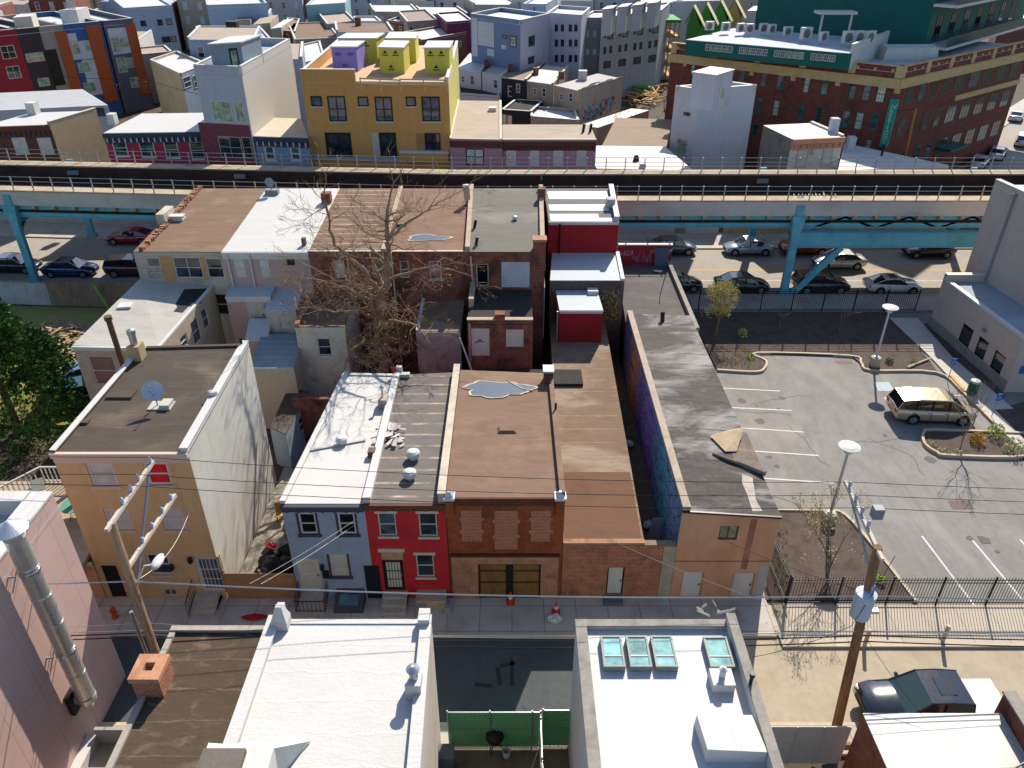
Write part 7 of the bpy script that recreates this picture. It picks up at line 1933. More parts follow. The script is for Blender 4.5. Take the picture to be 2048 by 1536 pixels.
    pm.build('roof_pillar', paint, t, local=True); bpm.build('door_pillar', CBLK, t, local=True)
    # wheels
    r_ = K['r']
    for fx in K['wh']:
        for s_ in (-1, 1):
            x = fx * L; y = s_ * (hw - .1)
            MB().tube((x, y - s_ * .02, r_ + .04), (x, s_ * (hw + .004), r_ + .04), r_ + .07, n=20).build('wheel_arch', CBLK, t, local=True)
            o = MB().tube((x, y - s_ * .08, r_), (x, s_ * (hw + .03), r_), r_, n=20).build('wheel', TYRE, t, local=True)
            rmb = MB().tube((x, s_ * (hw + .01), r_), (x, s_ * (hw + .036), r_), r_ * .66, n=16)
            for q in range(5):
                a = 1.2566 * q; rmb.obox((x - .03 * math.sin(a) , s_ * (hw + .034), r_ - .03 * math.cos(a)), (r_ * .6 * math.cos(a), 0, -r_ * .6 * math.sin(a)), (.06 * math.sin(a), 0, .06 * math.cos(a)), (0, s_ * .012, 0))
            rmb.build('rim', RIM, o, local=True)
    # lamps, plate, mirrors, trim
    n0 = K['st'][-2]; t0 = K['st'][1]
    for s_ in (-1, 1):
        MB().blob((n0[0] * L + .02, s_ * hw * .68, n0[3] - .1), .14, .22, .07, 8, 0).build('headlight', LWHT, t, local=True)
        MB().box(t0[0] * L - .1, s_ * hw * .72 - .16, t0[3] - .3, t0[0] * L + .12, s_ * hw * .72 + .16, t0[3] - .06).build('tail_light', LRED, t, local=True)
        x = K['cab'][-1][0] * L - .35
        MB().blob((x, s_ * (hw + .08), K['cab'][-1][2] + .06), .1, .13, .08, 7, 0).build('wing_mirror', paint, t, local=True)
        hm = MB()
        for fx in K['bcol']: hm.box(fx * L - .22, s_ * (hw * .99) - .012, K['st'][4][3] - .16, fx * L - .08, s_ * (hw * .99) + .02, K['st'][4][3] - .12)
        hm.build('door_handle', CBLK, t, local=True)
        sm = MB(); sm.box(-.28 * L + r_ + .1, s_ * hw * .965 - .02, K['st'][4][2] - .02, .3 * L - r_ - .06, s_ * hw * .965 + .03, K['st'][4][2] + .09); sm.build('sill_trim', CBLK, t, local=True)
    MB().box(L * .5 - .05, -hw * .55, K['st'][-1][2] + .02, L * .5 + .012, hw * .55, K['st'][-1][2] + .24).build('grille', CBLK, t, local=True)
    MB().box(-L * .5 - .015, -.25, K['st'][0][2] + .12, -L * .5 + .02, .25, K['st'][0][2] + .26).build('number_plate', PLATE, t, local=True)
    # shut lines
    lm = MB()
    for s_ in (-1, 1):
        for fx in list(K['bcol']) + [K['cab'][-1][0] - .02]: lm.box(fx * L - .008, s_ * hw - .02, K['st'][4][2] + .1, fx * L + .008, s_ * hw + .003, K['st'][4][3] - .1)
    lm.build('shut_line', CBLK, t, local=True)
    if bed:
        z = K['st'][2][3]; bm = MB()
        bm.box(-L * .49, -hw * .86, z + .01, -.235 * L, hw * .86, z + .06); bm.build('bed_cover', bed, t, local=True)
    return t
RT = 0.0; LF = math.pi
def carp(kind, label, px, py, rz, col, **kw):
    p = gd(px, py, -.1); W = KIND[kind]['W']
    return car(kind, label, (p.x, p.y + W / 2 - .05), rz, col, **kw)
carp('sedan', 'dark grey car half hidden behind the red graffiti parapet on the avenue', 1345, 511, RT, '#4b5054')
carp('sedan', 'silver blue sedan parked on the far side of the avenue', 1500, 512, LF, '#98a5b4')
carp('suv', 'orange brown vehicle parked behind the steel bent', 1612, 512, LF, '#8a3a1c')
carp('sedan', 'black sedan parked on the far side of the avenue near the beige building', 1862, 517, LF, '#17191b')
carp('sedan', 'silver sedan driving along the middle of the avenue', 1682, 540, LF, '#b5b3ae')
carp('sedan', 'black sedan parked beside the steel bent at the near kerb', 1486, 588, LF + math.pi, '#131518')
carp('suv', 'black car parked right of the steel bent at the near kerb', 1645, 590, RT, '#15171a')
carp('coupe', 'white coupe with black sunroof parked at the near kerb of the avenue', 1790, 590, RT, '#dcdcda', metal=0., sunroof=True)
carp('sedan', 'dark car peeking out behind the charcoal shop roof', 1352, 585, RT, '#191b1d')
carp('coupe', 'dark red coupe parked on the far side of the avenue behind the end rowhouse', 258, 490, LF, '#8f1220', metal=.1)
carp('sedan', 'dark car beyond the corrugated fence at the left edge', 20, 548, RT, '#1b1e22')
carp('sedan', 'dark blue car beyond the fences on the avenue', 135, 556, RT, '#1d2f52')
carp('suv', 'dark maroon vehicle behind the wooden fence by the end rowhouse', 262, 556, RT, '#4a1d1f')
p = gd(1868, 850, -.09); car('van', 'beige minivan parked in the car park by the planted island', (p.x + .1, p.y + .95, -.088), .0 - .06, '#b5a58c', 'minivan', 'minivan', rough=.25, metal=.35)
car('pickup', 'black pickup with silver bed cover parked beside the brick shed', (16.95, 19.8, -.11), LF, '#14171c', 'pickup', 'pickup_truck', metal=.2, rough=.15, gl=gloss('green_car_glass', '#26352f', .08, 0, 1.), bed=gloss('silver_bed_cover', '#b5b3ae', .35, .3), sunroof=True)
carp('suv', 'dark green car in the shade under the big evergreen', 150, 822, .5, '#163a38')
carp('sedan', 'blue grey car in the shade behind the tan house', 172, 775, .5, '#5a6f86')
for (px, py, rz, c_, l, kd) in ((1975, 272, .98, '#d3d4d4', 'white sport utility parked along the factory wall', 'suv'), (2030, 240, .98, '#d0d2d4', 'white car parked farther up along the factory wall', 'sedan'), (1957, 333, .9, '#c9c2c0', 'pale car with red lamps nearest the viaduct on the side street', 'sedan'), (1992, 316, .95, '#b9b6b0', 'silver car in the side street facing the viaduct', 'sedan'), (2044, 290, 1., '#c9cacb', 'white car at the right edge of the side street', 'suv')):
    p = gd(px, py, -.1); car(kd, l, (p.x, p.y), rz, c_, metal=.1)
for i, (px, py) in enumerate(((1887, 312), (1920, 292))):
    p = gd(px, py, 0); one('bollard', ('thin dark bollard on the factory pavement nearer the viaduct', 'thin dark bollard on the factory pavement farther from the viaduct')[i], 'bollard', MB().tube(p, p + Vector((0, 0, 1.5)), .09, n=6), K_FR)

# ---------------------------------------------------------------- trees and plants
BARK = plain('grey_bark', '#7d6a55', .95, .25, 4, '#4b3d30', .6, 1., bump=.6)
def grow(mb, tips, p, d, L, r, depth, rs, spread=.55, up=.12, shrink=.72, seg=4, droop=0.):
    P = [p]; q = p.copy(); dd = d.copy()
    for i in range(seg):
        dd = (dd + Vector((rs.gauss(0, .13), rs.gauss(0, .13), rs.gauss(0, .1) + up * .3 - droop))).normalized()
        q = q + dd * (L / seg); P.append(q.copy())
    r1 = r * .62
    mb.path(P, [max(.008, r + (r1 - r) * i / seg) for i in range(seg + 1)], 5 if r > .02 else 3)
    if depth == 0:
        tips.append((P[-1], dd)); return
    nb = 2 if rs.random() < .5 else 3
    for b in range(nb):
        ax = dd.orthogonal().normalized(); a = rs.uniform(0, 6.283); ax = (ax * math.cos(a) + dd.cross(ax) * math.sin(a))
        nd_ = (dd + ax * rs.uniform(spread * .6, spread * 1.4) + Vector((0, 0, up))).normalized()
        grow(mb, tips, P[-1], nd_, L * rs.uniform(shrink * .8, shrink * 1.1), r1 * (.85 if b == 0 else .65), depth - 1, rs, spread, up, shrink, seg, droop)
    if depth > 1:
        for i in range(1, seg):
            if rs.random() < .55:
                ax = Vector((rs.gauss(0, 1), rs.gauss(0, 1), rs.gauss(0, .5))).normalized()
                grow(mb, tips, P[i], (dd * .5 + ax).normalized(), L * .55, r * .35, depth - 2, rs, spread, up, shrink, 3, droop)
def leaves(tips, n, size, jit, rs):
    mb = MB()
    for (p, d) in tips:
        for _ in range(n):
            q = p + Vector((rs.gauss(0, jit), rs.gauss(0, jit), rs.gauss(0, jit)))
            a = Vector((rs.gauss(0, 1), rs.gauss(0, 1), rs.gauss(0, 1))).normalized(); b = a.orthogonal().normalized()
            s_ = size * rs.uniform(.6, 1.3)
            mb.poly([q - a * s_, q + b * s_ * .5, q + a * s_, q - b * s_ * .5])
    return mb
def tree(name, label, base, H_, r, depth, spread, seed, bark, leaf=None, ln=3, ls=.08, lj=.15, up=.12, trunkf=.3, fork=3, shrink=.72, lname='crown', droop=0., lean=(0, 0)):
    rs = random.Random(seed); t = thing(name, label, 'tree', base)
    mb = MB(); tips = []
    base = Vector(base); top = base + Vector((lean[0], lean[1], H_ * trunkf))
    mb.path([base, base.lerp(top, .5) + Vector((rs.gauss(0, .05), rs.gauss(0, .05), 0)), top], [r * 1.15, r, r * .85], 8)
    for i in range(fork):
        a = 6.283 * i / fork + rs.uniform(-.4, .4)
        grow(mb, tips, top - Vector((0, 0, rs.uniform(0, H_ * .06))), Vector((math.cos(a) * spread * 1.1, math.sin(a) * spread * 1.1, 1)).normalized(), H_ * .3, r * .6, depth, rs, spread, up, shrink, 4, droop)
    mb.build('trunk', bark, t)
    if leaf: leaves(tips, ln, ls, lj, rs).build(lname, leaf, t)
    return t, tips
# the big bare tree
BTW = plain('pale_bark', '#806a54', .95, .25, 3, '#5f4d3c', .6, 1., bump=.5)
rs = random.Random(5)
tb = Vector((-8.3, 42.8, 0)); T = thing('bare_tree', 'large bare tree with tangled brown twigs behind the red house', 'tree', tb)
mb = MB(); tips = []
def bough(pts, r0, r1, dep, L, n_side, spread=.6, up=.1, droop=0.):
    n_side = int(n_side * 2.1)
    P = [Vector(p) for p in pts]; Q = []
    for a, b in zip(P, P[1:]):
        for i in range(4): Q.append(a.lerp(b, i / 4) + Vector((rs.gauss(0, .05), rs.gauss(0, .05), rs.gauss(0, .05))))
    Q.append(P[-1]); m_ = len(Q)
    mb.path(Q, [r0 + (r1 - r0) * i / (m_ - 1) for i in range(m_)], 7)
    for i in range(n_side):
        q = Q[int(m_ * (.3 + .65 * i / n_side))]; a = rs.uniform(0, 6.283)
        grow(mb, tips, q, Vector((math.cos(a), math.sin(a) * .7, rs.uniform(-.2, .8))).normalized(), L * rs.uniform(.6, 1.02), max(.02, r1 * rs.uniform(.4, .7)), 3, rs, spread, up, .76, 4, droop)
    grow(mb, tips, Q[-1], (Q[-1] - Q[-3]).normalized(), L, r1 * .8, dep, rs, spread, up, .72, 4, droop)
def tp(px, py, Y=42.8): return at(px, py, Y)
bough([tb, tp(757, 660), tp(762, 590), tp(775, 560)], .34, .24, 2, 1.2, 3)
bough([tp(775, 560), tp(778, 510), tp(772, 470), tp(775, 420, 42.5)], .22, .09, 3, 1.7, 6)
bough([tp(762, 590), tp(735, 545, 42.2), tp(700, 515, 42), tp(668, 490, 41.8), tp(655, 430, 41.6), tp(648, 390, 41.5)], .16, .05, 3, 1.3, 7)
bough([tp(775, 480), tp(800, 455, 43), tp(850, 425, 43.3), tp(875, 405, 43.4)], .1, .04, 3, 1.5, 5)
bough([tp(775, 560), tp(820, 545, 42), tp(870, 530, 41.5), tp(905, 540, 41.4)], .1, .04, 3, 1.3, 5, droop=.05)
bough([tp(757, 640), tp(720, 620, 41.5), tp(670, 625, 41), tp(625, 615, 40.6)], .12, .04, 3, 1.3, 7, droop=.06)
bough([tp(757, 660), tp(790, 640, 41.6), tp(830, 650, 41.2), tp(860, 690, 41.2)], .1, .04, 3, 1.2, 6, droop=.08)
bough([tp(752, 690), tp(730, 680, 41.5), tp(700, 700, 41), tp(690, 735, 40.8)], .1, .04, 3, 1.2, 7, droop=.08)
bough([tp(757, 640), tp(740, 600, 41.5), tp(690, 575, 41.2), tp(640, 560, 41)], .11, .04, 3, 1.3, 7)
bough([tp(757, 600), tp(715, 570, 44.), tp(670, 560, 44.5), tp(625, 535, 44.8)], .1, .04, 3, 1.2, 6)
bough([tp(752, 690), tp(775, 720, 41.5), tp(790, 735, 41.2)], .09, .04, 3, 1.1, 6)
mb.build('trunk', BTW, T)
rs2 = random.Random(3)
lo_t = [t_ for t_ in tips if t_[0].z < 10.5]
leaves(rs2.sample(lo_t, int(len(lo_t) * .35)), 2, .07, .12, rs2).build('dead_leaf', leafmat('dead_leaf', '#7d4f22', '#b98a45'), T)['kind'] = 'stuff'
# evergreen on the left
rs = random.Random(9)
eb = gd(60, 880, 0) + Vector((-1.2, 1.0, 0)); t = thing('evergreen_tree', 'big dense evergreen tree at the left edge in front of the grass lot', 'tree', eb)
MB().tube(eb, eb + Vector((0, 0, 8)), .3, .08, 8).build('trunk', BARK, t)
mb = MB(); inner = MB(); HT = 9.2
for i in range(2500):
    f = rs.random() ** .8; z = .3 + f * HT; R0 = (1 - f) ** .6 * 4.9 + .15
    a = rs.uniform(0, 6.283); lobes = 1 + .22 * math.sin(3 * a + z * 1.1) + .12 * math.sin(7 * a - z * 2)
    rr = R0 * lobes * rs.uniform(.55, 1.0)
    c = eb + Vector((rr * math.cos(a), rr * math.sin(a), z - .15 * rr))
    out = Vector((math.cos(a), math.sin(a), .15)).normalized()
    for q in range(14):
        d = (out + Vector((rs.gauss(0, .6), rs.gauss(0, .6), rs.gauss(.1, .6)))).normalized(); b = d.orthogonal().normalized(); s_ = rs.uniform(.16, .34)
        o = c + Vector((rs.gauss(0, .18), rs.gauss(0, .18), rs.gauss(0, .14)))
        mb.poly([o, o + d * s_ * .5 + b * s_ * .28, o + d * s_, o + d * s_ * .5 - b * s_ * .28])
mb.build('crown', leafmat('evergreen_needle', '#162d10', '#4a6a20', .6), t)
# yellow green tree in the north bed
b = gd(1430, 668, 0); b.y -= .2
rs = random.Random(4); t = thing('small_tree', 'small egg shaped tree with fresh yellow leaves by the low shop', 'tree', b)
mb = MB(); tips = []; Ht = at(1440, 572, b.y).z
mb.path([b, b + Vector((.05, 0, 1.2)), b + Vector((0, .05, Ht * .85))], [.09, .08, .03], 7)
for i in range(34):
    z = 1.3 + (Ht - 1.6) * i / 34; a = i * 2.4; f = (i / 34); L_ = (.35 + 1.15 * math.sin(math.pi * min(1, .18 + f * .8))) * 1.0
    grow(mb, tips, b + Vector((0, 0, z)), Vector((math.cos(a), math.sin(a), .9)).normalized(), L_ * .62, .025, 1, rs, .5, .25, .7, 3)
mb.build('trunk', BARK, t)
leaves(tips, 46, .058, .18, rs).build('crown', leafmat('spring_leaf', '#b09a48', '#ecd98a', 1.), t)
# budding trees and island tree
b = gd(1655, 1150, 0)
tree('small_tree', 'small budding multi stemmed tree in the mulch beside the peach building', b, 5.4, .06, 3, .3, 21, BARK, leafmat('bud_leaf', '#a8a25a', '#ded79a', 1.), 7, .05, .12, .25, .12, 5)
b = gd(1920, 898, .02)
tree('small_tree', 'slender bare tree in the planted island before the minivan', b, 4.4, .05, 3, .38, 33, BARK, leafmat('bud_leaf_brown', '#8a6a45', '#b39a6a', 1.), 1, .035, .06, .2, .3, 4)
def shrub(name, label, c, r, h, m, n=260, s_=.07, group=None):
    rs_ = random.Random(int(c.x * 100)); mb = MB()
    for i in range(n):
        a, b_ = rs_.uniform(0, 6.283), rs_.random(); q = c + Vector((r * math.cos(a) * math.sqrt(b_), r * math.sin(a) * math.sqrt(b_), h * rs_.uniform(.05, 1) * (1 - b_ * .45)))
        d = Vector((rs_.gauss(0, 1), rs_.gauss(0, 1), rs_.gauss(.5, 1))).normalized(); e = d.orthogonal().normalized(); k_ = s_ * rs_.uniform(.7, 1.4)
        mb.poly([q - d * k_, q + e * k_ * .6, q + d * k_, q - e * k_ * .6])
    t = thing(name, label, 'shrub', c, group)
    mb.build('foliage', m, t); MB().tube(c, c + Vector((0, 0, h * .5)), .03, n=5).build('stem', BARK, t)
SG1 = leafmat('shrub_yellow_green', '#6f8a35', '#c9c86a', 1.); SG2 = leafmat('shrub_gold', '#8d6a1a', '#c99a2a', 1.); SG3 = leafmat('shrub_pale', '#a39a6a', '#d6cfa3', 1.)
shrub('shrub', 'leafy yellow green shrub at the back corner of the island', gd(1990, 872, .02), .5, .95, SG1)
shrub('shrub', 'leafy pale flowering shrub at the right end of the island', gd(2025, 902, .02), .6, 1., leafmat('shrub_flower', '#7d8f4a', '#ded7a8', 1.))
shrub('shrub', 'round golden brown shrub in the middle of the island', gd(1953, 885, .02), .45, .75, SG2, 320)
for i, (px, py) in enumerate(((1860, 888), (1872, 897), (1894, 905), (1915, 907))):
    shrub('ground_shrub', ('first', 'second', 'third', 'fourth')[i] + ' pale dry clump along the island kerb, counted from its rounded end', gd(px, py, .02), .32, .3, SG3, 140, .05, 'dry clumps along the island kerb')
shrub('shrub', 'small yellowish shrub in the sunny mulch left of the lamp bed', gd(1484, 672, .02), .35, .7, SG1, 160); shrub('shrub', 'tiny dark green shrub by the lamp base', gd(1778, 725, .02), .28, .4, leafmat('shrub_dark', '#3d4a1f', '#6f7a35', 1.), 140); shrub('shrub', 'tiny yellow green shrub by the pale log', gd(1827, 728, .02), .25, .35, SG1, 120)
shrub('shrub', 'bright green tuft in the mulch near the kerb corner', gd(1502, 716, .02), .3, .3, leafmat('tuft_green', '#6f8f2a', '#a9c04a', 1.), 140)
shrub('shrub', 'green tuft in the mulch behind the transformer', gd(1759, 1163, .02), .3, .35, leafmat('tuft_green', '#6f8f2a', '#a9c04a'), 160)
for i, (px, py) in enumerate(((1560, 620), (1678, 625))): 
    tree('small_tree', ('leafless dark sapling in the shaded bed by the avenue fence', 'leafless dark sapling in the shaded bed nearer the lamp')[i], gd(px, py + 40, .02), 3.2, .04, 2, .5, 40 + i, BARK)
rs = random.Random(12); mb = MB()
for i in range(420):
    q = gd(rs.uniform(1545, 1575), rs.uniform(1060, 1235), .0) if i < 200 else gd(rs.uniform(1440, 1500), rs.uniform(690, 735), .02)
    a = rs.uniform(0, 6.28); mb.poly([q, q + Vector((.05, 0, 0)), q + Vector((.12 * math.cos(a), .12 * math.sin(a), rs.uniform(.08, .25)))])
o = mb.build('weed_growth', leafmat('weed_leaf', '#77803a', '#a9a04f')); o['kind'] = 'stuff'
# ---------------------------------------------------------------- the city behind
def simple(label, tl, tr, back, z, wall, roof, w=(), pane=None, fr=None, par=.3, name='rowhouse', cat='house', edges=None, side='r', group=None, we=0, sash=False, cop=None):
    H = far(name, label, cat, tl, tr, back, wall, roof, z=z, edges=edges, side=side, group=group)
    for q in w: H.win(q[4] if len(q) > 4 else we, *q[:4], fr=fr or W_FR, pane=pane or G_MID, proud=.06, fw=.12, sash=sash)
    if par:
        for e in (0, 1, 2, 3): H.parapet(e, par, H.edges.get(e, wall), cop or WHT, .25)
    H.finish(); return H
GREYW = plain('light_grey_stucco', '#a5a9ad', .85, .05, 3, '#8d9196', .4, .4)
BLUG = plain('blue_grey_stucco', '#8796a8', .85, .07, 2, '#74849a', .6, .4)
WARM = plain('warm_grey_render', '#9d9283', .9, .08, 2, '#7d7264', .5, .4)
REDB = brick('red_house_brick', '#7d3a30', '#6d3028', '#7d665a', stain='#4a221d', amt=.4)
LAV = plain('lavender_white_stucco', '#b3b5c4', .85, .03, 3)
ORA = plain('rust_orange_panel', '#9d4a26', .7, .06, 3); CHAR = plain('charcoal_panel', '#34282a', .7, .08, 3); CRIM = plain('crimson_panel', '#7d1f26', .7, .08, 3); BLUP = plain('blue_panel', '#2f4f78', .7, .06, 3); OFFW = panels('white_panels', '#c9c9c8', 1.2, 1.6, '#9d9d9d', .03); TAUP = plain('taupe_panel', '#85796e', .8, .06, 3); SLT = plain('slate_panel', '#4f4c55', .8, .06, 3)
# colourful townhouse terrace, one thing per house
ZT2 = 12.8
def strip(label, x0, x1, wall, par, winlist, panes=None, extra=None, back=(176, 26)):
    f = lambda x: 75 - (x + 20) * (28 / 288)
    dx, dy = back[0] - 268, back[1] - 47
    H = far('townhouse', label, 'townhouse', (x0, f(x0)), (x1, f(x1)), (x1 + dx, f(x1) + dy), wall, WHT, z=ZT2, group='colourful townhouse terrace')
    for q in winlist: H.win(0, *[v / Z1 for v in q], fr=B_FR, pane=panes or G_MID, mull=1, proud=.08, fw=.1)
    if extra: extra(H)
    for e in range(4): H.parapet(e, .7, wall, WHT, .25)
    H.finish(); return H
strip('crimson townhouse with dark windows at the left end of the colourful terrace', -40, 34, CRIM, 0, ((5, 265, 90, 345), (40, 385, 120, 460)), G_DARK)
strip('charcoal townhouse beside the crimson one in the colourful terrace', 34, 80, CHAR, 0, ((150, 308, 258, 362), (222, 455, 290, 505)), G_GRN)
strip('taupe townhouse with tall dark stair window in the colourful terrace', 80, 128, TAUP, 0, (), None, lambda H: (H.panel(0, 98, 98, 122, 172, G_BLK, out=.05, name='stair_window'), H.panel(0, 128, 60, 149, 200, ORA, out=.25, name='orange_fin')))
strip('white and blue townhouse between two orange fins in the colourful terrace', 128, 204, BLUP, 0, ((420, 238, 465, 318), (495, 235, 565, 295), (455, 362, 525, 425), (560, 350, 600, 430), (490, 480, 560, 540)), G_GRN, lambda H: (H.panel(0, 140, 66, 158, 120, OFFW), H.panel(0, 160, 80, 193, 118, OFFW), H.panel(0, 172, 118, 207, 190, OFFW), H.panel(0, 190, 48, 217, 205, ORA, out=.25, name='orange_fin')))
strip('white and slate townhouse with rust end fin in the colourful terrace', 208, 268, SLT, 0, ((655, 218, 700, 305), (700, 218, 765, 275), (685, 335, 740, 425), (735, 335, 800, 395), (762, 450, 830, 512)), G_GRN, lambda H: (H.panel(0, 220, 55, 262, 108, OFFW), H.panel(0, 266, 45, 285, 190, ORA, out=.25, name='rust_fin')))
TH = far('roof_house', 'cream stair hut with white roof on the taupe townhouse', 'roof hut', (25, 36), (62, 33), (72, 27), plain('cream_hut', '#b9b3a3', .8, .05), WHT, z=ZT2 + 2.1, base=ZT2 + .06); TH.finish()
TH = far('roof_house', 'white chimney like stair hut on the blue and white townhouse', 'roof hut', (118, 22), (152, 20), (176, 14), WHT, WHT, z=ZT2 + 2.2, base=ZT2 + .06); TH.finish()
mb = MB()
for px in (138, 142, 146, 150): p = gd(px, 18, ZT2 + 2.3); mb.tube(p, p + Vector((0, 0, 2.6)), .12, n=6)
one('flue_pipe', 'cluster of pale flue pipes on the white stair hut', 'flue pipe', mb, GALV)
simple('low grey roofed house with white front before the colourful terrace', (-10, 222), (216, 211), (165, 179), 6.2, WHT, roofing('pale_grey_big_roof', '#a9abad', '#85888c', 2.2, .05, .4), ((190, 213, 212, 235),), par=0)
simple('tan flanked house with blue grey rear between terrace and tall white house', (301, 124), (362, 153), (416, 132), 8.6, TANW, WHT, ((366, 152, 382, 176, 1), (386, 148, 400, 176, 1)), edges={1: BLUG}, pane=G_MID, sash=True)
simple('small house with white roof and vents behind the tan flanked house', (285, 112), (345, 106), (330, 93), 7.5, WARM, TANRF, par=.2)
simple('blue grey stucco block with small dark windows near the top left', (248, 20), (345, 14), (300, -12), 11., BLUG, WHT, ((281, 41, 292, 53), (315, 39, 325, 51), (333, 37, 343, 50), (282, 76, 301, 88), (324, 73, 341, 85), (343, 72, 352, 84)), pane=G_BLK, fr=K_FR)
simple('white roofed house with chimney box behind the tall white townhouse', (402, 84), (545, 84), (520, 56), 8., WHT, SNOW, par=.3, cop=WHT)
p = gd(468, 68, 8.2); one('chimney_box', 'dark box on the white roof behind the tall townhouse', 'chimney', MB().box(p.x - 1, p.y - .8, 8.1, p.x + 1, p.y + .8, 10.4), K_FR)
simple('long light blue building with white roof rim at the top left', (415, 17), (535, 13), (520, -4), 10.5, plain('pale_blue_render', '#8fa2b8', .8, .05), WHT, (), par=.6)
GAB = plain('tan_gable_render', '#a39683', .9, .06)
for i, (x0, y0, x1, y1, bx, by, l) in enumerate(((470, 42, 500, 40, 512, 26, 'tan gabled house with dark roof edge near the light blue building'), (505, 50, 540, 46, 556, 30, 'tan gabled house with pale roof in the middle of the gable row'), (541, 58, 562, 55, 588, 37, 'white gabled house with pale roof at the right of the gable row'))):
    simple(l, (x0, y0), (x1, y1), (bx, by), 8.5, GAB, (TAR_ROOF, TANRF, SNOW)[i], par=0)
simple('small red walled house with brown roof beside the gable row', (563, 63), (590, 66), (600, 40), 7.5, REDB, BROWN_ROOF, ((568, 68, 578, 80),), par=.2)
simple('wide brown roofed house behind the orange board house', (590, 82), (680, 78), (655, 46), 7.5, WARM, roofing('umber_roof', '#6d5745', '#8d7660', 1.2, .04, .3), par=.2)
simple('white roofed low house between tall townhouse and orange board house', (585, 135), (650, 118), (640, 84), 8.5, WARM, SNOW, par=.2)
simple('teal trimmed building with white roof at the top centre', (612, 14), (690, 9), (700, -4), 10., plain('teal_render', '#7fa3a8', .8, .05), WHT)
simple('stone walled house with grey roof at the top centre', (655, 52), (712, 45), (690, 24), 8.2, plain('rubble_wall_grey', '#8d877d', .9, .2, 5, '#5f5a52', .5, 1.), TANRF, ((660, 56, 668, 66),))
simple('white box house above the yellow roof huts', (716, 46), (764, 46), (752, 36), 9., WHT, SNOW)
simple('grey rounded house with tan roof near the utility pole at the top centre', (815, 47), (876, 43), (852, 22), 8.5, WARM, roofing('brown_grey_roof', '#85776a', '#a89a8a', 1.2, .04, .3), ((818, 52, 826, 62),))
simple('narrow red brick house with white roof at the top centre', (775, 44), (812, 48), (845, 36), 7.5, REDB, SNOW, ((782, 50, 788, 58), (798, 52, 804, 60)))
simple('red brick house with white roof behind the yellow huts', (845, 84), (941, 66), (900, 52), 7.5, REDB, SNOW, ((905, 85, 911, 95), (918, 82, 923, 93)))
simple('plum coloured house left of the modern blue checked block', (894, 48), (945, 44), (920, 26), 9.5, plain('plum_render', '#5f2a40', .85, .08), WHT, par=.3)
# modern blocks
CHK = plain('slate_blue_cladding', '#66778f', .8, .04, 3)
H = simple('modern block with slate blue and white chequered cladding', (941, 36), (1041, 50), (1100, 36), 13.5, CHK, WHT, ((1020, 72, 1033, 94), (1005, 70, 1015, 76)), name='apartment_building', cat='building', edges={1: LAV}, par=.6, fr=K_FR, pane=G_GRN)
for q in ((944, 36, 955, 112), (956, 44, 988, 92), (1003, 90, 1012, 98), (975, 98, 988, 112)): H.panel(0, *q, OFFW, out=.05)
for q in ((1057, 72, 1069, 92), (1056, 113, 1068, 127)): H.win(1, *q, fr=K_FR, pane=G_DARK, proud=.06, sash=False)
simple('lavender white modern block with rows of dark windows', (1094, 33), (1163, 38), (1180, 22), 13.5, LAV, WHT, [(x, y, x + 6, y + 14) for y in (49, 79, 110) for x in (1110, 1122, 1138, 1149)], name='apartment_building', cat='building', pane=G_DARK, fr=K_FR, par=.5)
simple('stair hut block rising behind the lavender white modern block', (1046, 12), (1092, 13), (1112, 0), 14.0, LAV, WHT, ((1066, 12, 1072, 24),), name='apartment_building', cat='building', pane=G_DARK)
simple('grey block with dark flank between lavender and long grey terrace', (1163, 40), (1205, 40), (1225, 26), 12.5, plain('grey_render_block', '#7d7f84', .85, .05), WHT, [(x, y, x + 6, y + 12) for y in (62, 98) for x in (1172, 1186)], name='apartment_building', cat='building', pane=G_BLIND)
LG = plain('stone_grey_terrace', '#96989a', .85, .04, 3)
for i, (x0, y0) in enumerate(((1203, 40), (1233, 36), (1263, 32), (1293, 28))):
    H = simple(('first', 'second', 'third', 'fourth')[i] + ' house from the left of the stone grey modern terrace with roof boxes', (x0, y0), (x0 + 29, y0 - 3), (x0 + 48, y0 - 20), 12.8, LG, WHT, [(x0 + 5, y0 + 22, x0 + 9, y0 + 36), (x0 + 12, y0 + 20, x0 + 23, y0 + 38), (x0 + 4, y0 + 54, x0 + 9, y0 + 68), (x0 + 16, y0 + 52, x0 + 21, y0 + 66), (x0 + 4, y0 + 82, x0 + 18, y0 + 96)], name='townhouse', cat='townhouse', pane=G_DARK, fr=K_FR, group='stone grey modern terrace')
    on_box(H, '', (x0 + 2, y0 - 20), (x0 + 20, y0 - 22), (x0 + 30, y0 - 28), 16.2, plain('pale_grey_hut', '#b5b6b6', .8, .04), WHT)
# row of low houses with the graffiti end wall
LOWR = ((905, 148, 925, 152, 'white'), )
ROWX = ((911, 140, 962, 146, 985, 112), (964, 147, 1003, 155, 1040, 122), (1004, 156, 1053, 163, 1090, 128), (1054, 164, 1107, 171, 1137, 136), (1108, 172, 1160, 184, 1246, 158))
CF = [WHT, plain('white_rear_wall', '#c3c4c6', .8, .05), plain('black_rear_wall', '#23252a', .8, .1), plain('stone_rear_wall', '#8d8272', .9, .2, 4, '#5f564a', .6, .8), plain('mottled_stone_wall', '#9a8f80', .9, .2, 4, '#6d6355', .6, .8)]
RF = [SNOW, roofing('tan_white_row_roof', '#b9b2a6', '#948c80', 1.3, .04, .4), roofing('brown_row_roof', '#76685c', '#9d8f80', 1.3, .04, .4), SNOW, roofing('grey_row_roof', '#b3afa8', '#8f8b84', 1.4, .04, .4, '#8d887f', .5, .4)]
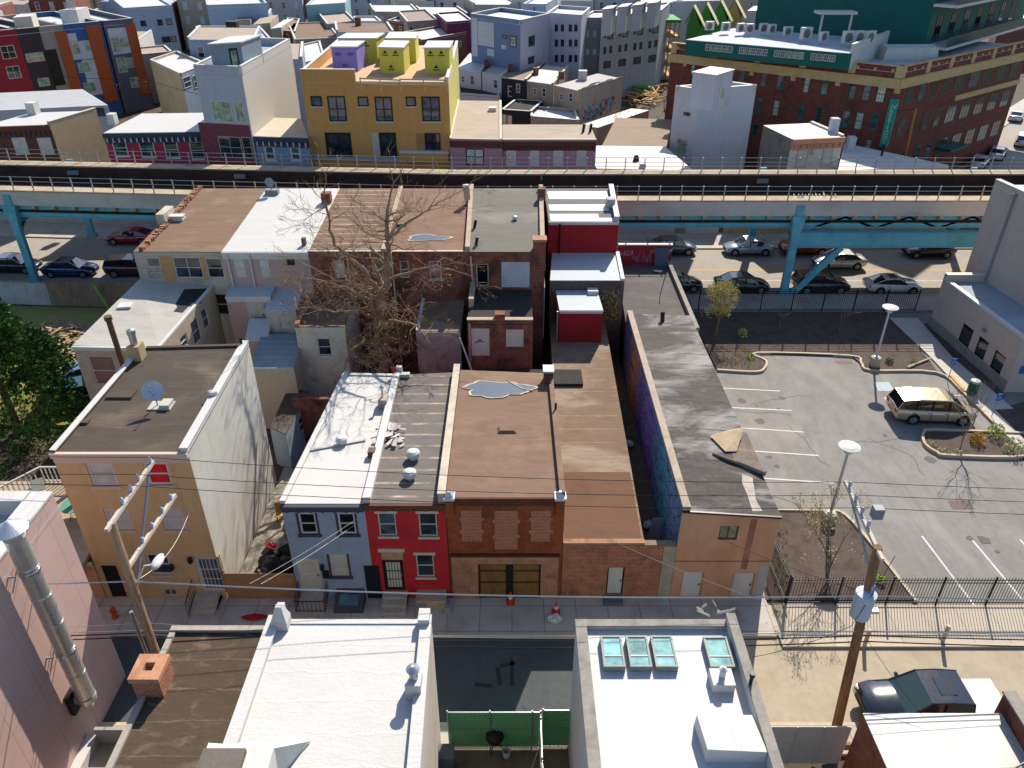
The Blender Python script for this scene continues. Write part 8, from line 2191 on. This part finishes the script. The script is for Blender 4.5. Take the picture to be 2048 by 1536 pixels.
LB = ['white rear walled house at the left of the low row behind the mauve houses', 'white rear walled house with tan roof in the low row', 'black rear walled house with a white letter E in the low row', 'stone rear walled house with white roof in the low row', 'end house of the low row with graffiti on its stone flank']
for i, (a, b, c, d, e, f) in enumerate(ROWX):
    H = far('rowhouse', LB[i], 'house', (a, b), (c, d), (e, f), CF[i], RF[i], z=7.0, group='low row behind the mauve houses', edges={1: plain('pale_stone_flank', '#a39c93', .9, .12, 3, '#7d756b', .5, .6)} if i == 4 else {})
    xm = (a + c) / 2
    H.win(0, xm + 4, (b + d) / 2 + 8, xm + 12, (b + d) / 2 + 26, fr=W_FR, pane=G_DARK, proud=.06, fw=.1)
    if i in (0, 3, 4): H.win(0, xm - 14, (b + d) / 2 + 9, xm - 7, (b + d) / 2 + 22, fr=W_FR, pane=G_MID, proud=.06, fw=.1)
    H.parapet(1, .25, CF[i], STONE, .3); H.parapet(0, .1, WHT, None, .2); H.finish()
    if i == 2:
        u, z = H.hit(0, 1016, 182); mb = MB()
        for (du, dz, w_, h_) in ((0, 0, .12, 1.5), (.12, 1.38, .6, .12), (.12, .69, .45, .12), (.12, 0, .6, .12)): H.slab(0, u + du, u + du + w_, z - .75 + dz, z - .75 + dz + h_, .01, .04, mb)
        mb.build('letter', WHT, H.root)
    if i == 4:
        a_, d_, L_, n_ = H.edge(1)
        for q, (c_, s_) in enumerate((('#a3323a', 1), ('#d9d9d9', 2), ('#4aa3a8', 3))):
            scrawl(H.root, tuple(H.P(1, L_ * .1, 2.6, .05 + q * .02)), (d_.x, d_.y, 0), (0, 0, 1), L_ * .7, 2.4, 7, plain('graffiti_%d' % q, c_, .8), .09, s_ + 20)
        p = H.on_roof(1165, 160); MB().box(p.x - .6, p.y - .5, p.z - .05, p.x + .6, p.y + .6, p.z + 1.3).build('chimney', WHT, H.root)
    else:
        p = H.on_roof((c + e) / 2, (d + f) / 2 + 4); MB().box(p.x - .4, p.y - .4, p.z - .05, p.x + .4, p.y + .4, p.z + 1.0).build('chimney', BRK_R, H.root)
simple('black walled rear shed behind the narrow mauve house', (1003, 222), (1062, 226), (1086, 205), 4.6, CF[2], plain('black_felt', '#2c2a29'), ((1005, 229, 1013, 248), (1015, 231, 1024, 250)), pane=G_BLIND, par=.15, name='shed', cat='shed')
simple('stone rear shed with white roof below the graffiti row', (1062, 238), (1158, 246), (1150, 224), 4.2, CF[4], BLR, (), par=.3, name='shed', cat='shed')
simple('white roofed low shed beside the graffiti flank', (1158, 252), (1196, 256), (1298, 221), 4.4, WARM, SNOW, (), par=0, name='shed', cat='shed')
simple('dark rear annex with white roof edge beside the orange board house', (918, 190), (1000, 196), (990, 168), 4.5, CF[1], plain('black_felt', '#2c2a29'), (), par=.2, name='shed', cat='shed')
# timber frame under construction, gabled roofs beyond
TIM = plain('new_timber', '#c59c63', .9, .1)
p0 = gd(1311, 160, 0); t = thing('timber_frame', 'open timber house frame under construction beside the factory', 'timber frame', p0)
W_, D_, HH = 3.7, 9, 10.1
for fl in range(4):
    MB().box(p0.x, p0.y, fl * HH / 4, p0.x + W_, p0.y + D_, fl * HH / 4 + .25).build('floor', TIM, t)
for x in (0, .25, .5, .75, 1):
    for y in (0, .5, 1): MB().box(p0.x + (W_ - .2) * x, p0.y + (D_ - .2) * y, 0, p0.x + (W_ - .2) * x + .2, p0.y + (D_ - .2) * y + .2, HH).build('stud', TIM, t)
MB().box(p0.x - .1, p0.y - .1, HH, p0.x + W_ + .1, p0.y + D_, HH + .5).build('roof', plain('green_sheathing', '#3f7d3a', .8, .1), t)
GSH = plain('green_sheathing', '#3f7d3a')
for i, (px, py) in enumerate(((1374, 50), (1400, 44), (1428, 38), (1455, 32))):
    p = gd(px, py, 9.); q = gd(px + 26, py + 1, 9.); d = q - p; v = Vector((-d.y, d.x, 0)).normalized() * d.length * 1.3
    H = Bd('house_shell', ('first', 'second', 'third', 'fourth')[i] + ' of the unfinished gabled houses with tan roofs, counted from the left', 'house', [p, q, q + v, p + v], 9., wall=GSH if i < 3 else TIM, roof=TIM, group='unfinished gabled houses')
    H.finish(roof=False)
    m0, m1 = p.lerp(q, .35), (p + v).lerp(q + v, .35); hi = Vector((0, 0, 3.2)); o_ = (q - p).normalized() * .5
    MB_1 = MB(); MB_1.poly([p, q, m0 + hi]); MB_1.build('gable', GSH if i < 3 else TIM, H.root); MB_1 = MB(); MB_1.poly([q + v, p + v, m1 + hi]); MB_1.build('gable', GSH if i < 3 else TIM, H.root); mb = MB()
    mb = MB()
    for (a, b, c, e) in ((p - o_, m0 + hi, m1 + hi, p + v - o_), (m0 + hi, q + o_ * 2 - Vector((0, 0, .6)), q + v + o_ * 2 - Vector((0, 0, .6)), m1 + hi)):
        mb.hexa([a, b, c, e, a + Vector((0, 0, .2)), b + Vector((0, 0, .2)), c + Vector((0, 0, .2)), e + Vector((0, 0, .2))])
    mb.build('roof', plain('plywood_roof', '#cfc09a', .9, .06), H.root)
simple('white hut with sloping roof beyond the unfinished gables', (1495, 22), (1525, 21), (1536, 12), 10., plain('pale_grey_hut', '#b5b6b6'), WHT, par=0)
simple('long white walled building at the top between terrace and green block', (1345, 8), (1545, 4), (1560, -8), 9., WHT, GREYW, par=.5)
simple('white roofed hall at the top right corner beyond the green block', (2000, 50), (2110, 44), (2090, 8), 8., REDB, SNOW, par=.5)
simple('pink brick building at the top right edge', (2020, 12), (2110, 8), (2110, -6), 9., plain('pinkish_brick', '#8d5f66', .9, .1), WHT)
simple('beige block with dark openings at the top beside the green tower', (1440, -2), (1546, -4), (1552, -14), 10.5, WARM, WHT, ((1470, 4, 1476, 12), (1500, 3, 1506, 12)))
# infill houses up to the horizon, each a thing of its own
rsx = random.Random(77)
PAL = [(REDB, 'red brick'), (WARM, 'warm grey'), (GREYW, 'light grey'), (WHT, 'white'), (BLUG, 'blue grey'), (GAB, 'tan')]
RFS = [(SNOW, 'white'), (TANRF, 'tan'), (TAR_ROOF, 'dark'), (BROWN_ROOF, 'brown'), (BLR, 'pale blue')]
cnt = 0
taken = []
for o in list(COL.objects):
    if o.get('category') in ('house', 'building', 'townhouse', 'factory', 'shop') and o.location.y > 80: taken.append((o.location.x, o.location.y))
for Yc in (118, 136, 156, 178, 204, 236, 275, 325, 390):
    n = int(.72 * Yc * 2 / 11)
    for i in range(n):
        x = -.72 * Yc + (i + .5) * 2 * .72 * Yc / n + rsx.uniform(-1, 1)
        if any(abs(x - a) < (11 if Yc < 200 else 9) and abs(Yc - b) < (13 if Yc < 200 else 10) for a, b in taken): continue
        if x > 14 and Yc < 205: continue
        w_ = 2 * .72 * Yc / n * .46; d_ = rsx.uniform(6, 8); z = rsx.choice((7, 7.5, 8, 9.5, 11)); sk = -.22 * d_ if x < 0 else .12 * d_
        wall, wn = rsx.choice(PAL); rf, rn = rsx.choice(RFS)
        P = [(x - w_ - sk, Yc - d_), (x + w_ - sk, Yc - d_ - .12 * w_), (x + w_ + sk, Yc + d_ - .12 * w_), (x - w_ + sk, Yc + d_)]
        cnt += 1
        H = Bd('distant_house', 'distant %s house with %s flat roof among the far rows' % (wn, rn), 'house', P, z, wall=wall, roof=rf, group='distant %s houses with %s roofs' % (wn, rn))
        L = H.edge(0)[2]; m = 3
        for k_ in range(m):
            for zz in (z - 2.6, z - 5.6):
                if zz > 0: H.win(0, uz=(L * (k_ + .5) / m - .55, L * (k_ + .5) / m + .55, zz, zz + 1.7), pane=rsx.choice((G_DARK, G_MID, G_BLIND)), proud=.06, fw=.12)
        H.parapet(1, .3, wall, WHT, .3); H.parapet(3, .3, wall, WHT, .3); H.finish()
        if rsx.random() < .7:
            q = Vector((x + rsx.uniform(-.5, .5) * w_, Yc + rsx.uniform(-.5, .5) * d_, z)); MB().box(q.x - .5, q.y - .5, z, q.x + .5, q.y + .5, z + 1.5).build('chimney', rsx.choice((BRK_R, WHT, K_FR)), H.root)
        if rsx.random() < .3 and Yc > 150:
            q = Vector((x, Yc, z)); MB().box(q.x - 1.4, q.y - 2, z, q.x + 1.4, q.y + 2, z + 2.7).build('roof_hut', rsx.choice((WHT, GREYW, BLUG)), H.root)
# far bare trees and evergreens
TWIG = plain('far_twig', '#7d6650', .95, .2)
for i, (px, py, h, l) in enumerate(((378, 92, 11, 'brown bare tree beside the blue grey stucco block'), (880, 48, 13, 'tall bare tree at the top centre left of the plum house'), (860, 40, 13, 'bare tree behind the grey rounded house'), (265, 222, 6, 'small bare tree in front of the colourful terrace'), (1235, 300, 6, 'leafless thicket behind the brown shed cluster'), (1330, 255, 7, 'reddish bare tree behind the white tower house'))):
    p = gd(px, py, 0); tree('bare_tree', l, p, h, .16, 3, .5, 60 + i, TWIG, leafmat('far_twig_leaf', '#8d7148', '#b39a6a', .5), 2, .12, .3, .1, .25, 4)
for i, (px, py, h, l) in enumerate(((405, 95, 10, 'dark ivy covered tree at the top left beside the bare tree'), (800, 48, 10, 'small dark evergreen at the top centre'), (815, 50, 9, 'small dark evergreen right of its twin at the top centre'))):
    p = gd(px, py, 0); rs = random.Random(80 + i); t = thing('evergreen_tree', l, 'tree', p); mb = MB()
    for q in range(900):
        f = rs.random(); a = rs.uniform(0, 6.28); r_ = (1 - f) * 1.9 * rs.uniform(.4, 1) + .1; c = p + Vector((r_ * math.cos(a), r_ * math.sin(a), .5 + f * h)); d = Vector((rs.gauss(0, 1), rs.gauss(0, 1), rs.gauss(0, 1))).normalized(); b = d.orthogonal().normalized()
        mb.poly([c - d * .25, c + b * .16, c + d * .25, c - b * .16])
    mb.build('crown', leafmat('evergreen_needle', '#162d10', '#4a6a20'), t); MB().tube(p, p + Vector((0, 0, h * .7)), .15, .05).build('trunk', BARK, t)
# poles and heap behind
def farpole(base, px, py, label, m=WOOD, arms=1):
    top = at(px, py, base.y); t = thing('utility_pole', label, 'utility pole', base)
    MB().tube(base, top, .17, .12, 8).build('pole_shaft', m, t)
    for i in range(arms): MB().box(top.x - 1.1, top.y - .06, top.z - .5 - i * .9, top.x + 1.1, top.y + .06, top.z - .36 - i * .9).build('crossarm', ARMW, t)
    return top
p1 = farpole(gd(955, 112, 0), 962, 68, 'thin utility pole before the chequered modern block')
p2 = farpole(gd(834, 100, 0), 833, 30, 'thin utility pole above the yellow roof huts')
p3 = farpole(gd(1225, 190, 0), 1232, 118, 'utility pole with leaning crossarms beside the timber frame', arms=2)
p4 = farpole(gd(1958, 282, 0), 2003, 158, 'tall grey utility pole on the factory pavement', plain('grey_pole', '#6b6f74', .8, .1))
p5 = farpole(gd(1865, 330, 0), 1876, 275, 'short tan pole at the factory corner', plain('tan_pole', '#b59a6f', .8, .1), 0)
p6 = farpole(Vector((at(1810, 330, 84).x, 84, 0)), 1832, 218, 'rust coloured pole standing before the green vertical sign', plain('rust_pole', '#a8692a', .8, .1), 0)
p7 = farpole(gd(1534, 330, 0), 1538, 195, 'wooden pole between white tower house and cream corner house', WOOD_D, 0)
wire([p7, p6, p4], 'thin wire looping past the factory sign', .03, CAB_D, .8, 'power_line'); wire([p1, p3], 'thin wire over the low row roofs', .03, CAB_L, .6, 'power_line')
wire([p4, p4 + Vector((30, 22, 0))], 'thin wire running up the side street', .03, CAB_D, .6, 'power_line')
q0 = at(0, 180, 96); wire([Vector((q0.x - 5, 96, 13)), at(300, 160, 96), at(500, 200, 90)], 'thin wire crossing before the colourful terrace', .025, CAB_D, .5, 'power_line')
rs = random.Random(8); mb = MB()
for i in range(70):
    q = gd(rs.uniform(1265, 1318), rs.uniform(178, 215), 0) + Vector((0, 0, rs.uniform(0, 1.2))); a = rs.uniform(0, 3.14)
    mb.obox(q, Vector((math.cos(a), math.sin(a), rs.uniform(-.1, .2))) * rs.uniform(1, 3.5), Vector((-math.sin(a), math.cos(a), 0)) * .25, (0, 0, .12))
one('lumber_pile', 'heap of new lumber beside the timber frame', 'lumber pile', mb, TIM)
p = gd(1283, 190, 0); one('skip', 'small green waste container among the lumber', 'container', MB().hexa([(p.x - 1.2, p.y - .8, 0), (p.x + 1.2, p.y - .8, 0), (p.x + 1.2, p.y + .8, 0), (p.x - 1.2, p.y + .8, 0), (p.x - 1.4, p.y - 1, 1.5), (p.x + 1.4, p.y - 1, 1.5), (p.x + 1.4, p.y + 1, 1.5), (p.x - 1.4, p.y + 1, 1.5)]), GSH)
# pigeons on the back row
p = at(1082, 372, BY); one('owl_decoy', 'dark bird perched on the ridge beside the grey derelict roof', 'bird', MB().blob((p.x, p.y, FZ + .75), .1, .14, .12, 7, 0).blob((p.x, p.y, FZ + .92), .07, .07, .07, 6, 0), K_FR)
